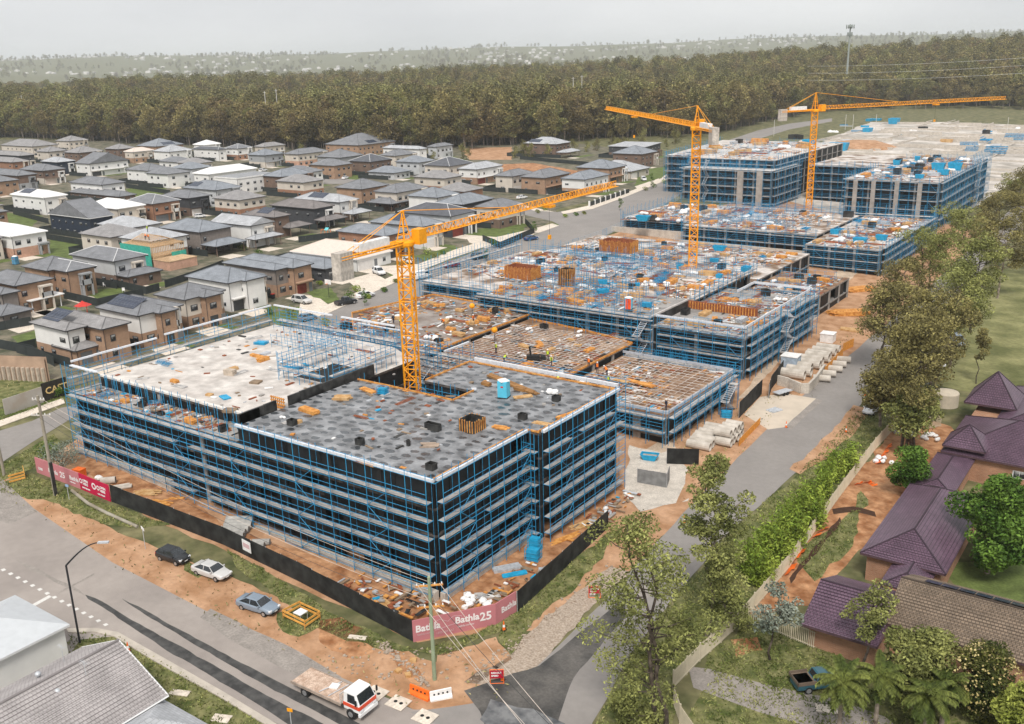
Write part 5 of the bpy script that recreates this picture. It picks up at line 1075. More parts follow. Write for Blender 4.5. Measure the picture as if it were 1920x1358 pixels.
# ---------------- purple-tiled brick houses on the right ----------------
m_pur = brickmat('purple_roof_tile', (.155, .095, .135), (.12, .074, .108), (.045, .028, .04), .33, .36, .03, .32, .7)
m_brt = brickmat('weathered_brown_roof_tile', (.24, .18, .13), (.17, .13, .095), (.06, .045, .035), .33, .34, .03, .85, .5)
m_rb = brickmat('orange_brick', (.42, .20, .11), (.33, .145, .075), (.45, .36, .28), .30, .115, .012, .9, .3)
def chip(T, x0, x1, y0, y1, z, pitch, mat, ov=.5, gable=None, name='roof_slope'):
    """hip or gable roof in stepped courses"""
    x0 -= ov; x1 += ov; y0 -= ov; y1 += ov; w, d = x1 - x0, y1 - y0; r = min(w, d) / 2
    alx = w >= d if not gable else gable == 'x'
    h = (d if alx else w) / 2 * pitch
    if alx: ca, cb = ((x0 + (0 if gable else r), (y0 + y1) / 2, z + h), (x1 - (0 if gable else r), (y0 + y1) / 2, z + h))
    else: ca, cb = (((x0 + x1) / 2, y0 + (0 if gable else r), z + h), ((x0 + x1) / 2, y1 - (0 if gable else r), z + h))
    A, B, C_, D = (x0, y0, z), (x1, y0, z), (x1, y1, z), (x0, y1, z)
    if alx: sl = [(A, B, ca, cb), (C_, D, cb, ca)]; en = [(B, C_, cb), (D, A, ca)]; rl = [(B, cb), (C_, cb), (D, ca), (A, ca)]
    else: sl = [(B, C_, ca, cb), (D, A, cb, ca)]; en = [(A, B, ca), (C_, D, cb)]; rl = [(A, ca), (B, ca), (C_, cb), (D, cb)]
    for s in sl: course_roof(T, name, *s, mat)
    rc = MB().tube(ca, cb, .12, 6)
    if not gable:
        for a, b, c in en: course_roof(T, name, a, b, c, c, mat)
        for a, b in rl: rc.tube(a, b, .11, 6)
    rc.build('ridge_cap', mat, T, world=True)
    MB().box((x0, y0, z - .22), (x1, y1, z - .01)).build('eave', M('purple_gutter', (.10, .06, .07), .5), T, world=True)
    if gable:
        for e in ((0, 1) if True else ()):
            if alx: xx = (x0 + ov, x1 - ov)[e]; MB().add([(xx, y0 + ov, z - .1), (xx, y1 - ov, z - .1), (xx, (y0 + y1) / 2, z + h - .15)], [(0, 1, 2)]).build('gable_wall', m_rb, T, world=True, uv=True)
            else: yy = (y0 + ov, y1 - ov)[e]; MB().add([(x0 + ov, yy, z - .1), (x1 - ov, yy, z - .1), ((x0 + x1) / 2, yy, z + h - .15)], [(0, 1, 2)]).build('gable_wall', m_rb, T, world=True, uv=True)
T = thing('house', 'brick garage with shining purple tiled roof beside the pale gate', 'house', (35.5, 18, -1.4))
MB().box((32.2, 15.4, -1.7), (38.4, 23.6, 1.5)).build('wall', m_rb, T, world=True, uv=True); chip(T, 32.2, 38.4, 14.6, 24.4, 1.5, .40, m_pur, .4, 'x')
T = thing('house', 'long brick house with weathered brown tiled roof at the right edge', 'house', (46, 21, -1.6))
MB().box((38.8, 18.8, -1.9), (58, 27.6, 1.7)).build('wall', m_rb, T, world=True, uv=True); chip(T, 38.8, 58, 18.6, 28.2, 1.75, .42, m_brt, .5, 'x')
for k in range(12): MB().add([(40.3 + k * 1.5, 23.9, 3.95), (41.7 + k * 1.5, 23.9, 3.95), (41.7 + k * 1.5, 25.5, 3.35), (40.3 + k * 1.5, 25.5, 3.35)], [(0, 1, 2, 3)]).build('solar_panel', m_solar, T, world=True, uv=True)
T = thing('house', 'brick wing with purple tiled hip roof in the middle of the right side', 'house', (36.8, 37, -1.5))
MB().box((33.2, 30.6, -1.7), (40.5, 50, 1.9)).build('wall', m_rb, T, world=True, uv=True); chip(T, 33.2, 40.5, 30.6, 50, 1.95, .5, m_pur, .6)
MB().box((36.2, 25.5, -1.7), (39.6, 31, 1.2)).build('porch_wall', m_rb, T, world=True, uv=True); chip(T, 36.2, 39.6, 26.2, 32.4, 1.3, .42, m_pur, .4, name='porch_slope')
T = thing('house', 'large brick hall with purple tiled roofs and two pyramid lantern roofs', 'house', (42, 74, -1.6))
MB().box((34.0, 63.6, -1.9), (58, 90, 2.0)).build('wall', m_rb, T, world=True, uv=True)
chip(T, 34.0, 58, 63.6, 78, 2.05, .42, m_pur, .6); chip(T, 38, 62, 76, 95, 2.3, .42, m_pur, .6)
chip(T, 33.6, 38.6, 63.0, 68, 3.0, .95, m_pur, .1); chip(T, 32.8, 39.2, 81.5, 88.2, 3.2, 1.2, m_pur, .3)
MB().box((33.9, 58, -1.7), (37, 63.6, 1.4)).build('wall', m_rb, T, world=True, uv=True); chip(T, 33.2, 37.2, 51, 63.4, 1.5, .35, m_pur, .3, name='link_slope')
for x in (35.5, 42, 46.5, 51): window(T, x, 63.6, .1, 1.6, 1.0, 'S', True)
tk = thing('water_tank', 'round cream water tank beside the lantern roof', 'tank', at(1772, 760)); MB().lathe((0, 0, 0), [(1.9, 0), (1.9, 2.1), (1.8, 2.25), (.1, 2.6)], 28).build('tank_shell', M('cream_steel', (.55, .48, .38), .6, .08), tk, smooth=False)

# ---------------- the rest of the estate, filling between the houses read one by one ----------------
FOOT = []
for o in bpy.data.objects:
    if o.get('category') == 'house': FOOT.append((o.location.x, o.location.y))
BOX_ = [(min(v['L'] if v['L'] != 'same' else v['c'][0], v['c'][0]) - 4, v['R'] + 4, v['c'][1] - 20, v['c'][1] + 30 * (v['c'][1] / 400.) ) for _, vs, _n in H for v in vs]
def fill_houses():
    rr = random.Random(99); n = 0
    rws = [('cream', 'warm', ('tan', 'cream')), ]
    kinds = [('grey', ('tan', 'tan'), 'brown brick house'), ('blue', ('lgrey', 'lgrey'), 'pale grey house'), ('warm', ('brick', 'cream'), 'brick and cream house'), ('grey', ('white', 'white'), 'white rendered house'), ('light', ('brown', 'white'), 'silver-roofed house'), ('warm', ('cream', 'cream'), 'cream house')]
    for x in np.arange(-560, -118, 9.):
        for y in np.arange(20, 420, 9.):
            X = x + rr.uniform(-2, 2); Y = y + rr.uniform(-1.5, 1.5) + (7 if int(x) % 2 else 0); z = G(X, Y); u, v = px((X, Y, z + 3))
            if u < -60 or u > 905: continue
            if v < np.interp(u, [-60, 0, 300, 700, 900], [262, 268, 284, 300, 300]) or v > 470: continue
            if min((abs(X - a) / 14.5) ** 2 + (abs(Y - b) / 11.2) ** 2 for a, b in FOOT) < 1: continue
            ru, rv = px((X + 7.5, Y - 5, z + 5.5)); wl_, wr_ = px((X - 7.5, Y - 5, z + 5.5))[0], px((X + 7.5, Y + 5.5, z + 5.5))[0]; ar = (wr_ - wl_) * 30.
            if sum(max(0, min(wr_, b) - max(wl_, a)) * max(0, min(rv + 22, d) - max(rv - 12, c)) for a, b, c, d in BOX_) > (1.05 if rv < 350 else .6) * ar: continue
            if any(a < u < b and c < v < d for a, b, c, d in ((0, 90, 392, 432), (85, 205, 440, 495), (570, 805, 322, 365), (860, 1110, 270, 350), (225, 330, 340, 372), (780, 905, 290, 340))): continue
            k = rr.choice(kinds); FOOT.append((X, Y)); w_ = rr.uniform(13, 16); d_ = rr.uniform(9.5, 11.5); T = thing('house', k[2] + ' filling the dense estate between its neighbours', 'house', (X, Y, z - .1), 0, k[2] + 's filling the estate'); e = z + (6.0 if rr.random() < .8 else 3.1)
            MB().box((X - w_ / 2, Y - d_ / 2, z - .5), (X + w_ / 2, Y + d_ / 2, z + 2.75)).build('lower_wall', W_[k[1][0]], T, world=True, uv=True)
            if e > z + 4: MB().box((X - w_ / 2 + .02, Y - d_ / 2 + .02, z + 2.75), (X + w_ / 2 - .02, Y + d_ / 2 - .02, e - .1)).build('upper_wall', W_[k[1][1]], T, world=True, uv=True)
            mb = MB(); hip(mb, X - w_ / 2, X + w_ / 2, Y - d_ / 2, Y + d_ / 2, e, .4, .55); mb.build('roof', [R_[k[0]], m_fasc], T, world=True, uv=True)
            for zz in ([z + .9, z + 3.7] if e > z + 4 else [z + .9]):
                for t in (.2, .5, .78):
                    if rr.random() < .75: window(T, X - w_ / 2 + w_ * t, Y - d_ / 2, zz, 1.3, 1.0, 'S')
                    if rr.random() < .75: window(T, X + w_ / 2, Y - d_ / 2 + d_ * t, zz, 1.3, 1.1, 'E')
            n += 1; dress('%s in the filled rows' % k[2], X - w_ / 2, Y - d_ / 2, X + w_ / 2, Y + d_ / 2, n)
    open('/tmp/fill.txt', 'w').write(str(n)) if False else None
fill_houses()
# ---------------- vehicles ----------------
m_tyre = M('tyre_rubber', (.02, .02, .02), .85, .1); m_rim = M('alloy_rim', (.45, .45, .46), .35, .1, metal=.6); m_lamp = M('headlight_glass', (.75, .76, .78), .15, .05); m_tail = M('tail_light', (.45, .02, .02), .3, .1)
m_cg = M('car_glass', (.02, .025, .03), .06, .2, spec=.8)
def paint(n, c, r=.28): return M(n, c, r, .04, 1, spec=.6, metal=.0)
PW, PK, PS, PB, PR_, PD = paint('white_paint', (.76, .76, .76)), paint('black_paint', (.02, .022, .025)), paint('silver_paint', (.55, .54, .53)), paint('blue_grey_paint', (.22, .27, .33)), paint('dark_red_paint', (.20, .015, .02)), paint('deep_blue_paint', (.02, .07, .18))
PROF = {   # stations: x (front +), lower z, belt z, half width ; greenhouse: rear base, rear top, front top, front base
 'sedan': ([(-2.3, .35, .72, .70), (-2.2, .28, .98, .82), (-1.5, .22, 1.02, .88), (0, .2, .96, .90), (1.2, .22, .94, .88), (2.0, .26, .80, .80), (2.3, .36, .62, .62)], (-1.75, -.95, .45, 1.15), 1.45),
 'hatch': ([(-1.95, .35, .85, .70), (-1.85, .28, 1.02, .80), (-1.2, .22, 1.05, .84), (0, .2, .98, .85), (1.1, .22, .96, .83), (1.75, .28, .84, .76), (1.95, .36, .66, .6)], (-1.85, -1.3, .35, 1.2), 1.52),
 'wagon': ([(-2.4, .4, .95, .75), (-2.3, .32, 1.12, .86), (-1.4, .28, 1.15, .92), (0, .26, 1.1, .93), (1.3, .28, 1.06, .91), (2.1, .32, .95, .84), (2.35, .42, .75, .7)], (-2.3, -1.95, .3, 1.1), 1.78),
 'van': ([(-2.5, .4, 1.3, .86), (-2.45, .32, 1.4, .92), (-1.4, .28, 1.42, .95), (0, .26, 1.38, .95), (1.4, .28, 1.22, .93), (2.3, .34, 1.0, .86), (2.5, .42, .8, .75)], (-2.45, -2.4, 1.1, 1.95), 2.05),
 'ute': ([(-2.5, .42, .95, .80), (-2.45, .38, 1.08, .88), (-1.0, .34, 1.08, .90), (0, .32, 1.05, .90), (1.4, .34, 1.05, .88), (2.2, .38, .95, .84), (2.45, .46, .78, .72)], (-.75, -.55, .45, 1.15), 1.72)}
def vehicle(kind, label, p, ang, mat, cat='car', tray=None):
    st, gh, top = PROF[kind]; T = thing({'sedan': 'sedan_car', 'hatch': 'hatchback_car', 'wagon': 'station_wagon', 'van': 'van', 'ute': 'utility_truck'}[kind], label, cat, p, ang)
    mb = MB(); rings = []
    for x, zl, zb, hw in st:
        rings.append([(x, -hw * .82, zl), (x, -hw, zl + .14), (x, -hw, zb - .16), (x, -hw * .86, zb), (x, hw * .86, zb), (x, hw, zb - .16), (x, hw, zl + .14), (x, hw * .82, zl)])
    vs = [q for r in rings for q in r]; fs = [(i * 8 + j, (i + 1) * 8 + j, (i + 1) * 8 + (j + 1) % 8, i * 8 + (j + 1) % 8) for i in range(len(st) - 1) for j in range(8)] + [tuple(range(7, -1, -1)), tuple(range((len(st) - 1) * 8, len(st) * 8))]
    mb.add(vs, [f[::-1] for f in fs]); b = mb.build('body', mat, T, smooth=True); bv = b.modifiers.new('s', 'BEVEL'); bv.width = .07; bv.segments = 2; bv.limit_method = 'ANGLE'
    xb0, xt0, xt1, xb1 = gh; hw = max(s[3] for s in st) * .9; ht = hw * .78; zb = np.interp([xb0, xb1], [s[0] for s in st], [s[2] for s in st]) - .03
    G_ = [(xb0, -hw, zb[0]), (xb1, -hw, zb[1]), (xb1, hw, zb[1]), (xb0, hw, zb[0]), (xt0, -ht, top - .06), (xt1, -ht, top - .06), (xt1, ht, top - .06), (xt0, ht, top - .06)]
    MB().add(G_, [(4, 5, 6, 7), (0, 1, 5, 4), (1, 2, 6, 5), (2, 3, 7, 6), (3, 0, 4, 7)]).build('windows', m_cg, T)
    rf = MB().add([(xt0 - .05, -ht, top - .07), (xt1 + .02, -ht, top - .07), (xt1 + .02, ht, top - .07), (xt0 - .05, ht, top - .07), (xt0 + .1, -ht * .8, top), (xt1 - .12, -ht * .8, top), (xt1 - .12, ht * .8, top), (xt0 + .1, ht * .8, top)], [(4, 5, 6, 7), (0, 1, 5, 4), (1, 2, 6, 5), (2, 3, 7, 6), (3, 0, 4, 7)])
    for s in (-1, 1):
        rf.tube((xb0, s * hw, zb[0]), (xt0, s * ht, top - .05), .05); rf.tube((xb1, s * hw, zb[1]), (xt1, s * ht, top - .05), .045); xm = (xt0 + xt1) / 2; rf.tube((xm - .1, s * hw * 1.0, (zb[0] + zb[1]) / 2 + .03), (xm - .1, s * ht * 1.01, top - .05), .045)
        if kind in ('wagon', 'van'): rf.tube((xt0 + .7, s * hw, zb[0]), (xt0 + .7, s * ht, top - .05), .08)
    if kind == 'van': rf.add([(xb0 + .02, -hw - .01, zb[0]), (.2, -hw - .01, zb[0]), (.2, -ht - .01, top - .1), (xt0 - .02, -ht - .01, top - .1), (xb0 + .02, hw + .01, zb[0]), (.2, hw + .01, zb[0]), (.2, ht + .01, top - .1), (xt0 - .02, ht + .01, top - .1)], [(0, 1, 2, 3), (7, 6, 5, 4), (4, 0, 3, 7)])
    rf.build('roof_panel', mat, T)
    L = st[-1][0]; wx = .62 * L; R = .31 if kind in ('sedan', 'hatch') else .37; W2 = max(s[3] for s in st)
    for sx in (-1, 1):
        for sy in (-1, 1):
            y = sy * (W2 - .1); w = MB().tube((sx * wx, y - .1, R), (sx * wx, y + .1, R), R, 14).build('wheel', m_tyre, T); MB().tube((sx * wx, y - .11, R), (sx * wx, y + .11, R), R * .62, 10).build('rim', m_rim, w)
    for s in (-1, 1):
        MB().obox((L - .16, s * st[-2][3] * .78, st[-2][2] - .22), .26, .3, .15).build('headlight', m_lamp, T); MB().obox((st[0][0] + .1, s * st[1][3] * .8, st[1][2] - .3), .16, .26, .2).build('tail_light', m_tail, T)
        MB().obox((xb1 - .25, s * (hw + .14), zb[1] + .02), .12, .2, .14).build('mirror', mat, T)
    MB().obox((L - .05, 0, .3), .12, W2 * 1.3, .16).build('bumper', m_dark, T); MB().obox((L + .03, 0, .42), .02, .4, .1).build('number_plate', m_bagw, T)
    if kind == 'ute':
        if tray is not None:
            t_ = MB().box((-2.6, -.95, 1.0), (-.85, .95, 1.08)).box((-2.6, -.95, 1.08), (-2.55, .95, 1.35)).box((-2.6, -.95, 1.08), (-.85, -.9, 1.35)).box((-2.6, .9, 1.08), (-.85, .95, 1.35)); t_.build('tray', tray, T)
        else: MB().box((-2.35, -.78, 1.05), (-.9, .78, 1.1)).build('tub_floor', m_dark, T)
    return T
def car(kind, label, f, r, mat, hgt=0., **k):              # f, r: survey points of the front and rear wheels on the ground
    a = at(*f); b = at(*r); d = a - b; return vehicle(kind, label, (a + b) / 2, math.atan2(d.y, d.x), mat, **k)
car('hatch', 'small black hatchback parked on the dirt verge', (340, 1056), (312, 1046), PK); car('sedan', 'silver sedan with black front bumper on the dirt verge', (414, 1085), (382, 1073), PS); car('sedan', 'blue-grey sedan on the grass verge nearest the orange barrier', (505, 1150), (465, 1136), PB)
car('sedan', 'white sedan parked on the street behind the black dual-cab', (702, 554), (668, 562), PW); car('ute', 'black dual-cab utility parked at the kerb', (664, 568), (634, 574), PK, cat='ute'); car('wagon', 'silver wagon in the driveway of the red garage house', (585, 572), (548, 565), PS)
car('van', 'white van parked on the street beyond the crane mast', (806, 520), (778, 526), PW, cat='van'); car('sedan', 'dark red car parked on the street', (860, 499), (836, 503), PR_); car('wagon', 'dark four-wheel drive on the street behind the scaffold tops', (912, 483), (886, 488), PK)
car('sedan', 'deep blue car parked beside the corner lawn', (1006, 449), (986, 452), PD); car('wagon', 'white four-wheel drive in a driveway beside the white van', (722, 519), (700, 510), PW); car('hatch', 'white hatchback half hidden by the crane mast', (775, 497), (758, 490), PW)
car('hatch', 'blue-grey hatchback at the kerb seen through the near scaffold', (588, 598), (566, 603), PB); car('wagon', 'white four-wheel drive on the far driveway', (1212, 342), (1202, 336), PW); car('sedan', 'white coupe on the driveway near the jib tip', (985, 372), (972, 374), PW)
car('sedan', 'white sedan in front of the grey balcony house', (655, 334), (640, 338), PW); car('wagon', 'white car at the white long-roofed house', (500, 321), (487, 323), PW); car('hatch', 'white car on the high driveway of the brown solar house', (380, 408), (370, 409), PW); car('sedan', 'dark red car in the yard of the cream house', (812, 325), (800, 320), PR_)
car('sedan', 'white sedan parked on the dirt shoulder under the gums', (1622, 784), (1645, 762), PW); car('sedan', 'dark car in the car park under the gums', (1720, 735), (1735, 722), PK); car('sedan', 'white car in the car park beyond the water tank', (1715, 722), (1690, 724), PW); car('hatch', 'silver car deeper in the shaded car park', (1762, 690), (1750, 682), PS)
car('wagon', 'dark wagon behind the tall gum trunks', (1800, 650), (1790, 640), PB)
car('ute', 'dark utility with flat tray and blue cab roof on the lawn by the driveway', (1560, 1285), (1515, 1290), paint('teal_paint', (.03, .10, .13)), cat='ute', tray=M('tray_deck', (.16, .12, .09), .8))
# flatbed truck
a, b = at(673, 1336), at(588, 1293); d = a - b; T = thing('flatbed_truck', 'flatbed truck with white and red cab driving on the main road', 'truck', (a + b) / 2, math.atan2(d.y, d.x)); m_tw = paint('truck_white', (.80, .80, .80)); m_tr = paint('truck_red', (.72, .07, .02)); m_td = M('worn_tray_boards', (.50, .34, .25), .8, .15, 2, (.62, .47, .37), scale2=8)
cabv = [(2.0, -1.05, .75), (3.75, -1.05, .75), (3.75, 1.05, .75), (2.0, 1.05, .75), (2.0, -1.05, 1.5), (3.8, -1.05, 1.5), (3.8, 1.05, 1.5), (2.0, 1.05, 1.5), (2.05, -.98, 2.45), (3.35, -.92, 2.45), (3.35, .92, 2.45), (2.05, .98, 2.45)]
cab_ = MB().add(cabv, [(0, 1, 5, 4), (1, 2, 6, 5), (2, 3, 7, 6), (3, 0, 4, 7), (4, 5, 9, 8), (5, 6, 10, 9), (6, 7, 11, 10), (7, 4, 8, 11), (8, 9, 10, 11), (3, 2, 1, 0)]).build('cab', m_tw, T); bv = cab_.modifiers.new('b', 'BEVEL'); bv.width = .08; bv.segments = 2
MB().add([(3.79, -.9, 1.56), (3.79, .9, 1.56), (3.42, .82, 2.36), (3.42, -.82, 2.36)], [(0, 1, 2, 3)]).build('windscreen', m_cg, cab_)
for s in (-1, 1):
    q = [(2.5, s * 1.062, 1.56), (3.5, s * 1.062, 1.56), (3.25, s * .965, 2.3), (2.5, s * .995, 2.3)]; MB().add(q, [(0, 1, 2, 3) if s < 0 else (3, 2, 1, 0)]).build('side_window', m_cg, cab_)
    MB().box((2.0, s * 1.06 - .02, 1.12), (3.8, s * 1.06 + .02, 1.45)).build('red_band', m_tr, cab_); MB().obox((3.7, s * 1.3, 1.7), .08, .18, .5).build('mirror', m_dark, cab_)
    MB().obox((3.84, s * .8, .85), .08, .35, .2).build('headlight', m_lamp, cab_)
MB().box((3.78, -1.05, 1.12), (3.83, 1.05, 1.45)).build('red_band', m_tr, cab_); MB().box((3.7, -1.1, .5), (3.92, 1.1, .78)).build('bumper', m_tw, T)
for k in range(10): MB().box((-4.1 + k * .59, -1.2, 1.05), (-4.1 + k * .59 + .57, 1.2, 1.13)).build('tray_board', m_td, T)
for s in (-1, 1): MB().box((-4.15, s * 1.2 - .04, .95), (1.8, s * 1.2 + .04, 1.2)).build('side_rail', M('rail_steel', (.35, .28, .23), .6), T)
hb = MB(); 
for k in range(11): hb.box((1.78, -1.2 + k * .235, 1.1), (1.84, -1.14 + k * .235, 2.1))
hb.box((1.78, -1.2, 2.05), (1.84, 1.2, 2.15)).build('headboard', M('headboard_grey', (.55, .52, .5), .6), T)
MB().box((-4, -.45, .6), (3.5, .45, .95)).build('chassis', m_dark, T)
for x in (-2.6, 2.85):
    for s in (-1, 1): w_ = MB().tube((x, s * .98 - .16, .48), (x, s * .98 + .16, .48), .48, 16).build('wheel', m_tyre, T); MB().tube((x, s * .98 - .18, .48), (x, s * .98 + .18, .48), .26, 10).build('rim', m_rim, w_)
MB().obox((-.3, .3, 1.13), .8, .7, .12, 0, .3).build('cargo_net', m_bagw, T); MB().tube((-.9, -1, 1.2), (-.2, 1.1, 1.2), .05).tube((.2, -1, 1.2), (.6, 1.1, 1.2), .05).build('load_bar', m_galv, T)
# ---------------- workers ----------------
m_vest = M('hi_vis_yellow', (.60, .75, .05), .7, .05); m_vesto = M('hi_vis_orange', (.95, .22, .02), .7, .05); m_cloth = M('navy_workwear', (.03, .035, .06), .9, .2); m_skin = M('skin', (.42, .25, .17), .6, .05)
def person_mesh(pose):
    bm = bmesh.new(); J = {'pel': (0, 0, .95), 'chest': (.02, 0, 1.35), 'neck': (.03, 0, 1.5), 'head': (.04, 0, 1.66), 'kl': (.06, .12, .52), 'fl': (.0, .12, .08), 'tl': (.16, .12, .04), 'kr': (.02, -.12, .52), 'fr': (-.04, -.12, .08), 'tr': (.12, -.12, .04), 'hl': (0, .1, .9), 'hr': (0, -.1, .9), 'sl': (.02, .19, 1.42), 'sr': (.02, -.19, 1.42), 'el': (.05, .27, 1.14), 'wl': (.18, .26, .92), 'er': (.05, -.27, 1.14), 'wr': (.18, -.26, .92)}
    if pose == 1:
        for k in ('chest', 'neck', 'head', 'sl', 'sr'): x, y, z = J[k]; J[k] = (x + (z - .95) * .75, y, z - (z - .95) * .28)
        J['el'] = (.40, .24, .98); J['er'] = (.40, -.24, .98); J['wl'] = (.48, .18, .72); J['wr'] = (.48, -.18, .72)
    if pose == 2: J['kl'] = (.22, .12, .55); J['fl'] = (.30, .12, .10); J['tl'] = (.45, .12, .06); J['kr'] = (-.05, -.12, .52); J['fr'] = (-.28, -.12, .12); J['tr'] = (-.14, -.12, .04)
    E_ = [('pel', 'chest'), ('chest', 'neck'), ('neck', 'head'), ('pel', 'hl'), ('pel', 'hr'), ('hl', 'kl'), ('kl', 'fl'), ('fl', 'tl'), ('hr', 'kr'), ('kr', 'fr'), ('fr', 'tr'), ('chest', 'sl'), ('chest', 'sr'), ('sl', 'el'), ('el', 'wl'), ('sr', 'er'), ('er', 'wr')]
    Rr = {'pel': .14, 'chest': .17, 'neck': .06, 'head': .105, 'kl': .07, 'kr': .07, 'fl': .05, 'fr': .05, 'tl': .04, 'tr': .04, 'hl': .1, 'hr': .1, 'sl': .07, 'sr': .07, 'el': .05, 'er': .05, 'wl': .04, 'wr': .04}
    ks = list(J); me = bpy.data.meshes.new('body'); me.from_pydata([J[k] for k in ks], [(ks.index(a), ks.index(b)) for a, b in E_], []); bm.free(); o = bpy.data.objects.new('body', me); COL.objects.link(o)
    md = o.modifiers.new('skin', 'SKIN'); sk = me.skin_vertices[0].data if me.skin_vertices else None
    if sk is None: bpy.context.view_layer.objects.active = o; me.skin_vertices.new() if hasattr(me.skin_vertices, 'new') else None; sk = me.skin_vertices[0].data
    for i, k in enumerate(ks): sk[i].radius = (Rr[k], Rr[k]); sk[i].use_root = (k == 'pel')
    sb = o.modifiers.new('sub', 'SUBSURF'); sb.levels = 1; sb.render_levels = 1; dg = bpy.context.evaluated_depsgraph_get(); m2 = bpy.data.meshes.new_from_object(o.evaluated_get(dg)); bpy.data.objects.remove(o)
    m2.materials.clear(); m2.materials.append(m_cloth); m2.materials.append(m_skin)
    for p in m2.polygons: c = p.center; p.material_index = 1 if c.z > J['neck'][2] or (c - Vector(J['wl'])).length < .1 or (c - Vector(J['wr'])).length < .1 else 0
    return m2, J
try: PM = [person_mesh(i) for i in range(3)]
except Exception as ex: print('person', ex); PM = []
def worker(label, p, ang, pose=0, vest=None, hat=None):
    if not PM: return
    me, J = PM[pose]; T = thing('person', label, 'person', p, ang); link('body', me, T); a = Vector(J['pel']); b = Vector(J['chest']); v_ = MB(); v_.tube(a + Vector((0, 0, .02)), b + (b - a).normalized() * .12, .19, 8, r2=.21); v_.build('vest', vest or m_vest, T)
    h_ = Vector(J['head']); MB().sphere(h_ + Vector((0, 0, .05)), .135, 10, 5, sz=.9).build('helmet', hat or m_bagw, T, smooth=True)
for i, (u, v, z, an, ps, ve, lb) in enumerate([
    (945, 675, 5.8, 1, 1, m_vest, 'worker in yellow vest bending over the rebar grid left of the black machine'), (1027, 668, 5.8, 2, 0, m_vest, 'worker in yellow vest behind the black machine'), (1034, 680, 5.8, 4, 0, m_vest, 'worker in yellow vest with arms apart right of the black machine'),
    (930, 655, 5.8, 0, 0, m_vest, 'worker beside the orange stand on the rebar deck'), (1138, 698, 5.6, 3, 1, m_vesto, 'worker in orange vest at the formwork edge'), (1120, 692, 5.6, 5, 0, m_vesto, 'worker in orange trousers among orange props'), (1141, 716, 4.4, 1, 0, m_vest, 'worker in yellow vest at the west end of the small rebar deck'),
    (1046, 717, 5.6, 2, 1, m_vest, 'crouching worker behind the white guard of the film deck'), (750, 605, 6.3, 1, 1, m_vest, 'worker stooping left of the crane mast on the wet deck'), (738, 600, 6.3, 2, 2, m_cloth, 'worker in dark clothes next to the stooping worker'), (833, 605, 6.3, 4, 1, m_vesto, 'worker in orange bending in the middle of the wet deck'),
    (888, 600, 6.3, 4, 0, m_vesto, 'worker in orange by the timber beam on the wet deck'), (1249, 763, 4.4, 4, 0, m_cloth, 'worker in blue overalls on the small rebar deck'), (1104, 683, 5.6, 2, 0, m_vesto, 'worker in orange at the far corner of the rebar deck'), (700, 683, 5.6, 2, 0, m_vesto, 'x')]):
    if lb == 'x': continue
    q = atz(u, v + 7, z); worker(lb, (q.x, q.y, z), an, ps, ve)
q = atz(277, 436, 14.2); worker('roofer in yellow vest standing on the bare timber trusses', q, 1, 0, m_vest); q = atz(273, 450, 12.5); worker('roofer in orange vest crouched on the bare timber trusses', q, 2, 1, m_vesto); q = atz(280, 451, 12.4); worker('second roofer in orange beside the crouched one on the trusses', q, 4, 1, m_vesto)
# ---------------- things on the decks ----------------
def stack(label, p, w_, d_, n, mat, ang=0., name='timber_stack', cat='timber', th=.09, jit=.06, gap=.02):
    T = thing(name, label, cat, p, ang); k = max(2, int(d_ / .22))
    for i in range(n):
        for j in range(k): MB().obox((random.uniform(-jit, jit), -d_ / 2 + (j + .5) * d_ / k, i * th), w_ * random.uniform(.93, 1.0), d_ / k - gap, th * .93).build('board', mat, T)
    return T
def P13(u, v, z=13.0): q = atz(u, v, z); return (q.x, q.y, z)
stack('orange timber beam bundle on the film-covered deck near the upstand', P13(580, 773), 3.0, 1.0, 5, m_timber, -.1); stack('orange timber bundle on the pale upper deck', P13(483, 670, 12.4), 3.0, .6, 4, m_timber, -.05); stack('loose pale timber pile near the deck opening of the film deck', P13(643, 748), 2.0, 1.3, 4, m_ply, .5, jit=.3)
stack('flat orange beam bundle beside the blue crate', P13(690, 733), 2.8, .9, 2, m_timber, -.2); stack('yellow boards beside the blue portable toilet', P13(980, 745), 2.4, .8, 2, m_ply, .9, jit=.2); stack('long brown beams behind the portable toilet', P13(960, 722), 10, .9, 3, M('brown_beam', (.30, .15, .05), .7, .3, 1), -.32, jit=.5); stack('brown beam offcuts left of the portable toilet', P13(912, 722), 1.3, .7, 4, M('brown_beam', (.30, .15, .05)), -.1); stack('brown beam block right of the portable toilet', P13(975, 732), 1.7, .7, 4, M('brown_beam', (.30, .15, .05)), -.1)
stack('weathered grey planks on the film deck', P13(806, 836), 1.7, 1.2, 2, M('grey_plank', (.34, .26, .20), .9), .6, jit=.25); stack('narrow orange beams by the eastern edge of the film deck', P13(1062, 780), 3.0, .45, 3, m_timber, 1.3); stack('loose boards by the stepped corner', P13(1020, 795), 2.4, .9, 1, m_ply, .1, jit=.5); stack('short boards beside the ribbed formwork pit', P13(940, 803), 1.6, .9, 2, m_timber, .2, jit=.4)
stack('ply sheets lying on the film deck west side', P13(700, 770), 1.5, 1.1, 1, M('grey_ply', (.22, .2, .19), .7), .1); stack('timber strips near the front edge of the film deck', P13(680, 868), 3.6, .5, 2, m_timber, -.05); stack('brown ply pack on the pale deck', P13(480, 718, 12.4), 1.4, 1.2, 3, M('brown_ply', (.25, .18, .12), .8), .3); stack('beige block pack on the pale deck', P13(432, 703, 12.4), 1.6, .9, 5, M('beige_block', (.50, .42, .34), .9), .2, th=.16)
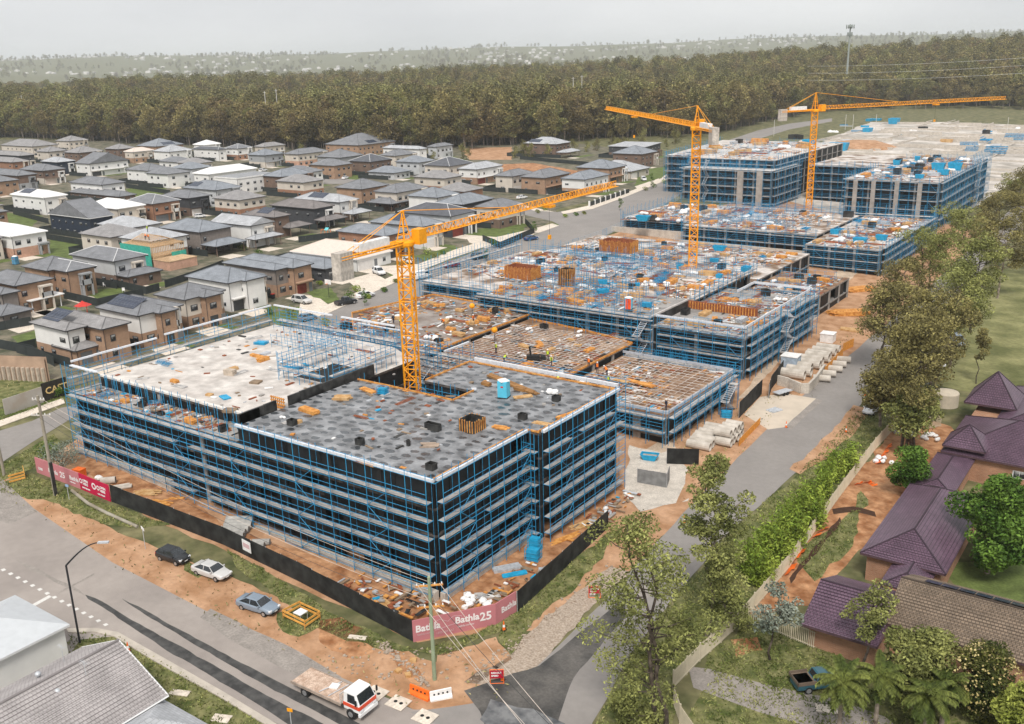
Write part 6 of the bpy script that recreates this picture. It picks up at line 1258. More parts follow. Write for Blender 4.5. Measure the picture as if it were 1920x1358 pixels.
stack('timber stack near the west front of the pale deck', P13(432, 772, 12.4), 1.7, 1.1, 4, M('brown_ply', (.25, .18, .12)), .5); stack('blue frames lying on the pale deck', P13(422, 746, 12.4), 1.8, 1.0, 2, m_bluep, -.3, 'frame_stack', 'frames'); stack('orange beam bundle on the grey terrace', P13(302, 748, 11), 3.4, .6, 4, m_timber, -.02); stack('small timber bundle on the pale deck front', P13(393, 742, 12.4), 1.0, .6, 3, m_ply, .2)
stack('large orange beam packs on the small rebar deck', P13(1200, 720, 4.5), 5.5, 1.0, 3, m_timber, -.15); stack('second orange beam pack on the small rebar deck', P13(1165, 716, 4.5), 2.6, 1.0, 3, m_ply, -.15)
stack('dark steel spine beam across the pale deck void', P13(550, 690, 12.4), 3, .5, 2, m_blue, .3, 'frame_stack', 'frames')
def ring_form(label, p, w_, d_, h_, n, ang=0., inner=None, name='formwork_box', m1=None):
    T = thing(name, label, 'formwork', p, ang); 
    for sx, sy, a, L in ((0, -d_ / 2, 0, w_), (0, d_ / 2, 0, w_), (-w_ / 2, 0, PI / 2, d_), (w_ / 2, 0, PI / 2, d_)):
        MB().obox((sx, sy, 0), L, .06, h_, 0, a).build('form_panel', m1 or m_black, T); k = max(2, int(L / .35))
        for i in range(k):
            t = -L / 2 + (i + .5) * L / k; nx_, ny_ = (t, sy * 1.04) if a == 0 else (sx * 1.04, t); MB().obox((nx_, ny_, 0), .1, .1, h_ * random.uniform(.95, 1.12)).build('stud', m_timber, T)
    return T
ring_form('square timber-ribbed formwork box on the film deck', P13(886, 805), 2.1, 2.2, 1.35, 6)
ring_form('brown ribbed stair core formwork on the western deck behind the toilet', P13(980, 520, 8.8), 6.5, 4, 2.4, 10, m1=m_rust); ring_form('orange-topped column formwork on the grey deck', P13(1063, 535, 8.7), 2.4, 2.6, 3.4, 4, m1=m_black); ring_form('large spiky orange core formwork on the middle slab', P13(1160, 472, 7.9), 8, 4.5, 2.8, 10, m1=m_rust)
def box_void(label, u, v, w_=1.0, d_=.7, h_=.7, mat=None, ang=0.):
    q = P13(u, v); T = thing('void_former', label, 'formwork', q, ang); 
    for sx, sy, a, L in ((0, -d_ / 2, 0, w_), (0, d_ / 2, 0, w_), (-w_ / 2, 0, PI / 2, d_), (w_ / 2, 0, PI / 2, d_)): MB().obox((sx, sy, 0), L, .05, h_, 0, a).build('side', mat or m_black, T)
for u, v, w_, d_, lb in ((675, 833, .8, .7, 'small black riser box west of the weathered planks'), (809, 880, .9, .8, 'black riser box near the front corner of the film deck'), (548, 797, .9, .8, 'black riser box beside the orange bundle'), (1043, 752, .8, .8, 'black riser box behind the white bags'), (980, 786, .9, .7, 'black riser box east of the ribbed box'), (766, 836, .3, .3, 'thin black riser stub west of the weathered planks')): box_void(lb, u, v, w_, d_)
box_void('long black trough form beside leaning ladders', 812, 806, 1.9, .7, .8)
def toilet(label, p, ang, body, front=None):
    T = thing('portable_toilet', label, 'toilet', p, ang); MB().box((-.6, -.6, .1), (.6, .6, 2.15)).build('cabin', body, T); MB().box((-.5, -.63, .15), (.5, -.601, 2.05)).build('door', front or body, T)
    MB().box((-.65, -.65, 0), (.65, .65, .12)).build('skid', m_dark, T); MB().lathe((0, 0, 2.15), [(.85, 0), (.82, .06), (.5, .2), (.02, .28)], 4).build('toilet_roof', m_bagw, T); MB().box((-.16, -.64, 1.4), (.16, -.631, 1.6)).build('door_sign', m_red, T)
m_tb = M('toilet_blue', (.10, .50, .68), .5, .05); toilet('pale blue portable toilet standing on the film-covered deck', P13(945, 745), .25, m_tb); toilet('blue portable toilet with orange-red side on the middle block', P13(1179, 580, 9.0), .3, m_tb, M('toilet_red', (.80, .10, .03), .5)); toilet('blue portable toilet outside the white house at the left edge', at(30, 496), .3, M('toilet_deep_blue', (.08, .25, .40), .5))
def bags(label, p, n, r, mat, seed, name='rubble_bags'):
    T = thing(name, label, 'bags', p); rr = random.Random(seed)
    for k in range(n):
        mb = MB().sphere((rr.uniform(-r, r), rr.uniform(-r, r) * .7, .22 + rr.uniform(0, .2)), rr.uniform(.28, .5), 8, 5, sz=.75); mb.v = [(x + rr.uniform(-.06, .06), y + rr.uniform(-.06, .06), max(0, z + rr.uniform(-.06, .06))) for x, y, z in mb.v]; mb.build('bag', mat, T)
bags('white bulk bags beside the portable toilet', P13(1035, 740), 5, .8, m_bagw, 1); bags('heap of white plastic bags behind the pink banner', at(895, 1138), 14, 2.0, m_bagw, 2); bags('white bags on the sunken deck of the middle block', P13(1465, 565, 7.3), 6, 1.2, m_bagw, 3); bags('white bags row on the grey deck of the middle block', P13(1225, 535, 8.8), 9, 3, m_bagw, 4); bags('pale bags at the foot of the wet deck materials', P13(810, 637, 6.3), 6, 1.5, m_bagw, 5); bags('white bags by the hall rubble', at(1735, 822), 9, 2.0, m_bagw, 6); bags('torn white sheets among rubble beside the pale fence', at(1665, 868), 8, 1.6, m_bagw, 7); bags('white bag heap near the hall wall', at(1700, 815), 6, 1.5, M('grey_wrap', (.6, .6, .62), .7), 8)
def crate(label, p, ang, mat, s=(1.2, .9, .9)):
    T = thing('cage_crate', label, 'crate', p, ang); mb = MB(); x, y, z = s
    for sx in (-x / 2, x / 2):
        for sy in (-y / 2, y / 2): mb.tube((sx, sy, 0), (sx, sy, z), .04)
    for zz in (.05, z / 3, 2 * z / 3, z):
        for sy in (-y / 2, y / 2): mb.tube((-x / 2, sy, zz), (x / 2, sy, zz), .03)
        for sx in (-x / 2, x / 2): mb.tube((sx, -y / 2, zz), (sx, y / 2, zz), .03)
    mb.build('cage', mat, T); MB().box((-x * .42, -y * .42, .05), (x * .42, y * .42, z * .8)).build('load', m_bluep, T)
crate('blue cage crate on the film-covered deck', P13(718, 738), .1, m_blue); crate('blue cage crate at the foot of the stepped corner', at(1000, 1048), .2, m_bluep, (1.5, 1.3, 1.5)); crate('upper blue crate standing by the stepped corner', at(1003, 1032), .2, m_bluep, (1.3, 1.2, 1.9)); crate('blue crate on the grey deck beside the red and blue toilet', P13(1213, 575, 8.8), .2, m_blue, (2, 1.2, 1)); crate('blue crate beside the stacked pipes', at(1362, 782), .3, m_blue, (1.6, 1.3, 1.2))
crate('low blue round tank tray on the pale deck', P13(490, 645, 12.4), .3, m_bluep, (1.8, 1.3, .4))
def skip(label, p, ang, mat, s=1.):
    T = thing('skip_bin', label, 'skip', p, ang); mb = MB(); a = [(-1 * s, -.7 * s, 0), (1 * s, -.7 * s, 0), (1 * s, .7 * s, 0), (-1 * s, .7 * s, 0)]; b = [(-1.6 * s, -.85 * s, 1.1 * s), (1.6 * s, -.85 * s, 1.1 * s), (1.6 * s, .85 * s, 1.1 * s), (-1.6 * s, .85 * s, 1.1 * s)]
    mb.add(a + b, [(3, 2, 1, 0), (0, 1, 5, 4), (1, 2, 6, 5), (2, 3, 7, 6), (3, 0, 4, 7)]); mb.build('tub', mat, T); MB().box((-1.3 * s, -.7 * s, .7 * s), (1.3 * s, .7 * s, .8 * s)).build('rubble', m_gravel, T)
    MB().tube(b[0], b[1], .05).tube(b[1], b[2], .05).tube(b[2], b[3], .05).tube(b[3], b[0], .05).build('rim', mat, T)
skip('blue skip bin in the lane beside the near block', at(1218, 862), .3, m_bluep, .75); skip('blue skip hanging over the middle slab edge', P13(1349, 470, 8), .1, m_bluep); skip('bright blue long bin at the corner of the broad block', P13(1206, 414, 8), .1, m_bluep, 1.3)
# materials in the yard
def pipes(label, p, ang, n, r, L, rows=1, mat=None, group=None):
    T = thing('pipe_stack', label, 'pipes', p, ang, group); mt = mat or M('concrete_pipe', (.47, .42, .36), .85, .15, .8, (.58, .53, .47)); k = 0
    for row in range(rows):
        for i in range(n - row):
            y = (i + row / 2) * 2.06 * r; z = r + row * 1.75 * r; jx = random.uniform(-.25, .25); vs = []; N_ = 14; mb = MB()
            for x, rr in ((-L / 2 + jx, r), (L / 2 + jx, r), (L / 2 + jx, r * .8), (-L / 2 + jx, r * .8)):
                vs += [(x, y + math.cos(2 * PI * q / N_) * rr, z + math.sin(2 * PI * q / N_) * rr) for q in range(N_)]
            mb.add(vs, [(a * N_ + q, a * N_ + (q + 1) % N_, ((a + 1) % 4) * N_ + (q + 1) % N_, ((a + 1) % 4) * N_ + q) for a in range(4) for q in range(N_)]); mb.build('pipe', mt, T)
    return T
pipes('row of grey concrete pipes behind the black hoarding and notice', at(432, 1012), -.05 + 2.25 - PI / 2, 6, .42, 3.2, 1, M('grey_pipe', (.36, .35, .33), .85, .2)); pipes('lower group of three grey concrete pipes behind the notice', at(480, 1035), 2.2 - PI / 2, 3, .38, 2.0, 1, M('grey_pipe', (.36, .35, .33)))
pipes('two small pale pipes behind the crimson banner', at(228, 918), 1.0, 3, .2, 2.2); pipes('short fat pale pipe behind the crimson banner', at(203, 907), .8, 1, .45, 1.8)
p0 = at(1328, 838); pipes('pyramid of concrete pipes beside the lane, orange mesh in front', (p0.x - 1, p0.y - 1.5, p0.z), 0.05, 7, .62, 3.4, 1); pipes('upper layer row of concrete pipes behind the pyramid', (p0.x + 1.5, p0.y + 1.5, p0.z), .05, 5, .62, 2.4, 2)
q0 = at(1500, 712)
for k in range(9): pipes('large concrete pipe in the row by the gums, number %s from the barrier' % ['one', 'two', 'three', 'four', 'five', 'six', 'seven', 'eight', 'nine'][k], (q0.x - 1.5 + (k % 2) * .3, q0.y + k * 2.35, q0.z), .04, 1, .85 if k < 6 else .7, 4.2)
for k in range(5): pipes('smaller concrete pipe in the outer row by the orange mesh, place %s' % ['one', 'two', 'three', 'four', 'five'][k], (q0.x + 3.2, q0.y + 1 + k * 3.1, q0.z), .3, 1, .55, 2.8)
def planter():
    T = thing('concrete_barrier', 'curved pale concrete barrier wall holding the large pipes', 'barrier', at(1500, 730)); P = [at(1458, 722), at(1478, 728), at(1500, 738), at(1515, 738), at(1530, 722), at(1545, 700)]
    for a, b in zip(P[:-1], P[1:]): d = b - a; MB().obox(((a.x + b.x) / 2, (a.y + b.y) / 2, a.z), d.length, .35, 1.7, 0, math.atan2(d.y, d.x)).build('barrier_block', m_conc, T, world=True)
planter()
def mesh_strip(label, pts, h=1.0):
    P = [at(*p) for p in pts]; T = thing('barrier_mesh', label, 'mesh', P[0])
    mb = MB()
    for a, b in zip(P[:-1], P[1:]): mb.add([a, b, b + Vector((0, .1, h)), a + Vector((0, .1, h)), a - Vector((.03, 0, 0)), b - Vector((.03, 0, 0)), b + Vector((-.03, .1, h)), a + Vector((-.03, .1, h))], [(0, 1, 2, 3), (7, 6, 5, 4), (3, 2, 6, 7)])
    mb.build('mesh_sheet', M('orange_mesh', (.72, .30, .05), .7, .15, 3), T, world=True)
mesh_strip('orange barrier mesh in front of the pipe pyramid', [(1385, 838), (1400, 822), (1425, 796)], 1.1); mesh_strip('orange mesh between the barrier wall and the road', [(1545, 706), (1560, 690), (1580, 668)], 1.6); mesh_strip('second length of orange mesh further up the pipes', [(1580, 660), (1600, 650)], 1.6)
m_omesh = M('torn_orange_mesh', (.85, .16, .02), .7)
for i, pts in enumerate([[(1665, 835), (1655, 850), (1640, 870)], [(1600, 910), (1625, 905), (1635, 912)], [(1520, 1010), (1545, 990)], [(1470, 1080), (1500, 1030)]]):
    P = [at(*p) for p in pts]; mb = MB()
    for a, b in zip(P[:-1], P[1:]):
        for k in range(5): t0, t1 = k / 5, (k + 1) / 5; c0, c1 = a.lerp(b, t0), a.lerp(b, t1); w0 = .5 + .25 * math.sin(k * 2.1); mb.add([c0, c1, c1 + Vector((w0, 0, .35 + .1 * (k % 2))), c0 + Vector((w0, .1, .45 - .1 * (k % 2)))], [(0, 1, 2, 3)])
    tag(mb.build('barrier_mesh', m_omesh), 'torn orange safety mesh draped along the pale fence, strip %s' % ['by the white rubble', 'across the green patch', 'at the trench', 'above the trench end'][i], 'mesh')
stack('yellow timber boards stacked behind the black hoarding', at(725, 1140), 4.2, 1.2, 3, m_ply, -.35, jit=.4); stack('brown planks in the mud beside the near corner', at(590, 1090), 2.6, 1.2, 1, M('brown_ply', (.25, .18, .12)), .4, jit=.5); stack('long orange boards in the yard east of the near block', at(1095, 985), 3.6, 1.3, 2, m_ply, 1.25, jit=.3); stack('second row of long boards along the eastern yard', at(1060, 1010), 4, 1.0, 1, m_timber, 1.25, jit=.6)
stack('dark planks by the hoarding in the eastern yard', at(985, 1112), 4.5, .6, 2, M('dark_plank', (.14, .09, .06), .8), 1.2, jit=.5); stack('scaffold planks on trestles in the near yard', at(950, 1068), 3.2, 1.0, 4, m_galv, .95, 'plank_stack', 'planks'); stack('blue scaffold planks below the grey planks', at(965, 1078), 2.8, .8, 2, m_bluep, .95, 'plank_stack', 'planks'); stack('grey planks beside the heap of white bags', at(915, 1118), 2.6, 1.1, 2, m_plank, .7, 'plank_stack', 'planks', jit=.3)
stack('timber frames in the mud behind the crimson banner', at(275, 925), 2.8, 1.6, 2, m_ply, .5, jit=.6); stack('timber lengths near the retaining footing', at(300, 942), 3, .9, 1, m_timber, .2, jit=.5); stack('timber lengths by the second footing', at(330, 935), 2.5, .6, 1, m_timber, .8, jit=.4)
stack('orange formwork frames beside the lane end of the middle block', at(1590, 590), 7, 3, 5, m_timber, .6, jit=1.0, th=.18); stack('second pile of orange frames beyond the middle block', at(1610, 545), 6, 3, 4, m_timber, .9, jit=1.0, th=.18); stack('timber packs at the top of the lane', at(1595, 620), 4, 2, 4, m_ply, .1, jit=.3)
stack('bundled silver sheets on the concrete pad', at(1452, 770), 2.2, 1.6, 2, m_galv, 1.2, 'sheet_pack', 'sheets', jit=.2)
t_ = thing('site_trailer', 'silver flat trailer standing at the edge of the concrete pad', 'trailer', at(1467, 740), 1.2); MB().box((-1.6, -.7, .5), (1.6, .7, .62)).build('tray', m_galv, t_); [MB().tube((x, s * .7 - .08, .3), (x, s * .7 + .08, .3), .3, 10).build('wheel', m_tyre, t_) for x in (-.4, .4) for s in (-1, 1)]; MB().tube((1.6, 0, .55), (2.6, 0, .45), .05).build('drawbar', m_galv, t_)
t_ = thing('crate_bin', 'orange plastic bin behind the crimson banner', 'bin', at(150, 893), .2); MB().box((-.7, -.5, 0), (.7, .5, 1.0)).build('tub', m_org, t_); MB().box((-.72, -.52, 1.0), (.72, .52, 1.06)).build('lid', m_org, t_)
bags('white wrapped bundle behind the crimson banner', at(185, 903), 4, .7, m_bagw, 21); 
t_ = thing('site_shed', 'white-roofed site shed beside the row of pipes', 'shed', at(1482, 690), .05); MB().box((-1.4, -1.3, 0), (1.4, 1.3, 2.3)).build('shed_wall', M('shed_blue_grey', (.35, .42, .5), .7), t_); MB().box((-1.5, -1.4, 2.3), (1.5, 1.4, 2.42)).build('shed_roof', m_bagw, t_)
t_ = thing('site_shed', 'second small white site shed further up the pipes', 'shed', at(1552, 640), .05); MB().box((-1.2, -1.2, 0), (1.2, 1.2, 1.6)).build('shed_wall', m_bagw, t_); MB().box((-1.3, -1.3, 1.6), (1.3, 1.3, 1.7)).build('shed_roof', m_bagw, t_)
# concrete boom machine on the rebar deck
q = P13(1000, 675, 5.7); t_ = thing('concrete_screed_machine', 'black tracked machine with raised boom on the rebar deck', 'machine', q, .6); MB().box((-1.1, -.6, .25), (1.1, .6, .8)).build('machine_body', m_dark, t_); MB().tube((-.4, 0, .8), (-.6, 0, 2.3), .16).tube((-.6, 0, 2.3), (.5, 0, 2.1), .12).build('boom', m_dark, t_); MB().obox((1.6, 0, .1), .9, 1.2, .6).build('hopper', m_dark, t_); [MB().obox((0, s * .75, 0), 2.0, .3, .5).build('track', m_tyre, t_) for s in (-1, 1)]
for u, v, z, lb in ((928, 645, 5.6, 'orange round placing boom head on a stand by the rebar grid'), (886, 598, 6.3, 'orange stand on the wet deck by the timber beam')):
    q = P13(u, v, z); t_ = thing('sign_stand', lb, 'stand', q); MB().tube((0, 0, 0), (0, 0, 2.2), .06).build('stem', m_dark, t_); MB().sphere((0, 0, 2.5), .55, 8, 5).build('head', m_cr, t_)
# ---------------- street furniture in the foreground ----------------
p = at(150, 1206); T = thing('street_lamp', 'tall black street lamp with curved arm over the main road', 'street lamp', p); hL = tz(150, 1206, 1062)[1] if 'tz' in globals() else 9.2
arm_end = atz(188, 1017, p.z + 10.4); ax = Vector((arm_end.x - p.x, arm_end.y - p.y, 0)); pts = [Vector((0, 0, 0)), Vector((0, 0, 4)), Vector((0, 0, 8.2))]
for t in np.linspace(.12, 1, 8): pts.append(Vector((ax.x * t, ax.y * t, 8.2 + 2.2 * math.sin(t * PI / 2))))
mp_ = M('black_pole', (.025, .026, .03), .5, .1); pm = MB()
for i, (a, b) in enumerate(zip(pts[:-1], pts[1:])): pm.tube(a, b, .10 - .006 * i, 8, caps=False)
pm.build('lamp_pole', mp_, T, smooth=True); MB().obox((pts[-1].x + ax.x * .08, pts[-1].y + ax.y * .08, pts[-1].z - .08), 1.0, .32, .14, 0, math.atan2(ax.y, ax.x)).build('lamp_head', m_galv, T)
m_pole = M('weathered_timber_pole', (.30, .26, .20), .9, .2, .6, (.36, .33, .27)); m_gp = M('green_treated_pole', (.27, .33, .22), .9, .15, .8)
def pole(label, u, v, vt, r, mat, arms=(), top=None, dark=False):
    p = at(u, v); lo, hi = 0, 30
    for _ in range(40):
        m_ = (lo + hi) / 2
        if px((p.x, p.y, p.z + m_))[1] > vt: lo = m_
        else: hi = m_
    T = thing('power_pole', label, 'power pole', p); H_ = lo; MB().tube((0, 0, 0), (0, 0, H_), r, 12, r2=r * .75).build('pole_shaft', mat, T, smooth=False)
    for z, L, an in arms:
        c, s = math.cos(an), math.sin(an); MB().obox((0, 0, H_ - z), L, .12, .14, 0, an).build('crossarm', m_timber if not dark else M('grey_arm', (.5, .47, .43), .8), T)
        for t in (-.45, -.2, .2, .45): MB().lathe((c * L * t, s * L * t, H_ - z + .14), [(.05, 0), (.07, .08), (.04, .2), (.01, .22)], 8).build('insulator', m_bagw, T)
    return T, p, H_
PT1, pp1, ph1 = pole('leaning-look timber power pole in front of the pink banner at the left', 104, 929, 742, .22, m_pole, ((2.6, 2.6, .5), (.6, 1.6, .5)), dark=True)
MB().box((.12, -.2, 0), (.26, .2, 4.5)).build('black_cover', m_black, PT1)
PT2, pp2, ph2 = pole('green treated power pole beside the orange and white barriers', 815, 1275, 1082, .19, m_gp, ((.9, 2.4, .75), (3.0, 2.4, .75)))
PT3, pp3, ph3 = pole('timber pole cut by the left edge of the picture', 8, 892, 800, .2, m_pole)
m_wire = M('pale_cable', (.55, .48, .42), .6); m_wire2 = M('dark_cable', (.06, .06, .06), .6)
def wire(label, a, b, sag, mat, r=.018):
    a = Vector(a); b = Vector(b); mb = MB().path([a.lerp(b, t) - Vector((0, 0, sag * 4 * t * (1 - t))) for t in np.linspace(0, 1, 18)], r, 3); tag(mb.build('overhead_wire', mat), label, 'wire')
E1 = Vector((40, -27, 7.5))
for i, (dz, off, mt_, lb) in enumerate([(-.7, -1.0, m_wire, 'pale overhead wire running right from the green pole, top one'), (-.7, .9, m_wire, 'second pale overhead wire running right from the green pole'), (-2.8, -.6, m_wire, 'lower pale wire from the green pole across the right road'), (-2.8, .8, m_wire2, 'dark wire from the green pole across the right road')]):
    wire(lb, (pp2.x + off * .73, pp2.y + off * .68, pp2.z + ph2 + dz), (E1.x + off, E1.y + i * 1.3, E1.z + (1 if i < 2 else -1)), .9, mt_, .028)
for i, (dz, off, lb) in enumerate([(-.5, -.7, 'overhead wire between the two power poles, upper'), (-.5, .7, 'overhead wire between the two power poles, second'), (-2.5, -.9, 'overhead wire between the two power poles, third'), (-2.5, .9, 'overhead wire between the two power poles, lowest')]):
    wire(lb, (pp1.x + off * .8, pp1.y + off * .4, pp1.z + ph1 + dz), (pp2.x + off * .7, pp2.y + off * .6, pp2.z + ph2 + dz - .3), 1.6, m_wire if i % 2 else m_wire2, .02)
tag(MB().path([at(135, 920, .2), at(165, 944, .2), at(200, 962, .2), at(258, 988, .18)], .2, 10).build('fallen_pole', m_pole), 'long weathered log lying on the grass verge below the crimson banner', 'log')
def water_barrier(label, u0, u1, mat):
    a, b = at(*u0), at(*u1); d = b - a; T = thing('water_barrier', label, 'barrier', (a + b) / 2, math.atan2(d.y, d.x)); L = d.length; prof = [(-.3, 0), (.3, 0), (.3, .18), (.1, .42), (.08, .9), (-.08, .9), (-.1, .42), (-.3, .18)]
    vs = [(-L / 2, y, z) for y, z in prof] + [(L / 2, y, z) for y, z in prof]; MB().add(vs, [tuple(range(7, -1, -1)), tuple(range(8, 16))] + [(i, (i + 1) % 8, 8 + (i + 1) % 8, 8 + i) for i in range(8)]).build('barrier_body', mat, T)
    for k in range(4): MB().tube((-L * .3 + k * L * .2, -.13, .6), (-L * .3 + k * L * .2, .13, .6), .09, 8).build('fork_hole', m_dark, T)
water_barrier('orange plastic water barrier beside the green pole', (770, 1298), (806, 1314), m_org); water_barrier('white plastic water barrier joined to the orange one', (806, 1314), (847, 1306), m_bagw)
def road_sign(label, u, v, h_, lines, w_=1.2, ang=None):
    p = at(u, v); dv = Vector((CAM[0] - p.x, CAM[1] - p.y, 0)); an = math.atan2(dv.y, dv.x) - PI / 2 + (ang or 0) + PI; T = thing('road_sign', label, 'sign', p, 0); d = Vector((math.cos(an + 0), math.sin(an), 0)); nn = Vector((d.y, -d.x, 0))
    if nn.dot(dv) < 0: d = -d; nn = -nn
    fr = MB(); A_ = -d * w_ / 2; B_ = d * w_ / 2
    for q in (A_, B_): fr.tube(q, q + Vector((0, 0, h_)), .04); fr.tube(q + Vector((0, 0, h_)), q - nn * .7, .035)
    fr.tube(A_ + Vector((0, 0, h_)), B_ + Vector((0, 0, h_)), .04); fr.tube(A_ + Vector((0, 0, .08)), B_ + Vector((0, 0, .08)), .035); fr.build('sign_frame', m_org, T)
    z0 = h_ * .42; MB().add([A_ + nn * .04 + Vector((0, 0, z0)), B_ + nn * .04 + Vector((0, 0, z0)), B_ + nn * .04 + Vector((0, 0, h_ - .05)), A_ + nn * .04 + Vector((0, 0, h_ - .05))], [(0, 1, 2, 3)]).build('sign_face', M('sign_crimson', (.42, .01, .03), .5, .03), T)
    for i, t in enumerate(lines): letters(T, t, p + A_ + d * .1 - nn * .02, d, .24, m_let, h_ - .38 - i * .3, .01)
road_sign('crimson REDUCE SPEED sign in an orange frame at the road corner', 932, 1283, 1.5, ['REDUCE', 'SPEED']); road_sign('crimson PREPARE TO STOP sign on the grass by the right road', 1115, 1122, 1.4, ['PREPARE', 'TO', 'STOP'], 1.2)
def cone(label, u, v, mat=None, s=1.):
    T = thing('traffic_cone', label, 'cone', at(u, v)); MB().box((-.2 * s, -.2 * s, 0), (.2 * s, .2 * s, .05)).build('base', m_dark, T); MB().lathe((0, 0, .05), [(.15 * s, 0), (.03 * s, .85 * s)], 12).build('cone_body', mat or m_org, T); MB().lathe((0, 0, .05), [(.115 * s, .3 * s), (.08 * s, .52 * s)], 12).build('reflective_band', m_bagw, T)
for u, v, lb in ((1474, 802, 'orange traffic cone at the corner of the concrete pad'), (1586, 811, 'orange traffic cone on the right shoulder'), (1283, 980, 'red bollard cone at the left road edge by the gum'), (1622, 742, 'orange cone under the gums'), (945, 1182, 'orange and white bollard on the grass behind the banner'), (241, 1222, 'small orange hydrant marker by the kerb'), (942, 1276, 'red cone beside the reduce speed sign')): cone(lb, u, v, s=1.15)
# orange-fenced pit with white cabinet
T = thing('pit_guard', 'orange barrier rails guarding a pit on the grass verge', 'barrier', at(565, 1165)); c = [at(531, 1160), at(572, 1182), at(601, 1162), at(564, 1143)]
for a, b in zip(c, c[1:] + c[:1]):
    for z in (.35, .8): MB().obox(((a.x + b.x) / 2, (a.y + b.y) / 2, a.z + z), (b - a).length, .06, .2, 0, math.atan2((b - a).y, (b - a).x)).build('rail', M('rail_orange', (.72, .36, .08), .7), T, world=True)
    MB().tube(a, a + Vector((0, 0, 1.0)), .04).build('post', m_timber, T, world=True)
T = thing('service_cabinet', 'white topped wire service cabinet inside the orange pit rails', 'cabinet', at(565, 1165)); MB().box((-.5, -.5, 1.0), (.5, .5, 1.08)).build('lid', m_bagw, T); mb = MB(); [mb.tube((sx * .45, sy * .45, 0), (sx * .45, sy * .45, 1), .03) for sx in (-1, 1) for sy in (-1, 1)]; mb.build('cabinet_frame', m_galv, T)
T = thing('pit_guard', 'collapsed orange barrier boards on the left grass verge', 'barrier', at(32, 905)); c = [at(18, 908), at(48, 900), at(45, 888)]
for a, b in zip(c[:-1], c[1:]):
    for z in (.2, .6, 1.0): MB().obox(((a.x + b.x) / 2, (a.y + b.y) / 2, a.z + z), (b - a).length, .05, .22, 0, math.atan2((b - a).y, (b - a).x)).build('rail', M('rail_orange', (.72, .36, .08), .7), T, world=True)
def post_sign(label, u, v, h_, w_, mat, an=0.):
    T = thing('post_sign', label, 'sign', at(u, v), an); MB().tube((0, 0, 0), (0, 0, h_), .04).build('post', m_galv, T); MB().obox((0, 0, h_ - .1), w_, .05, .3).build('sign_plate', mat, T)
post_sign('white street name blade on a thin post on the dirt verge', 273, 1030, 2.5, 1.0, m_bagw, -.3); post_sign('small blue and white sign on the verge near the log', 130, 938, 1.9, .5, M('sign_blue', (.25, .4, .6), .5), .2); post_sign('yellow round marker at the bottom edge beside the tyre tracks', 548, 1375, 2.2, .5, m_cr, .3)
for i, (u, v) in enumerate([(705, 1300), (747, 1318), (797, 1345)]):
    T = thing('service_pit_lid', 'pale concrete pit lid with twin covers, %s of three past the truck' % ['first', 'middle', 'last'][i], 'pit lid', at(u, v, .05), .05); MB().box((-.9, -.8, 0), (.9, .8, .05)).build('lid_slab', m_path, T); [MB().lathe((s, 0, .051), [(.17, 0), (.17, .02)], 12).build('round_cover', m_dark, T) for s in (-.3, .3)]
for i, (u, v, a_, b_) in enumerate([(337, 1300, .9, .6), (415, 1348, .8, .8), (670, 1196, .9, .5), (1550, 1330, .9, .9)]): T = thing('pit_cover', ['flat white pit cover on the grass by the roof', 'metal grate pit on the grass at the bottom', 'grey plank lid in the dirt by the red soil', 'concrete pit cover near the driveway'][i], 'pit cover', at(u, v, .03), .4); MB().box((-a_, -b_ * .6, 0), (a_, b_ * .6, .08)).build('cover', m_path, T)
for i, (u, v) in enumerate([(775, 1240), (747, 1260), (765, 1268)]): T = thing('paver_block', ['yellow block resting by the drain trench', 'yellow block on the gravel by the trench', 'pale yellow block nearest the barriers'][i], 'block', at(u, v), .5 + i); MB().box((-.3, -.25, 0), (.3, .25, .25)).build('block', m_ply, T)
# rubble along the drain
mb = MB(); rr = random.Random(4)
for k in range(420):
    t = rr.random(); 
    if k < 150: p = at(715 + 85 * t + rr.uniform(-8, 8), 1208 + 75 * t + rr.uniform(-6, 6))
    elif k < 330: p = at(1010 + rr.uniform(-130, 150), 1180 + rr.uniform(-30, 30) - 0) if False else at(880 + 280 * t + rr.uniform(-12, 12), 1275 - 215 * t + rr.uniform(-12, 12))
    else: p = at(600 + rr.uniform(0, 330), 1215 + rr.uniform(0, 60))
    s = rr.uniform(.05, .2); mb.obox(p, s * 1.6, s, s * .8, 0, rr.uniform(0, 3))
tag(mb.build('rubble', m_gravel), 'scattered rubble and stones along the verge and drain', 'rubble', kind='stuff')
# pale picket fence on the right
m_pf = M('cream_steel_fence', (.60, .53, .40), .6, .06)
def picket(label, pts, h=1.85, step=.2):
    P = [at(*p) for p in pts]; T = thing('picket_fence', label, 'fence', P[0])
    for a, b in zip(P[:-1], P[1:]):
        L = (b - a).length; n = max(1, round(L / 2.6)); d = (b - a) / n; Z = Vector((0, 0, 1))
        for k in range(n):
            p = a + d * k; q = a + d * (k + 1); MB().obox(p, .11, .11, h + .15).build('post', m_pf, T, world=True); mb = MB().tube(p + Z * .25, q + Z * .25, .035).tube(p + Z * (h - .1), q + Z * (h - .1), .035); m_ = int(2.6 / step)
            for j in range(1, m_): c = p.lerp(q, j / m_); mb.tube(c + Z * .1, c + Z * h, .045, 4, caps=False)
            mb.build('picket_panel', m_pf, T, world=True)
picket('long cream picket fence running up behind the bamboo hedge', [(1262, 1320), (1262, 1292), (1312, 1240), (1352, 1205), (1395, 1165), (1480, 1065), (1570, 938), (1640, 845), (1690, 790)]); picket('cream picket fence and gate joining the brick garage', [(1395, 1165), (1440, 1180), (1528, 1218)]); picket('cream fence bay at the bottom edge', [(1262, 1320), (1275, 1358), (1300, 1395)]); picket('short cream gate beside the hall rubble', [(1740, 805), (1765, 800)])
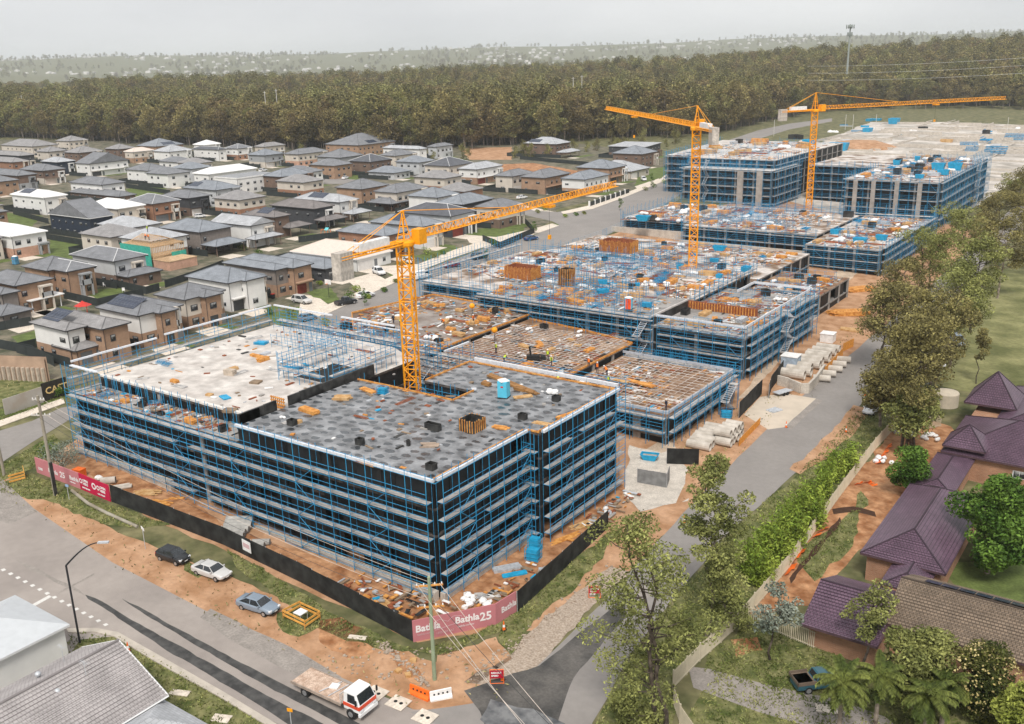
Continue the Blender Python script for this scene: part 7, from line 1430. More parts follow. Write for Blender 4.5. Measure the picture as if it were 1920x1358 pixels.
# dirt furniture: trench and soil heaps
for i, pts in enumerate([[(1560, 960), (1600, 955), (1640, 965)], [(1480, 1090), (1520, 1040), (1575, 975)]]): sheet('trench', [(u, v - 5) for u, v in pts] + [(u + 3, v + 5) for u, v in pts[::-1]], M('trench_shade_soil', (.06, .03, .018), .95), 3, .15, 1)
# garden bits of the estate
T = thing('pergola_swing', 'red-roofed garden gazebo behind the lawn', 'gazebo', at(158, 590)); MB().lathe((0, 0, 2.0), [(1.8, 0), (.4, .7), (.02, 1.0)], 6).build('canopy', m_red, T); [MB().tube((math.cos(a) * 1.3, math.sin(a) * 1.3, 0), (math.cos(a) * 1.3, math.sin(a) * 1.3, 2.1), .06).build('post', m_red, T) for a in (0, 2.1, 4.2)]
T = thing('swing_set', 'orange play frame with teal canopy in a back yard', 'play frame', at(610, 445)); mb = MB().tube((-2, 0, 0), (-1.5, 0, 2.2), .08).tube((-1.5, 0, 2.2), (1.2, 0, 2.2), .08).tube((.6, -.6, 0), (.6, -.6, 2.4), .08).tube((1.8, -.6, 0), (1.8, -.6, 2.4), .08).tube((.6, .6, 0), (.6, .6, 2.4), .08).tube((1.8, .6, 0), (1.8, .6, 2.4), .08); mb.build('play_frame', m_org, T); MB().add([(.5, -.8, 2.3), (1.9, -.8, 2.3), (1.9, 0, 3.0), (.5, 0, 3.0), (1.9, .8, 2.3), (.5, .8, 2.3)], [(0, 1, 2, 3), (3, 2, 4, 5)]).build('canopy', M('teal_cloth', (.15, .55, .60), .7), T)
T = thing('basketball_hoop', 'basketball hoop on a black stand before the red garage house', 'hoop', at(617, 558)); MB().tube((0, 0, 0), (0, 0, 3.2), .07).build('stand', m_dark, T); MB().box((-.9, -.05, 3.0), (.9, .05, 4.0)).build('backboard', m_bagw, T); MB().lathe((0, -.4, 3.1), [(.23, 0), (.25, .03), (.23, .05)], 12).build('hoop_ring', m_org, T)
for i, (u, v, lb) in enumerate([(350, 602, 'by the third front house'), (268, 628, 'by the second front house'), (512, 560, 'beside the white rendered house')]): T = thing('wheelie_bin', 'red-lidded wheelie bin ' + lb, 'bin', at(u, v)); MB().box((-.3, -.35, 0), (.3, .35, 1.0)).build('tub', m_dark, T); MB().box((-.33, -.4, 1.0), (.33, .38, 1.1)).build('lid', m_red if i else m_org, T)
for i, (u, v) in enumerate([(196, 538), (232, 548)]): T = thing('garden_chair', 'white garden chair on the small lawn, %s of two' % ['left', 'right'][i], 'chair', at(u, v), 1); MB().box((-.3, -.3, .4), (.3, .3, .48)).build('seat', m_bagw, T); MB().box((-.3, .25, .48), (.3, .32, 1.0)).build('backrest', m_bagw, T); [MB().tube((sx * .26, sy * .26, 0), (sx * .26, sy * .26, .4), .03).build('leg', m_bagw, T) for sx in (-1, 1) for sy in (-1, 1)]
# clutter over the big decks of the middle and far blocks: each bundle, bin and sheet an object
rr = random.Random(21)
def protos():
    out = []
    for nm, cat, mats, build in (('timber_pack', 'timber', [m_timber], 'stack'), ('plywood_pack', 'timber', [m_ply], 'stack'), ('blue_bin', 'bin', [m_bluep], 'tub'), ('white_bundle', 'bundle', [m_bagw], 'bag'), ('steel_bundle', 'steel', [m_rust], 'bars'), ('grey_panel_pack', 'panels', [m_galv], 'stack'), ('dark_riser_form', 'formwork', [m_black], 'box'), ('blue_frame_stack', 'frames', [m_blue], 'frames'), ('light_plank', 'planks', [m_plank], 'plank')):
        mb = MB()
        if build == 'stack':
            for i in range(4): [mb.obox((rr.uniform(-.1, .1), -.4 + j * .27, i * .14), 2.4 * rr.uniform(.9, 1), .24, .13) for j in range(4)]
        elif build == 'tub': mb.add([(-.8, -.5, 0), (.8, -.5, 0), (.8, .5, 0), (-.8, .5, 0), (-1, -.65, .9), (1, -.65, .9), (1, .65, .9), (-1, .65, .9), (-.9, -.55, .9), (.9, -.55, .9), (.9, .55, .9), (-.9, .55, .9), (-.7, -.4, .3), (.7, -.4, .3), (.7, .4, .3), (-.7, .4, .3)], [(0, 1, 5, 4), (1, 2, 6, 5), (2, 3, 7, 6), (3, 0, 4, 7), (4, 5, 9, 8), (5, 6, 10, 9), (6, 7, 11, 10), (7, 4, 8, 11), (8, 9, 13, 12), (9, 10, 14, 13), (10, 11, 15, 14), (11, 8, 12, 15), (12, 13, 14, 15)])
        elif build == 'bag': 
            for i in range(5): mb.sphere((rr.uniform(-.9, .9), rr.uniform(-.5, .5), .25), rr.uniform(.3, .5), 7, 4, sz=.7)
        elif build == 'bars': [mb.tube((-2.6, -.4 + i * .1, .08 + .05 * (i % 3)), (2.6, -.4 + i * .1 + rr.uniform(-.2, .2), .08), .035, 3) for i in range(9)]
        elif build == 'box': [mb.obox(c, a, b, .9) for c, a, b in (((0, -.5, 0), 1.4, .06), ((0, .5, 0), 1.4, .06), ((-.7, 0, 0), .06, 1), ((.7, 0, 0), .06, 1))]
        elif build == 'frames': [mb.tube((-1.1, -.5 + .25 * i, .15 * i), (1.1, -.5 + .25 * i, .15 * i), .05).tube((-1 + .5 * i, -.6, .3), (-1 + .5 * i, .7, .3), .05) for i in range(5)]
        else: [mb.obox((0, -.5 + .3 * i, .02 * i), 3.2, .26, .06, 0, rr.uniform(-.1, .1)) for i in range(4)]
        o = mb.build(nm, mats); out.append((nm, cat, o.data)); bpy.data.objects.remove(o)
    return out
PRT = protos(); WORD = {'timber_pack': 'orange timber pack', 'plywood_pack': 'yellow plywood pack', 'blue_bin': 'blue bin', 'white_bundle': 'white wrapped bundle', 'steel_bundle': 'rusty steel bar bundle', 'grey_panel_pack': 'grey panel pack', 'dark_riser_form': 'black riser form', 'blue_frame_stack': 'blue frame stack', 'light_plank': 'loose pale planks'}
def clutter(x0, x1, y0, y1, z, n, where, wts=None, smin=.8, smax=1.4):
    for k in range(n):
        j = rr.choices(range(len(PRT)), wts or [2, 2, 2, 3, 2, 1, 1, 2, 2])[0]; nm, cat, me = PRT[j]; o = link(nm, me); o.location = (rr.uniform(x0, x1), rr.uniform(y0, y1), z + .002); o.rotation_euler = (0, 0, rr.choice([0, PI / 2, rr.uniform(0, 3)])); s = rr.uniform(smin, smax); o.scale = (s, s, s * rr.uniform(.8, 1.3))
        tag(o, '%s lying on %s' % (WORD[nm], where), cat, '%ss on %s' % (WORD[nm], where))
clutter(-57, -22, 84.5, 97.5, 8.6, 40, 'the grey deck of the middle block', [5, 5, 1, 4, 4, 1, 1, 1, 3]); clutter(-76, -22, 101, 128, 7.8, 90, 'the long pale slab of the middle block', [8, 6, 1, 7, 6, 1, 2, 2, 4]); clutter(-18.5, -4, 85, 96, 7.2, 9, 'the sunken deck floor', [3, 3, 0, 1, 1, 1, 2, 0, 1]); clutter(-18, -4, 100, 115, 7.2, 10, 'the deck beyond the rib wall', [1, 1, 0, 3, 4, 0, 1, 0, 2])
clutter(-19, -6, 119, 148, 4.6, 22, 'the brown deck by the lane', [4, 4, 0, 1, 5, 0, 2, 0, 2]); clutter(-78, -22, 132, 166, 5.6, 60, 'the lower slab behind the middle crane', [5, 5, 1, 4, 6, 1, 2, 1, 3]); clutter(-23, -7, 178, 226, 6.4, 34, 'the right wing of the broad block', [5, 5, 1, 5, 4, 1, 1, 1, 3], 1, 1.8); clutter(-82, -26, 187, 220, 7.2, 64, 'the broad pale deck below the tallest block', [5, 5, 1, 5, 4, 1, 1, 1, 3], 1, 1.8)
clutter(-34, -11, 250, 320, 14.6, 60, 'the roof of the tallest block', [4, 3, 3, 6, 1, 1, 2, 3, 2], 1.2, 2.4); clutter(-108, -68, 268, 335, 17.6, 22, 'the left wing roof of the tallest block', [8, 5, 1, 2, 2, 1, 1, 1, 2], 1.5, 3); clutter(-160, -20, 380, 700, float(hz(-60)) + .1, 44, 'the pale slab field', [0, 1, 6, 3, 2, 2, 1, 9, 3], 2.5, 5.5)
clutter(-43, -22, 47, 79, 5.5, 30, 'the rebar deck of the central block', [4, 4, 0, 1, 6, 0, 1, 0, 1], .6, 1.1); clutter(-70, -47, 54, 83, 6.25, 40, 'the wet form deck', [3, 4, 0, 3, 4, 1, 3, 0, 2], .6, 1.1); clutter(-62, -33, 7, 34, 12.42, 14, 'the pale upper deck of the nearest block', [1, 1, 0, 1, 1, 2, 1, 1, 2], .5, .9)
clutter(-29, -3, 4, 19, 13.0, 7, 'the film-covered deck', [0, 1, 0, 1, 3, 0, 0, 0, 2], .4, .7); clutter(-62, -33, 2, 4.4, 11.0, 16, 'the grey terrace of the nearest block', [2, 1, 0, 0, 4, 1, 2, 3, 2], .5, .9)
def debris(x0, x1, y0, y1, z, n, where, seed, smax=1.2):
    rq = random.Random(seed); mb = MB(); ms = [m_rust, m_timber, MATS['brown_ply'], m_black, m_bagw, m_galv, m_bluep, m_colm]
    for k in range(n):
        cx, cy = rq.uniform(x0, x1), rq.uniform(y0, y1)
        if math.sin(cx * .31 + seed) + math.sin(cy * .27 + cx * .12) < rq.uniform(-1.5, .9): continue
        j = rq.choices(range(8), [6, 4, 6, 3, 3, 3, 1, 3])[0]; L = rq.uniform(.3, smax) * (2.2 if rq.random() < .25 else 1); mb.obox((cx, cy, z + .004), L, rq.uniform(.08, .5), rq.uniform(.03, .16), j, rq.choice([0, PI / 2, rq.uniform(0, 3)]))
    o = mb.build('offcuts', ms); tag(o, 'scattered offcuts and scraps over ' + where, 'debris', kind='stuff')
debris(-57, -22, 84, 98, 8.6, 900, 'the grey deck of the middle block', 1); debris(-77, -22, 100, 129, 7.8, 2000, 'the long slab of the middle block', 2, 1.5); debris(-19, -3, 84, 116, 7.2, 900, 'the sunken deck', 3); debris(-19, -6, 118, 149, 4.6, 1100, 'the brown deck', 4, 1.5); debris(-79, -21, 131, 167, 5.6, 1700, 'the lower slab', 5, 1.8)
debris(-23, -6, 176, 228, 6.4, 1100, 'the right wing of the broad block', 6, 1.8); debris(-83, -25, 186, 221, 7.2, 2000, 'the broad pale deck', 7, 2.0); debris(-35, -10, 249, 323, 14.6, 1700, 'the roof of the tallest block', 8, 2.4); debris(-108, -67, 266, 338, 17.6, 1000, 'the left wing of the tallest block', 9, 2.4)
debris(-44.5, -20.5, 46, 79, 5.45, 850, 'the formwork of the central block', 10); debris(-74, -46, 53, 84, 6.22, 1100, 'the wet form deck', 11); debris(-19, -1, 51, 73, 4.22, 800, 'the small rebar deck', 12); debris(-29, -2, 2, 34, 13.0, 130, 'the film-covered deck', 13, .7); debris(-63, -32, 6, 36, 12.42, 170, 'the pale upper deck', 14, .7); debris(-63, -32, 1.6, 4.6, 11.0, 220, 'the grey terrace', 15, .9)
debris(-44, 2, -4, .4, .55, 500, 'the mud along the near front', 16, 1.0); debris(2, 4.6, 2, 34, .02, 260, 'the yard east of the near block', 17, 1.0)
for i, (x, y, h_, lb) in enumerate([(-100, 480, 5, 'brown earth mound on the pale slab field'), (-62, 395, 3, 'smaller scrubby mound on the pale slab field')]):
    mb = MB(); n = 14; vs = []
    for j, (r, z) in enumerate([(22, 0), (17, h_ * .5), (9, h_ * .9), (.5, h_)]): vs += [(x + math.cos(2 * PI * k / n) * r * rr.uniform(.85, 1.1), y + math.sin(2 * PI * k / n) * r * 1.3 * rr.uniform(.85, 1.1), z + 2.2) for k in range(n)]
    mb.add(vs, [(j * n + k, j * n + (k + 1) % n, (j + 1) * n + (k + 1) % n, (j + 1) * n + k) for j in range(3) for k in range(n)]); tag(mb.build('earth_mound', m_dirt), lb, 'mound')
# ---------------- trees ----------------
def leafmat(name, a, b, isl=.45, orand=0., rough=.7, scale=.35):
    m = M(name, a, rough, .1, scale, b, island=isl, obj_rand=orand, spec=.15, ramp=(.38, .62)); return m
L_gum = leafmat('gum_leaf', (.12, .135, .04), (.30, .31, .10)); L_gum2 = leafmat('brown_gum_leaf', (.12, .105, .042), (.27, .235, .085))
L_for = leafmat('forest_leaf', (.115, .09, .038), (.26, .205, .085), .5, .30, scale=.12); L_for2 = leafmat('forest_leaf_olive', (.10, .098, .036), (.25, .23, .085), .5, .28, scale=.12)
L_bam = leafmat('bright_green_leaf', (.15, .22, .028), (.36, .44, .07)); L_den = leafmat('deep_green_leaf', (.045, .10, .015), (.13, .22, .035))
L_palm = leafmat('palm_leaf', (.06, .085, .018), (.17, .19, .045)); L_mag = leafmat('dark_glossy_leaf', (.04, .06, .015), (.12, .12, .03)); L_blos = leafmat('cream_blossom', (.40, .32, .12), (.60, .50, .24), .2)
L_blu = leafmat('blue_grey_leaf', (.16, .19, .15), (.30, .33, .27)); L_yel = leafmat('yellow_green_leaf', (.16, .19, .03), (.30, .33, .07))
m_bark = M('pale_bark', (.17, .13, .10), .9, .3, 1.5, (.36, .30, .25), .3); m_bark2 = M('dark_bark', (.055, .042, .032), .95, .3, 2, (.12, .095, .075), .4)
def quadcloud(P, size, seed, up=.25, aspect=.5):
    """one small bent leaf-spray per point"""
    r = np.random.default_rng(seed); n = len(P); d = r.normal(size=(n, 3)); d[:, 2] = d[:, 2] * .7 - up; d /= np.linalg.norm(d, axis=1)[:, None]
    e = r.normal(size=(n, 3)); e -= d * (e * d).sum(1)[:, None]; e /= np.linalg.norm(e, axis=1)[:, None]
    s = size * r.uniform(.6, 1.3, (n, 1)); a = d * s; b = e * s * aspect
    V_ = np.stack([P - a * .5 - b * .3, P + b * .5 - a * .1, P + a * .6, P - b * .5 + a * .1], 1).reshape(-1, 3)
    return V_
def cloudmesh(name, V_, mat):
    n = len(V_) // 4; me = bpy.data.meshes.new(name); me.vertices.add(n * 4); me.vertices.foreach_set('co', V_.astype(np.float32).ravel())
    me.loops.add(n * 4); me.loops.foreach_set('vertex_index', np.arange(n * 4, dtype=np.int32)); me.polygons.add(n); me.polygons.foreach_set('loop_start', np.arange(0, n * 4, 4, dtype=np.int32))
    try: me.polygons.foreach_set('loop_total', np.full(n, 4, dtype=np.int32))
    except Exception: pass
    me.materials.append(mat); me.update(calc_edges=True); return me
def shell(c, r, n, rg, flat=.7, inner=.45):
    d = rg.normal(size=(n, 3)); d /= np.linalg.norm(d, axis=1)[:, None]; rad = r * (inner + (1 - inner) * rg.uniform(0, 1, (n, 1)) ** .5)
    p = d * rad; p[:, 2] *= flat; return p + np.array(c)
def make_tree(label, x, y, h=18, spread=5., trunk=.28, n=26, per=260, leaf=.33, mat=None, bark=None, seed=1, base=.35, lean=(0, 0), name='gum_tree', cat='tree', cr=1.7, flat=.7, stems=1, group=None, top=1.0, z=None):
    rg = np.random.default_rng(seed); T = thing(name, label, cat, (x, y, G(x, y) if z is None else z), 0, group); tr = MB(); pts = []; cl = []
    for s_ in range(stems):
        off = Vector((rg.uniform(-.5, .5) * (s_ > 0) * 2, rg.uniform(-.5, .5) * (s_ > 0) * 2, 0)); ax = [off]
        k = 7
        for i in range(1, k + 1):
            t = i / k; ax.append(off + Vector((lean[0] * t * h + rg.normal() * .035 * h * t ** .5 + off.x * t * 1.5, lean[1] * t * h + rg.normal() * .035 * h * t ** .5 + off.y * t * 1.5, t * h * .86)))
        for i in range(k): r0 = trunk * (1 - i / k * .85); tr.tube(ax[i], ax[i + 1], r0, 6, r2=trunk * (1 - (i + 1) / k * .85), caps=False)
        nn = max(3, n // stems)
        for j in range(nn):
            t = base + (1 - base) * ((j + rg.uniform(0, .9)) / nn); f = t * k; i = min(k - 1, int(f)); a = ax[i].lerp(ax[i + 1], f - i)
            prof = math.sin(min(1, (t - base) / (1 - base) * .85 + .18) * PI) ** .6
            an = rg.uniform(0, 2 * PI); rd = spread * prof * rg.uniform(.35, 1.0); e = a + Vector((math.cos(an) * rd, math.sin(an) * rd, rd * rg.uniform(.25, .75) * top))
            mid = a.lerp(e, .5) + Vector((0, 0, -rd * .08)); tr.tube(a, mid, max(.04, trunk * .35 * (1 - t * .6)), 5, r2=.05, caps=False); tr.tube(mid, e, .05, 4, r2=.02, caps=False)
            cl.append((e, cr * rg.uniform(.6, 1.25))); 
            if rd > spread * .5: cl.append((mid + Vector((rg.normal() * .5, rg.normal() * .5, .5)), cr * .7))
    P = np.concatenate([shell(c, r, int(per * (r / cr) ** 2), rg, flat) for c, r in cl])
    tr.build('trunk', bark or m_bark, T); link('crown', cloudmesh('crown', quadcloud(P, leaf, seed), mat or L_gum), T); return T
def tz(u, v, top):                                          # ground point and height read from the survey
    p = at(u, v); lo, hi = 0, 60
    for _ in range(40):
        m_ = (lo + hi) / 2
        if px((p.x, p.y, p.z + m_))[1] > top: lo = m_
        else: hi = m_
    return p, lo
def near_tree(label, u, v, top, **k):
    p, h_ = tz(u, v, top); return make_tree(label, p.x, p.y, h=h_, **k)
near_tree('large gum tree with dark leaning trunks at the road corner, nearest of all', 1250, 1385, 905, spread=5.3, n=50, per=215, leaf=.27, seed=11, base=.22, lean=(-.10, -.065), trunk=.24, bark=m_bark2, stems=2, cr=1.3)
near_tree('slender gum tree with sparse tufts beside the bamboo hedge', 1325, 1195, 822, spread=3.1, n=34, per=240, leaf=.30, seed=12, base=.42, trunk=.2, cr=1.05, lean=(.02, .015))
near_tree('grey-green young gum between the big gum and the hedge', 1350, 1200, 1030, spread=1.9, n=14, per=260, leaf=.3, seed=13, base=.2, trunk=.14, mat=L_gum, cr=1.3)
near_tree('spindly blue-grey she-oak beside the pale gate', 1445, 1240, 1085, spread=2.0, n=14, per=120, leaf=.3, seed=14, base=.45, trunk=.12, mat=L_blu, bark=m_bark2, cr=.8)
near_tree('thin gum with bare branches in front of the shining purple roof', 1622, 1262, 1085, spread=2.6, n=12, per=190, leaf=.28, seed=15, base=.4, trunk=.16, mat=L_gum, bark=m_bark2, cr=.85)
near_tree('dense deep green shade tree beside the purple wing', 1850, 1075, 885, spread=4.2, n=40, per=420, leaf=.42, seed=16, base=.12, trunk=.3, mat=L_den, cr=1.9, flat=.8, name='shade_tree')
near_tree('bright green rounded tree by the rubble heaps', 1708, 938, 835, spread=2.3, n=20, per=330, leaf=.34, seed=17, base=.1, trunk=.16, mat=L_den, cr=1.3, name='shade_tree')
near_tree('cream-flowering magnolia at the lower right', 1835, 1345, 1205, spread=2.3, n=24, per=420, leaf=.28, seed=18, base=.08, trunk=.2, mat=L_mag, cr=1.25, flat=.9, name='magnolia')
fl = shell((0, 0, 3.4), 3.0, 900, np.random.default_rng(5), .95, .88); p, h_ = tz(1835, 1345, 1205); o = link('blossom', cloudmesh('blossom', quadcloud(fl * np.array([1, 1, 1]) + np.array([0, 0, h_ * .5 - 3.2]), .2, 3, aspect=.9), L_blos)); o.parent = [q for q in bpy.data.objects if q.name.startswith('magnolia')][0]
near_tree('olive broadleaf tree between the palms and the brown roof', 1712, 1330, 1180, spread=2.9, n=24, per=360, leaf=.34, seed=19, base=.15, trunk=.2, mat=L_gum, cr=1.4, name='shade_tree')
near_tree('yellow-green tree cut by the lower right corner', 1915, 1420, 1290, spread=2.6, n=20, per=360, leaf=.32, seed=20, base=.1, trunk=.2, mat=L_yel, cr=1.3, name='shade_tree')
near_tree('low olive bush tree under the big gum', 1190, 1400, 1290, spread=2.4, n=12, per=300, leaf=.3, seed=21, base=.1, trunk=.12, cr=1.2)
for i, (u, v, tp, sp, lb, mt) in enumerate([
    (1650, 800, 690, 3.0, 'small dark-crowned gum leaning over the road edge', L_gum2), (1690, 845, 560, 4.6, 'tall brown gum above the parked white car', L_gum2), (1715, 800, 545, 4.6, 'brown gum behind the parked white car', L_gum2),
    (1745, 745, 520, 5.0, 'broad brown gum beside the car park', L_gum2), (1780, 690, 470, 5.4, 'golden-topped gum over the car park', L_gum), (1650, 700, 520, 4.6, 'brown gum overhanging the row of pipes', L_gum2),
    (1690, 630, 470, 5.4, 'dark olive gum behind the pipes', L_gum2), (1820, 625, 425, 6.2, 'large olive gum at the park edge', L_gum), (1870, 560, 395, 6.4, 'large brown gum by the park lawn', L_gum2), (1740, 560, 420, 5.8, 'gum with golden highlights beside the broad low block', L_gum),
    (1800, 520, 378, 6.4, 'round-topped gum next to the tallest block', L_gum), (1860, 470, 350, 6.5, 'wide gum covering the right end of the tallest block', L_gum2), (1915, 440, 300, 6.5, 'tall gum cut by the right edge', L_gum2), (1930, 520, 360, 6.5, 'dense gum at the right edge above the park', L_gum2), (1905, 395, 330, 5.5, 'far gum at the right edge beside the slab field', L_gum),
    (1712, 850, 720, 2.6, 'bushy gum left of the water tank', L_gum), (1690, 765, 640, 3.6, 'short gum between taller brown gums', L_gum2)]):
    near_tree(lb, u, v, tp, spread=sp * 1.15, n=44, per=170, leaf=.40, seed=40 + i, base=.36, trunk=.24, mat=mt, bark=m_bark2 if i % 2 else m_bark, cr=1.75, flat=.62, stems=1 + i % 2)
near_tree('thin dark pine standing in the park lawn', 1830, 720, 600, spread=1.5, n=12, per=90, leaf=.35, seed=61, base=.5, trunk=.1, mat=L_gum2, bark=m_bark2, cr=.7)
# palms
def palm(label, u, v, top, seed, fr=2.6):
    p, h_ = tz(u, v, top); rg = np.random.default_rng(seed); T = thing('palm_tree', label, 'palm', p); h_ *= .8
    tr = MB(); 
    for i in range(6): tr.tube((0, 0, h_ * i / 6), (0, 0, h_ * (i + 1) / 6), .2 - i * .012, 8, caps=False)
    tr.build('trunk', m_bark, T); m = L_palm
    for k in range(30):
        an = k * 2.4 + rg.uniform(-.2, .2); el = rg.uniform(-.2, 1.3); V_ = MB(); prev = Vector((0, 0, h_)); d = Vector((math.cos(an) * math.cos(el), math.sin(an) * math.cos(el), math.sin(el))); side = Vector((-math.sin(an), math.cos(an), 0))
        for s in range(9):
            d.z -= .19; d.normalize(); nx_ = prev + d * fr / 9
            V_.tube(prev, nx_, .03, 3, caps=False); wd = .40 * math.sin((s + 1) / 10 * PI) + .1
            for q in (0, .25, .5, .75):
                c = prev.lerp(nx_, q)
                for sg in (-1, 1): V_.add([c, c + d * .16, c + side * sg * wd + d * .2 + Vector((0, 0, -.28 * wd - .12))], [(0, 1, 2)])
            prev = nx_
        V_.build('frond', m, T)
palm('tall palm with drooping fronds beside the parked ute', 1570, 1400, 1250, 1, 2.5); palm('palm with drooping fronds behind the driveway end', 1640, 1370, 1240, 2, 2.3); palm('palm nearest the bottom edge below the olive tree', 1730, 1400, 1280, 3, 2.4); palm('palm between the olive tree and the magnolia', 1765, 1360, 1262, 4, 2.2)
# bamboo-like hedge, shrub by shrub
hp_ = [(1405, 1085), (1430, 1060), (1450, 1030), (1475, 1010), (1500, 985), (1520, 960), (1548, 935), (1560, 905), (1585, 890), (1425, 1100), (1460, 1060), (1490, 1030), (1530, 990)]
for i, (u, v) in enumerate(hp_):
    p = at(u, v); rg = np.random.default_rng(90 + i); T = thing('bamboo_clump', 'bright green bamboo clump in the hedge beside the pale fence', 'shrub', p, 0, 'bamboo hedge along the pale fence'); st = MB(); P = []
    for k in range(30):
        a = rg.uniform(0, 2 * PI); r = rg.uniform(.1, .65); hh = rg.uniform(2.2, 4.8); e = Vector((math.cos(a) * r * 2.4, math.sin(a) * r * 2.4, hh)); st.tube((math.cos(a) * r, math.sin(a) * r, 0), e, .03, 3, caps=False)
        for q in range(60): t = rg.uniform(.15, 1); P.append((math.cos(a) * r * (1 + 1.4 * t) + rg.normal() * .28, math.sin(a) * r * (1 + 1.4 * t) + rg.normal() * .28, hh * t + rg.normal() * .2))
    st.build('stem', L_yel, T); link('foliage', cloudmesh('foliage', quadcloud(np.array(P), .42, 90 + i, .1, .35), L_bam), T)
def shrub(label, u, v, r, h_, mat, seed, n=500, name='shrub', group=None, leaf=.22):
    p = at(u, v); rg = np.random.default_rng(seed); T = thing(name, label, 'shrub', p, 0, group)
    st = MB(); 
    for k in range(5): a = k * 1.3; st.tube((0, 0, 0), (math.cos(a) * r * .6, math.sin(a) * r * .6, h_ * .6), .05, 4, r2=.02, caps=False)
    st.build('stem', m_bark2, T); P = np.concatenate([shell((math.cos(k * 2.1) * r * .4, math.sin(k * 2.1) * r * .4, h_ * (.45 + .12 * (k % 3))), r * .7, n // 5, rg, h_ / r * .6, .5) for k in range(5)]); P[:, 2] = np.maximum(P[:, 2], .05)
    link('foliage', cloudmesh('foliage', quadcloud(P, leaf, seed), mat), T)
shrub('large round olive bush inside the hoarding corner behind the pink banner', 118, 872, 2.6, 3.0, L_blu, 3, 1800, 'round_bush')
shrub('dark green bush at the hoarding corner behind the leaning pole', 92, 862, 1.6, 2.4, L_den, 4, 800)
shrub('green bush on the lot below the brown brick house', 610, 612, 1.3, 1.6, L_yel, 5)
shrub('olive scrub at the foot of the leaning roadside gum', 1390, 1180, 1.6, 1.6, L_gum, 6, 900)
for i, (u, v, r) in enumerate([(656, 560, 1.3), (668, 548, 1.3), (545, 592, 1.6), (720, 548, .9), (800, 478, 1.6), (815, 485, 1.3), (830, 478, 1.0), (860, 520, .8), (742, 530, .7), (1080, 405, .9), (1060, 408, .9), (1095, 402, .8), (1225, 352, 1.4), (1245, 345, 1.3), (1210, 358, 1.2), (505, 590, .9), (690, 560, .8), (1008, 400, 1.0), (870, 305, 1.5), (600, 535, .8), (365, 565, 1.0), (310, 640, 1.2), (250, 640, 1.2), (455, 470, 1.3), (485, 478, 1.2), (1020, 395, 1.4)]):
    shrub('rounded green garden shrub in a front yard along the street', u, v, r, r * 1.3, [L_den, L_bam, L_gum][i % 3], 200 + i, 260, group='garden shrubs along the street', leaf=.3)
for i, (u, v, tp, lb) in enumerate([(684, 575, 535, 'thin street sapling beside the parked white sedan'), (912, 490, 468, 'dark conical sapling beside the parked dark four-wheel drive'), (926, 465, 448, 'small sapling on the kerb before the corner lawn'), (1003, 440, 412, 'street sapling at the corner lawn'), (1162, 395, 368, 'street sapling before the pillar fence'), (1222, 355, 320, 'street sapling near the end of the far footpath'), (1250, 335, 300, 'street sapling at the last driveway'),(113, 745, 725,'conical sapling before the gold-lettered hoarding')]):
    near_tree(lb, u, v, tp, spread=.6, n=8, per=60, leaf=.25, seed=300 + i, base=.25, trunk=.05, mat=L_den, cr=.5, name='street_tree')
# ---------------- forest ----------------
def forest_proto(seed, mat, h, sp, n, per, leaf, cr):
    rg = np.random.default_rng(seed); tr = MB(); cl = []
    tr.tube((0, 0, 0), (rg.normal() * .4, rg.normal() * .4, h * .5), .3, 5, r2=.2, caps=False); tr.tube((0, 0, h * .45), (rg.normal() * .6, rg.normal() * .6, h * .85), .2, 4, r2=.08, caps=False)
    for j in range(n):
        t = .26 + .70 * (j + rg.uniform(0, 1)) / n; an = rg.uniform(0, 2 * PI); prof = math.sin(min(1, (t - .26) / .74 * .8 + .2) * PI) ** .7; rd = sp * prof * rg.uniform(.2, 1)
        e = Vector((math.cos(an) * rd, math.sin(an) * rd, h * t + rd * .3)); tr.tube((0, 0, h * (t - .12)), e, .09, 4, r2=.03, caps=False); cl.append((e, cr * rg.uniform(.7, 1.3)))
    P = np.concatenate([shell(c, r, int(per * (r / cr) ** 2), rg, .7, .6) for c, r in cl])
    t_ = tr.build('trunk', m_bark, None); c_ = link('crown', cloudmesh('crown', quadcloud(P, leaf, seed), mat)); dt, dc = t_.data, c_.data; bpy.data.objects.remove(t_); bpy.data.objects.remove(c_); return dt, dc
FP = [forest_proto(500 + i, L_for if i % 3 else L_for2, [19, 22, 17, 24, 20, 16][i], [5.2, 6.2, 5.0, 6.6, 5.8, 4.8][i], 26, 95, .8, 2.5) for i in range(6)]
FP2 = [forest_proto(520 + i, [L_for, L_for2, L_for, L_gum2][i], [20, 23, 18, 21][i], 6.4, 20, 60, 1.05, 3.0) for i in range(4)]
front = [(-150, 252), (0, 262), (300, 274), (700, 290), (860, 284), (1000, 276), (1110, 268), (1250, 262), (1330, 258), (1400, 243), (1470, 225), (1540, 212), (1700, 206), (2000, 206)]
fu = [f[0] for f in front]; fv = [f[1] for f in front]
rg = np.random.default_rng(77); cand = []
for k in range(270):
    u = rg.uniform(-60, 1960); v = np.interp(u, fu, fv); P = unz(u, v + 2, 3); d = (P - CAM)[:2]; L = np.hypot(*d); dd = d / L; s = L * rg.choice([0, .02, .04, .06]) + rg.uniform(3, 16); q = P[:2] + dd * s; cand.append((q[0], q[1]))
FORG = 'gum trees along the near edge of the forest'
for i, (x, y) in enumerate(cand):
    T = thing('forest_tree', 'brownish gum tree standing at the near edge of the forest', 'tree', (x, y, G(x, y)), rg.uniform(0, 6), FORG); s = rg.uniform(.65, 1.35); T.scale = (s, s, s * rg.uniform(.85, 1.15)); j = i % 6
    link('trunk', FP[j][0], T); link('crown', FP[j][1], T)
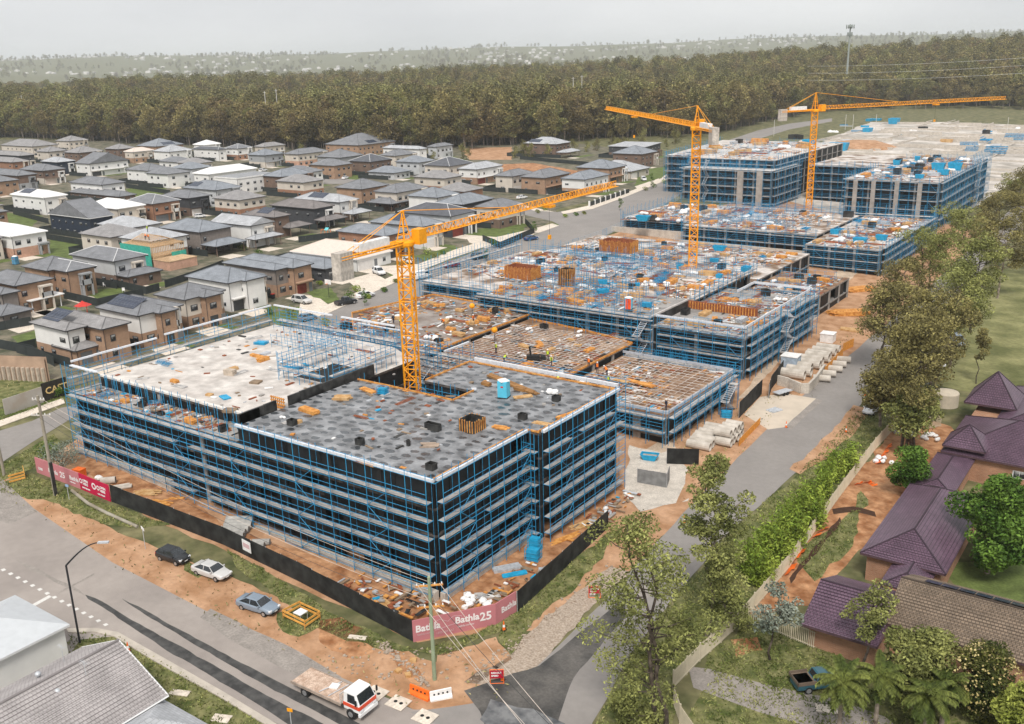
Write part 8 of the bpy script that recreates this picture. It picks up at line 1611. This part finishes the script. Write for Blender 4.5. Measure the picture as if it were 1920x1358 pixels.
# young light-green regrowth along the forest edge
for i in range(34):
    u = rg.uniform(940, 1300) if i < 26 else rg.uniform(560, 900); v = np.interp(u, fu, fv) + rg.uniform(6, 26); P = unz(u, v, 3)
    T = thing('regrowth_tree', 'young yellowish-green wattle at the foot of the forest', 'tree', (P[0], P[1], G(P[0], P[1]) - 4), rg.uniform(0, 6), 'young wattles at the foot of the forest'); s = rg.uniform(.35, .55); T.scale = (s * .7, s * .7, s); link('trunk', FP[1][0], T); o = link('crown', FP2[1][1], T); o.data = FP2[1][1]
# the mass of the forest behind: one object of instances
pc = bpy.data.collections.new('forest_prototypes')
for j, (dt, dc) in enumerate(FP2):
    bm = bmesh.new(); bm.from_mesh(dc); n0 = len(bm.faces); bm.from_mesh(dt); 
    for k, f in enumerate(bm.faces): f.material_index = 0 if k < n0 else 1
    me = bpy.data.meshes.new('forest_canopy_tree'); bm.to_mesh(me); bm.free(); me.materials.append(dc.materials[0]); me.materials.append(m_bark); o = bpy.data.objects.new('forest_canopy_tree', me); pc.objects.link(o)
def scatter(name, label, pts, smin, smax, coll, seed):
    me = bpy.data.meshes.new(name); me.from_pydata([tuple(p) for p in pts], [], []); o = link(name, me); tag(o, label, 'forest', kind='stuff')
    g = bpy.data.node_groups.new(name, 'GeometryNodeTree'); g.interface.new_socket('Geometry', in_out='INPUT', socket_type='NodeSocketGeometry'); g.interface.new_socket('Geometry', in_out='OUTPUT', socket_type='NodeSocketGeometry')
    N = g.nodes.new; i_, o_ = N('NodeGroupInput'), N('NodeGroupOutput'); ip = N('GeometryNodeInstanceOnPoints'); ci = N('GeometryNodeCollectionInfo'); ci.inputs[0].default_value = coll; ci.inputs['Separate Children'].default_value = True; ci.inputs['Reset Children'].default_value = True
    rv = N('FunctionNodeRandomValue'); rv.data_type = 'FLOAT_VECTOR'; rv.inputs[0].default_value = (0, 0, 0); rv.inputs[1].default_value = (0, 0, 6.28); rs = N('FunctionNodeRandomValue'); rs.data_type = 'FLOAT'; rs.inputs[2].default_value = smin; rs.inputs[3].default_value = smax; rs.inputs['Seed'].default_value = seed
    g.links.new(i_.outputs[0], ip.inputs['Points']); g.links.new(ci.outputs[0], ip.inputs['Instance']); ip.inputs['Pick Instance'].default_value = True; g.links.new(rv.outputs[0], ip.inputs['Rotation']); g.links.new(rs.outputs[1], ip.inputs['Scale']); g.links.new(ip.outputs[0], o_.inputs[0])
    md = o.modifiers.new('scatter', 'NODES'); md.node_group = g; return o
pts = []
for k in range(9500):
    u = rg.uniform(-150, 2080); v = np.interp(u, fu, fv); P = unz(u, v, 3); d = (P - CAM)[:2]; L = np.hypot(*d); dd = d / L; s = 18 + 950 * rg.uniform(0, 1) ** 1.3
    if u < 180 and s > 330 + u * 1.2: s = rg.uniform(18, 330)
    q = P[:2] + dd * s; pts.append((q[0], q[1], G(q[0], q[1]) - .3))
scatter('forest_canopy', 'unbroken olive-brown eucalypt canopy behind the first rows of trunks', pts, .5, 1.5, pc, 3)
pts = []
for k in range(9000):
    u = rg.uniform(-200, 2120); d_ = rg.choice([rg.uniform(1500, 3200), rg.uniform(3200, 7900)]); dr = FWD * FPX + RGT * (u - 960); dr = dr[:2] / np.hypot(*dr[:2]); q = CAM[:2] + dr * d_
    if math.sin(q[0] * .004) * math.cos(q[1] * .0035) + .5 * math.sin(q[0] * .013 + q[1] * .011) < -.05: continue
    pts.append((q[0], q[1], G(q[0], q[1]) - 2))
scatter('distant_woods', 'hazy distant woods on the far slopes', pts, .6, 1.5, pc, 5)

# ---------------- grass tufts over the near verges ----------------
def tufts(names, per_m2, size, mat, label, seed, lim=60000, h_=.12):
    rg = np.random.default_rng(seed); out = []
    for o in bpy.data.objects:
        if o.name.split('.')[0] not in names: continue
        me = o.data
        for p in me.polygons:
            vs = [np.array(me.vertices[i].co) for i in p.vertices]
            for i in range(1, len(vs) - 1):
                a, b, c = vs[0], vs[i], vs[i + 1]; ar = .5 * np.linalg.norm(np.cross(b - a, c - a)); n = rg.poisson(min(ar, 400) * per_m2)
                if n == 0: continue
                r1 = np.sqrt(rg.uniform(0, 1, (n, 1))); r2 = rg.uniform(0, 1, (n, 1)); P = a * (1 - r1) + b * r1 * (1 - r2) + c * r1 * r2
                cl = np.sin(P[:, 0] * 1.7 + np.sin(P[:, 1] * .9) * 2) * np.cos(P[:, 1] * 1.3 + P[:, 0] * .4) + .4 * np.sin(P[:, 0] * 5 + P[:, 1] * 4); P = P[cl > rg.uniform(-1.2, .5, len(P))]; P[:, 2] += rg.uniform(0, h_, len(P)); out.append(P)
    P = np.concatenate(out)[:lim]; o = link('grass_tufts', cloudmesh('grass_tufts', quadcloud(P, size, seed, -.8, .35), mat)); tag(o, label, 'grass', kind='stuff')
L_gr = leafmat('grass_blade', (.10, .13, .03), (.27, .27, .10), .5, scale=.3); L_gr2 = leafmat('dry_grass_blade', (.17, .16, .06), (.36, .31, .15), .5, scale=.3)
tufts({'grass_verge', 'verge_grass', 'garden_lawn', 'yard_grass', 'left_verge'}, 34, .30, L_gr, 'tufted grass on the near verges and gardens', 5, 90000)
tufts({'rough_grass', 'grass_verge', 'dirt_verge'}, 1.4, .34, L_gr2, 'dry grass tufts along the verges', 6, 30000, .2)
# ---------------- far suburb, tower, power poles, haze ----------------
mb = MB(); rg = np.random.default_rng(12)
for k in range(900):
    u = rg.uniform(-100, 1500); d_ = rg.uniform(3600, 7600); dr = FWD * FPX + RGT * (u - 960); dr = dr[:2] / np.hypot(*dr[:2]); q = CAM[:2] + dr * d_
    if math.sin(q[0] * .0023 + 1) * math.cos(q[1] * .0031) < -.1: continue
    z = G(q[0], q[1]); a = rg.uniform(10, 30); b = rg.uniform(10, 18); hh = rg.uniform(4, 10); an = rg.uniform(0, PI); mb.obox((q[0], q[1], z - 1), a, b, hh + 1, 0, an)
    c = Vector((q[0], q[1], z + hh)); X = Vector((math.cos(an), math.sin(an), 0)) * a / 2; Y = Vector((-math.sin(an), math.cos(an), 0)) * b / 2; mb.add([c - X - Y, c + X - Y, c + X + Y, c - X + Y, c - X * .5 + Vector((0, 0, 2.4)), c + X * .5 + Vector((0, 0, 2.4))], [(0, 1, 5, 4), (2, 3, 4, 5), (1, 2, 5), (3, 0, 4)])
tag(mb.build('distant_suburb', M('far_house_walls', (.55, .53, .51), .9, .3, .02)), 'pale roofs and walls of the distant suburb on the hazy hills', 'suburb', kind='stuff')
def farp(u, d_, dz=0): dr = FWD * FPX + RGT * (u - 960); dr = dr[:2] / np.hypot(*dr[:2]); q = CAM[:2] + dr * d_; return Vector((q[0], q[1], G(q[0], q[1]) + dz))
for i, (u0, u1, d_, lb) in enumerate([(228, 320, 1900, 'long white institutional building beyond the left paddocks'), (148, 172, 2100, 'white shed beyond the paddocks left of the long white building')]):
    a, b = farp(u0, d_), farp(u1, d_); T = thing('distant_building', lb, 'building', a); L = (b - a).length; an = math.atan2((b - a).y, (b - a).x); zz = (a.z + b.z) / 2
    n = 6 if i == 0 else 2
    for k in range(n):
        c = a.lerp(b, (k + .5) / n); MB().obox((c.x, c.y, zz - 3), L / n * .96, 22, 9 + (k % 2) * 2, 0, an).build('wing', W_['white'], T, world=True); MB().obox((c.x, c.y, zz + 6 + (k % 2) * 2), L / n, 23, 1.2, 0, an).build('roof', R_['light'], T, world=True)
# telecommunications tower
p = farp(1548, 1010); base = Vector((p.x, p.y, p.z)); ztop = CAM[2] + (98 - 52) / FPX * 1010 * 1.01
T = thing('telecom_tower', 'grey telecommunications monopole with antenna ring above the forest', 'tower', base); H_ = ztop - base.z
mt = M('tower_steel', (.30, .33, .31), .6, .1)
tw = MB(); 
for i in range(4): tw.tube((0, 0, H_ * i / 4), (0, 0, H_ * (i + 1) / 4), 1.25 - i * .16, 12, r2=1.25 - (i + 1) * .16, caps=False)
tw.build('pole', mt, T)
for zz, r in ((H_ - 2.2, 3.6), (H_ - 9, 2.2)):
    for k in range(8):
        a = k * PI / 4; MB().tube((0, 0, zz), (math.cos(a) * r, math.sin(a) * r, zz), .1).obox((math.cos(a) * r, math.sin(a) * r, zz - 1.5), .5, .8, 3.4, 0, a).build('antenna_panel', mt, T)
    MB().lathe((0, 0, zz - .2), [(r - .2, 0), (r + .1, 0), (r + .1, .2), (r - .2, .2)], 16).build('antenna_ring', mt, T)
m_conp = M('pale_pole', (.58, .56, .53), .8, .1)
for i, (u, d_, lb) in enumerate([(124, 1000, 'left'), (151, 1015, 'right'), (545, 690, 'left'), (565, 700, 'right'), (1078, 760, 'left'), (1093, 770, 'right')]):
    q = farp(u, d_); T = thing('power_pole', 'pale power pole rising out of the forest, the %s one of the %s pair' % (lb, ['far left', 'middle', 'crane-side'][i // 2]), 'pole', q); hp2 = [h_ for h_ in np.arange(12, 45, .5) if px((q.x, q.y, q.z + h_))[1] < (179, 180, 172, 168, 145, 142)[i]][0]; MB().tube((0, 0, 0), (0, 0, hp2), .3, 6, r2=.22).build('shaft', m_conp, T); MB().tube((-1.5, 0, hp2 - 1), (1.5, 0, hp2 - 1), .1).build('crossarm', m_conp, T)
for i, (za, zb) in enumerate([(36, 29), (31, 25), (26, 21)]):
    a, b = farp(1480, 780), farp(2050, 620); a.z = za + 8; b.z = zb + 22; T = MB().path([a.lerp(b, t) - Vector((0, 0, 9 * 4 * t * (1 - t) * .25)) for t in np.linspace(0, 1, 14)], .07, 3)
    tag(T.build('transmission_line', M('pale_wire', (.5, .5, .5), .5)), 'high transmission wire over the forest edge at the right, %s of three' % ['uppermost', 'middle', 'lowest'][i], 'power line')
for u in (1428, 1565, 1605, 1835, 1552): 
    q = farp(u, 690 if u > 1500 else 640); T = thing('light_pole', 'thin pale pole at the forest edge, column %s' % {1428: 'beside the road bend', 1565: 'behind the farthest crane mast', 1605: 'right of the farthest crane mast', 1835: 'under the farthest crane jib tip', 1552: 'nearest the road end'}[u], 'pole', q); MB().tube((0, 0, 0), (0, 0, 10), .14, 5).build('shaft', m_conp, T)
# ---------------- haze: one closed box of pale air ----------------
hb = MB().box((-9500, -600, -45), (6500, 9500, 230)); me = hb.build('haze', MATS['gum_leaf']); hm = bpy.data.materials.new('haze_air'); hm.use_nodes = True; t = hm.node_tree; t.nodes.clear()
pv = t.nodes.new('ShaderNodeVolumePrincipled'); pv.inputs['Density'].default_value = .0001; pv.inputs['Color'].default_value = (.90, .95, 1, 1); pv.inputs['Anisotropy'].default_value = .2; ou = t.nodes.new('ShaderNodeOutputMaterial'); t.links.new(pv.outputs[0], ou.inputs['Volume'])
me.data.materials.clear(); me.data.materials.append(hm); tag(me, kind='stuff')
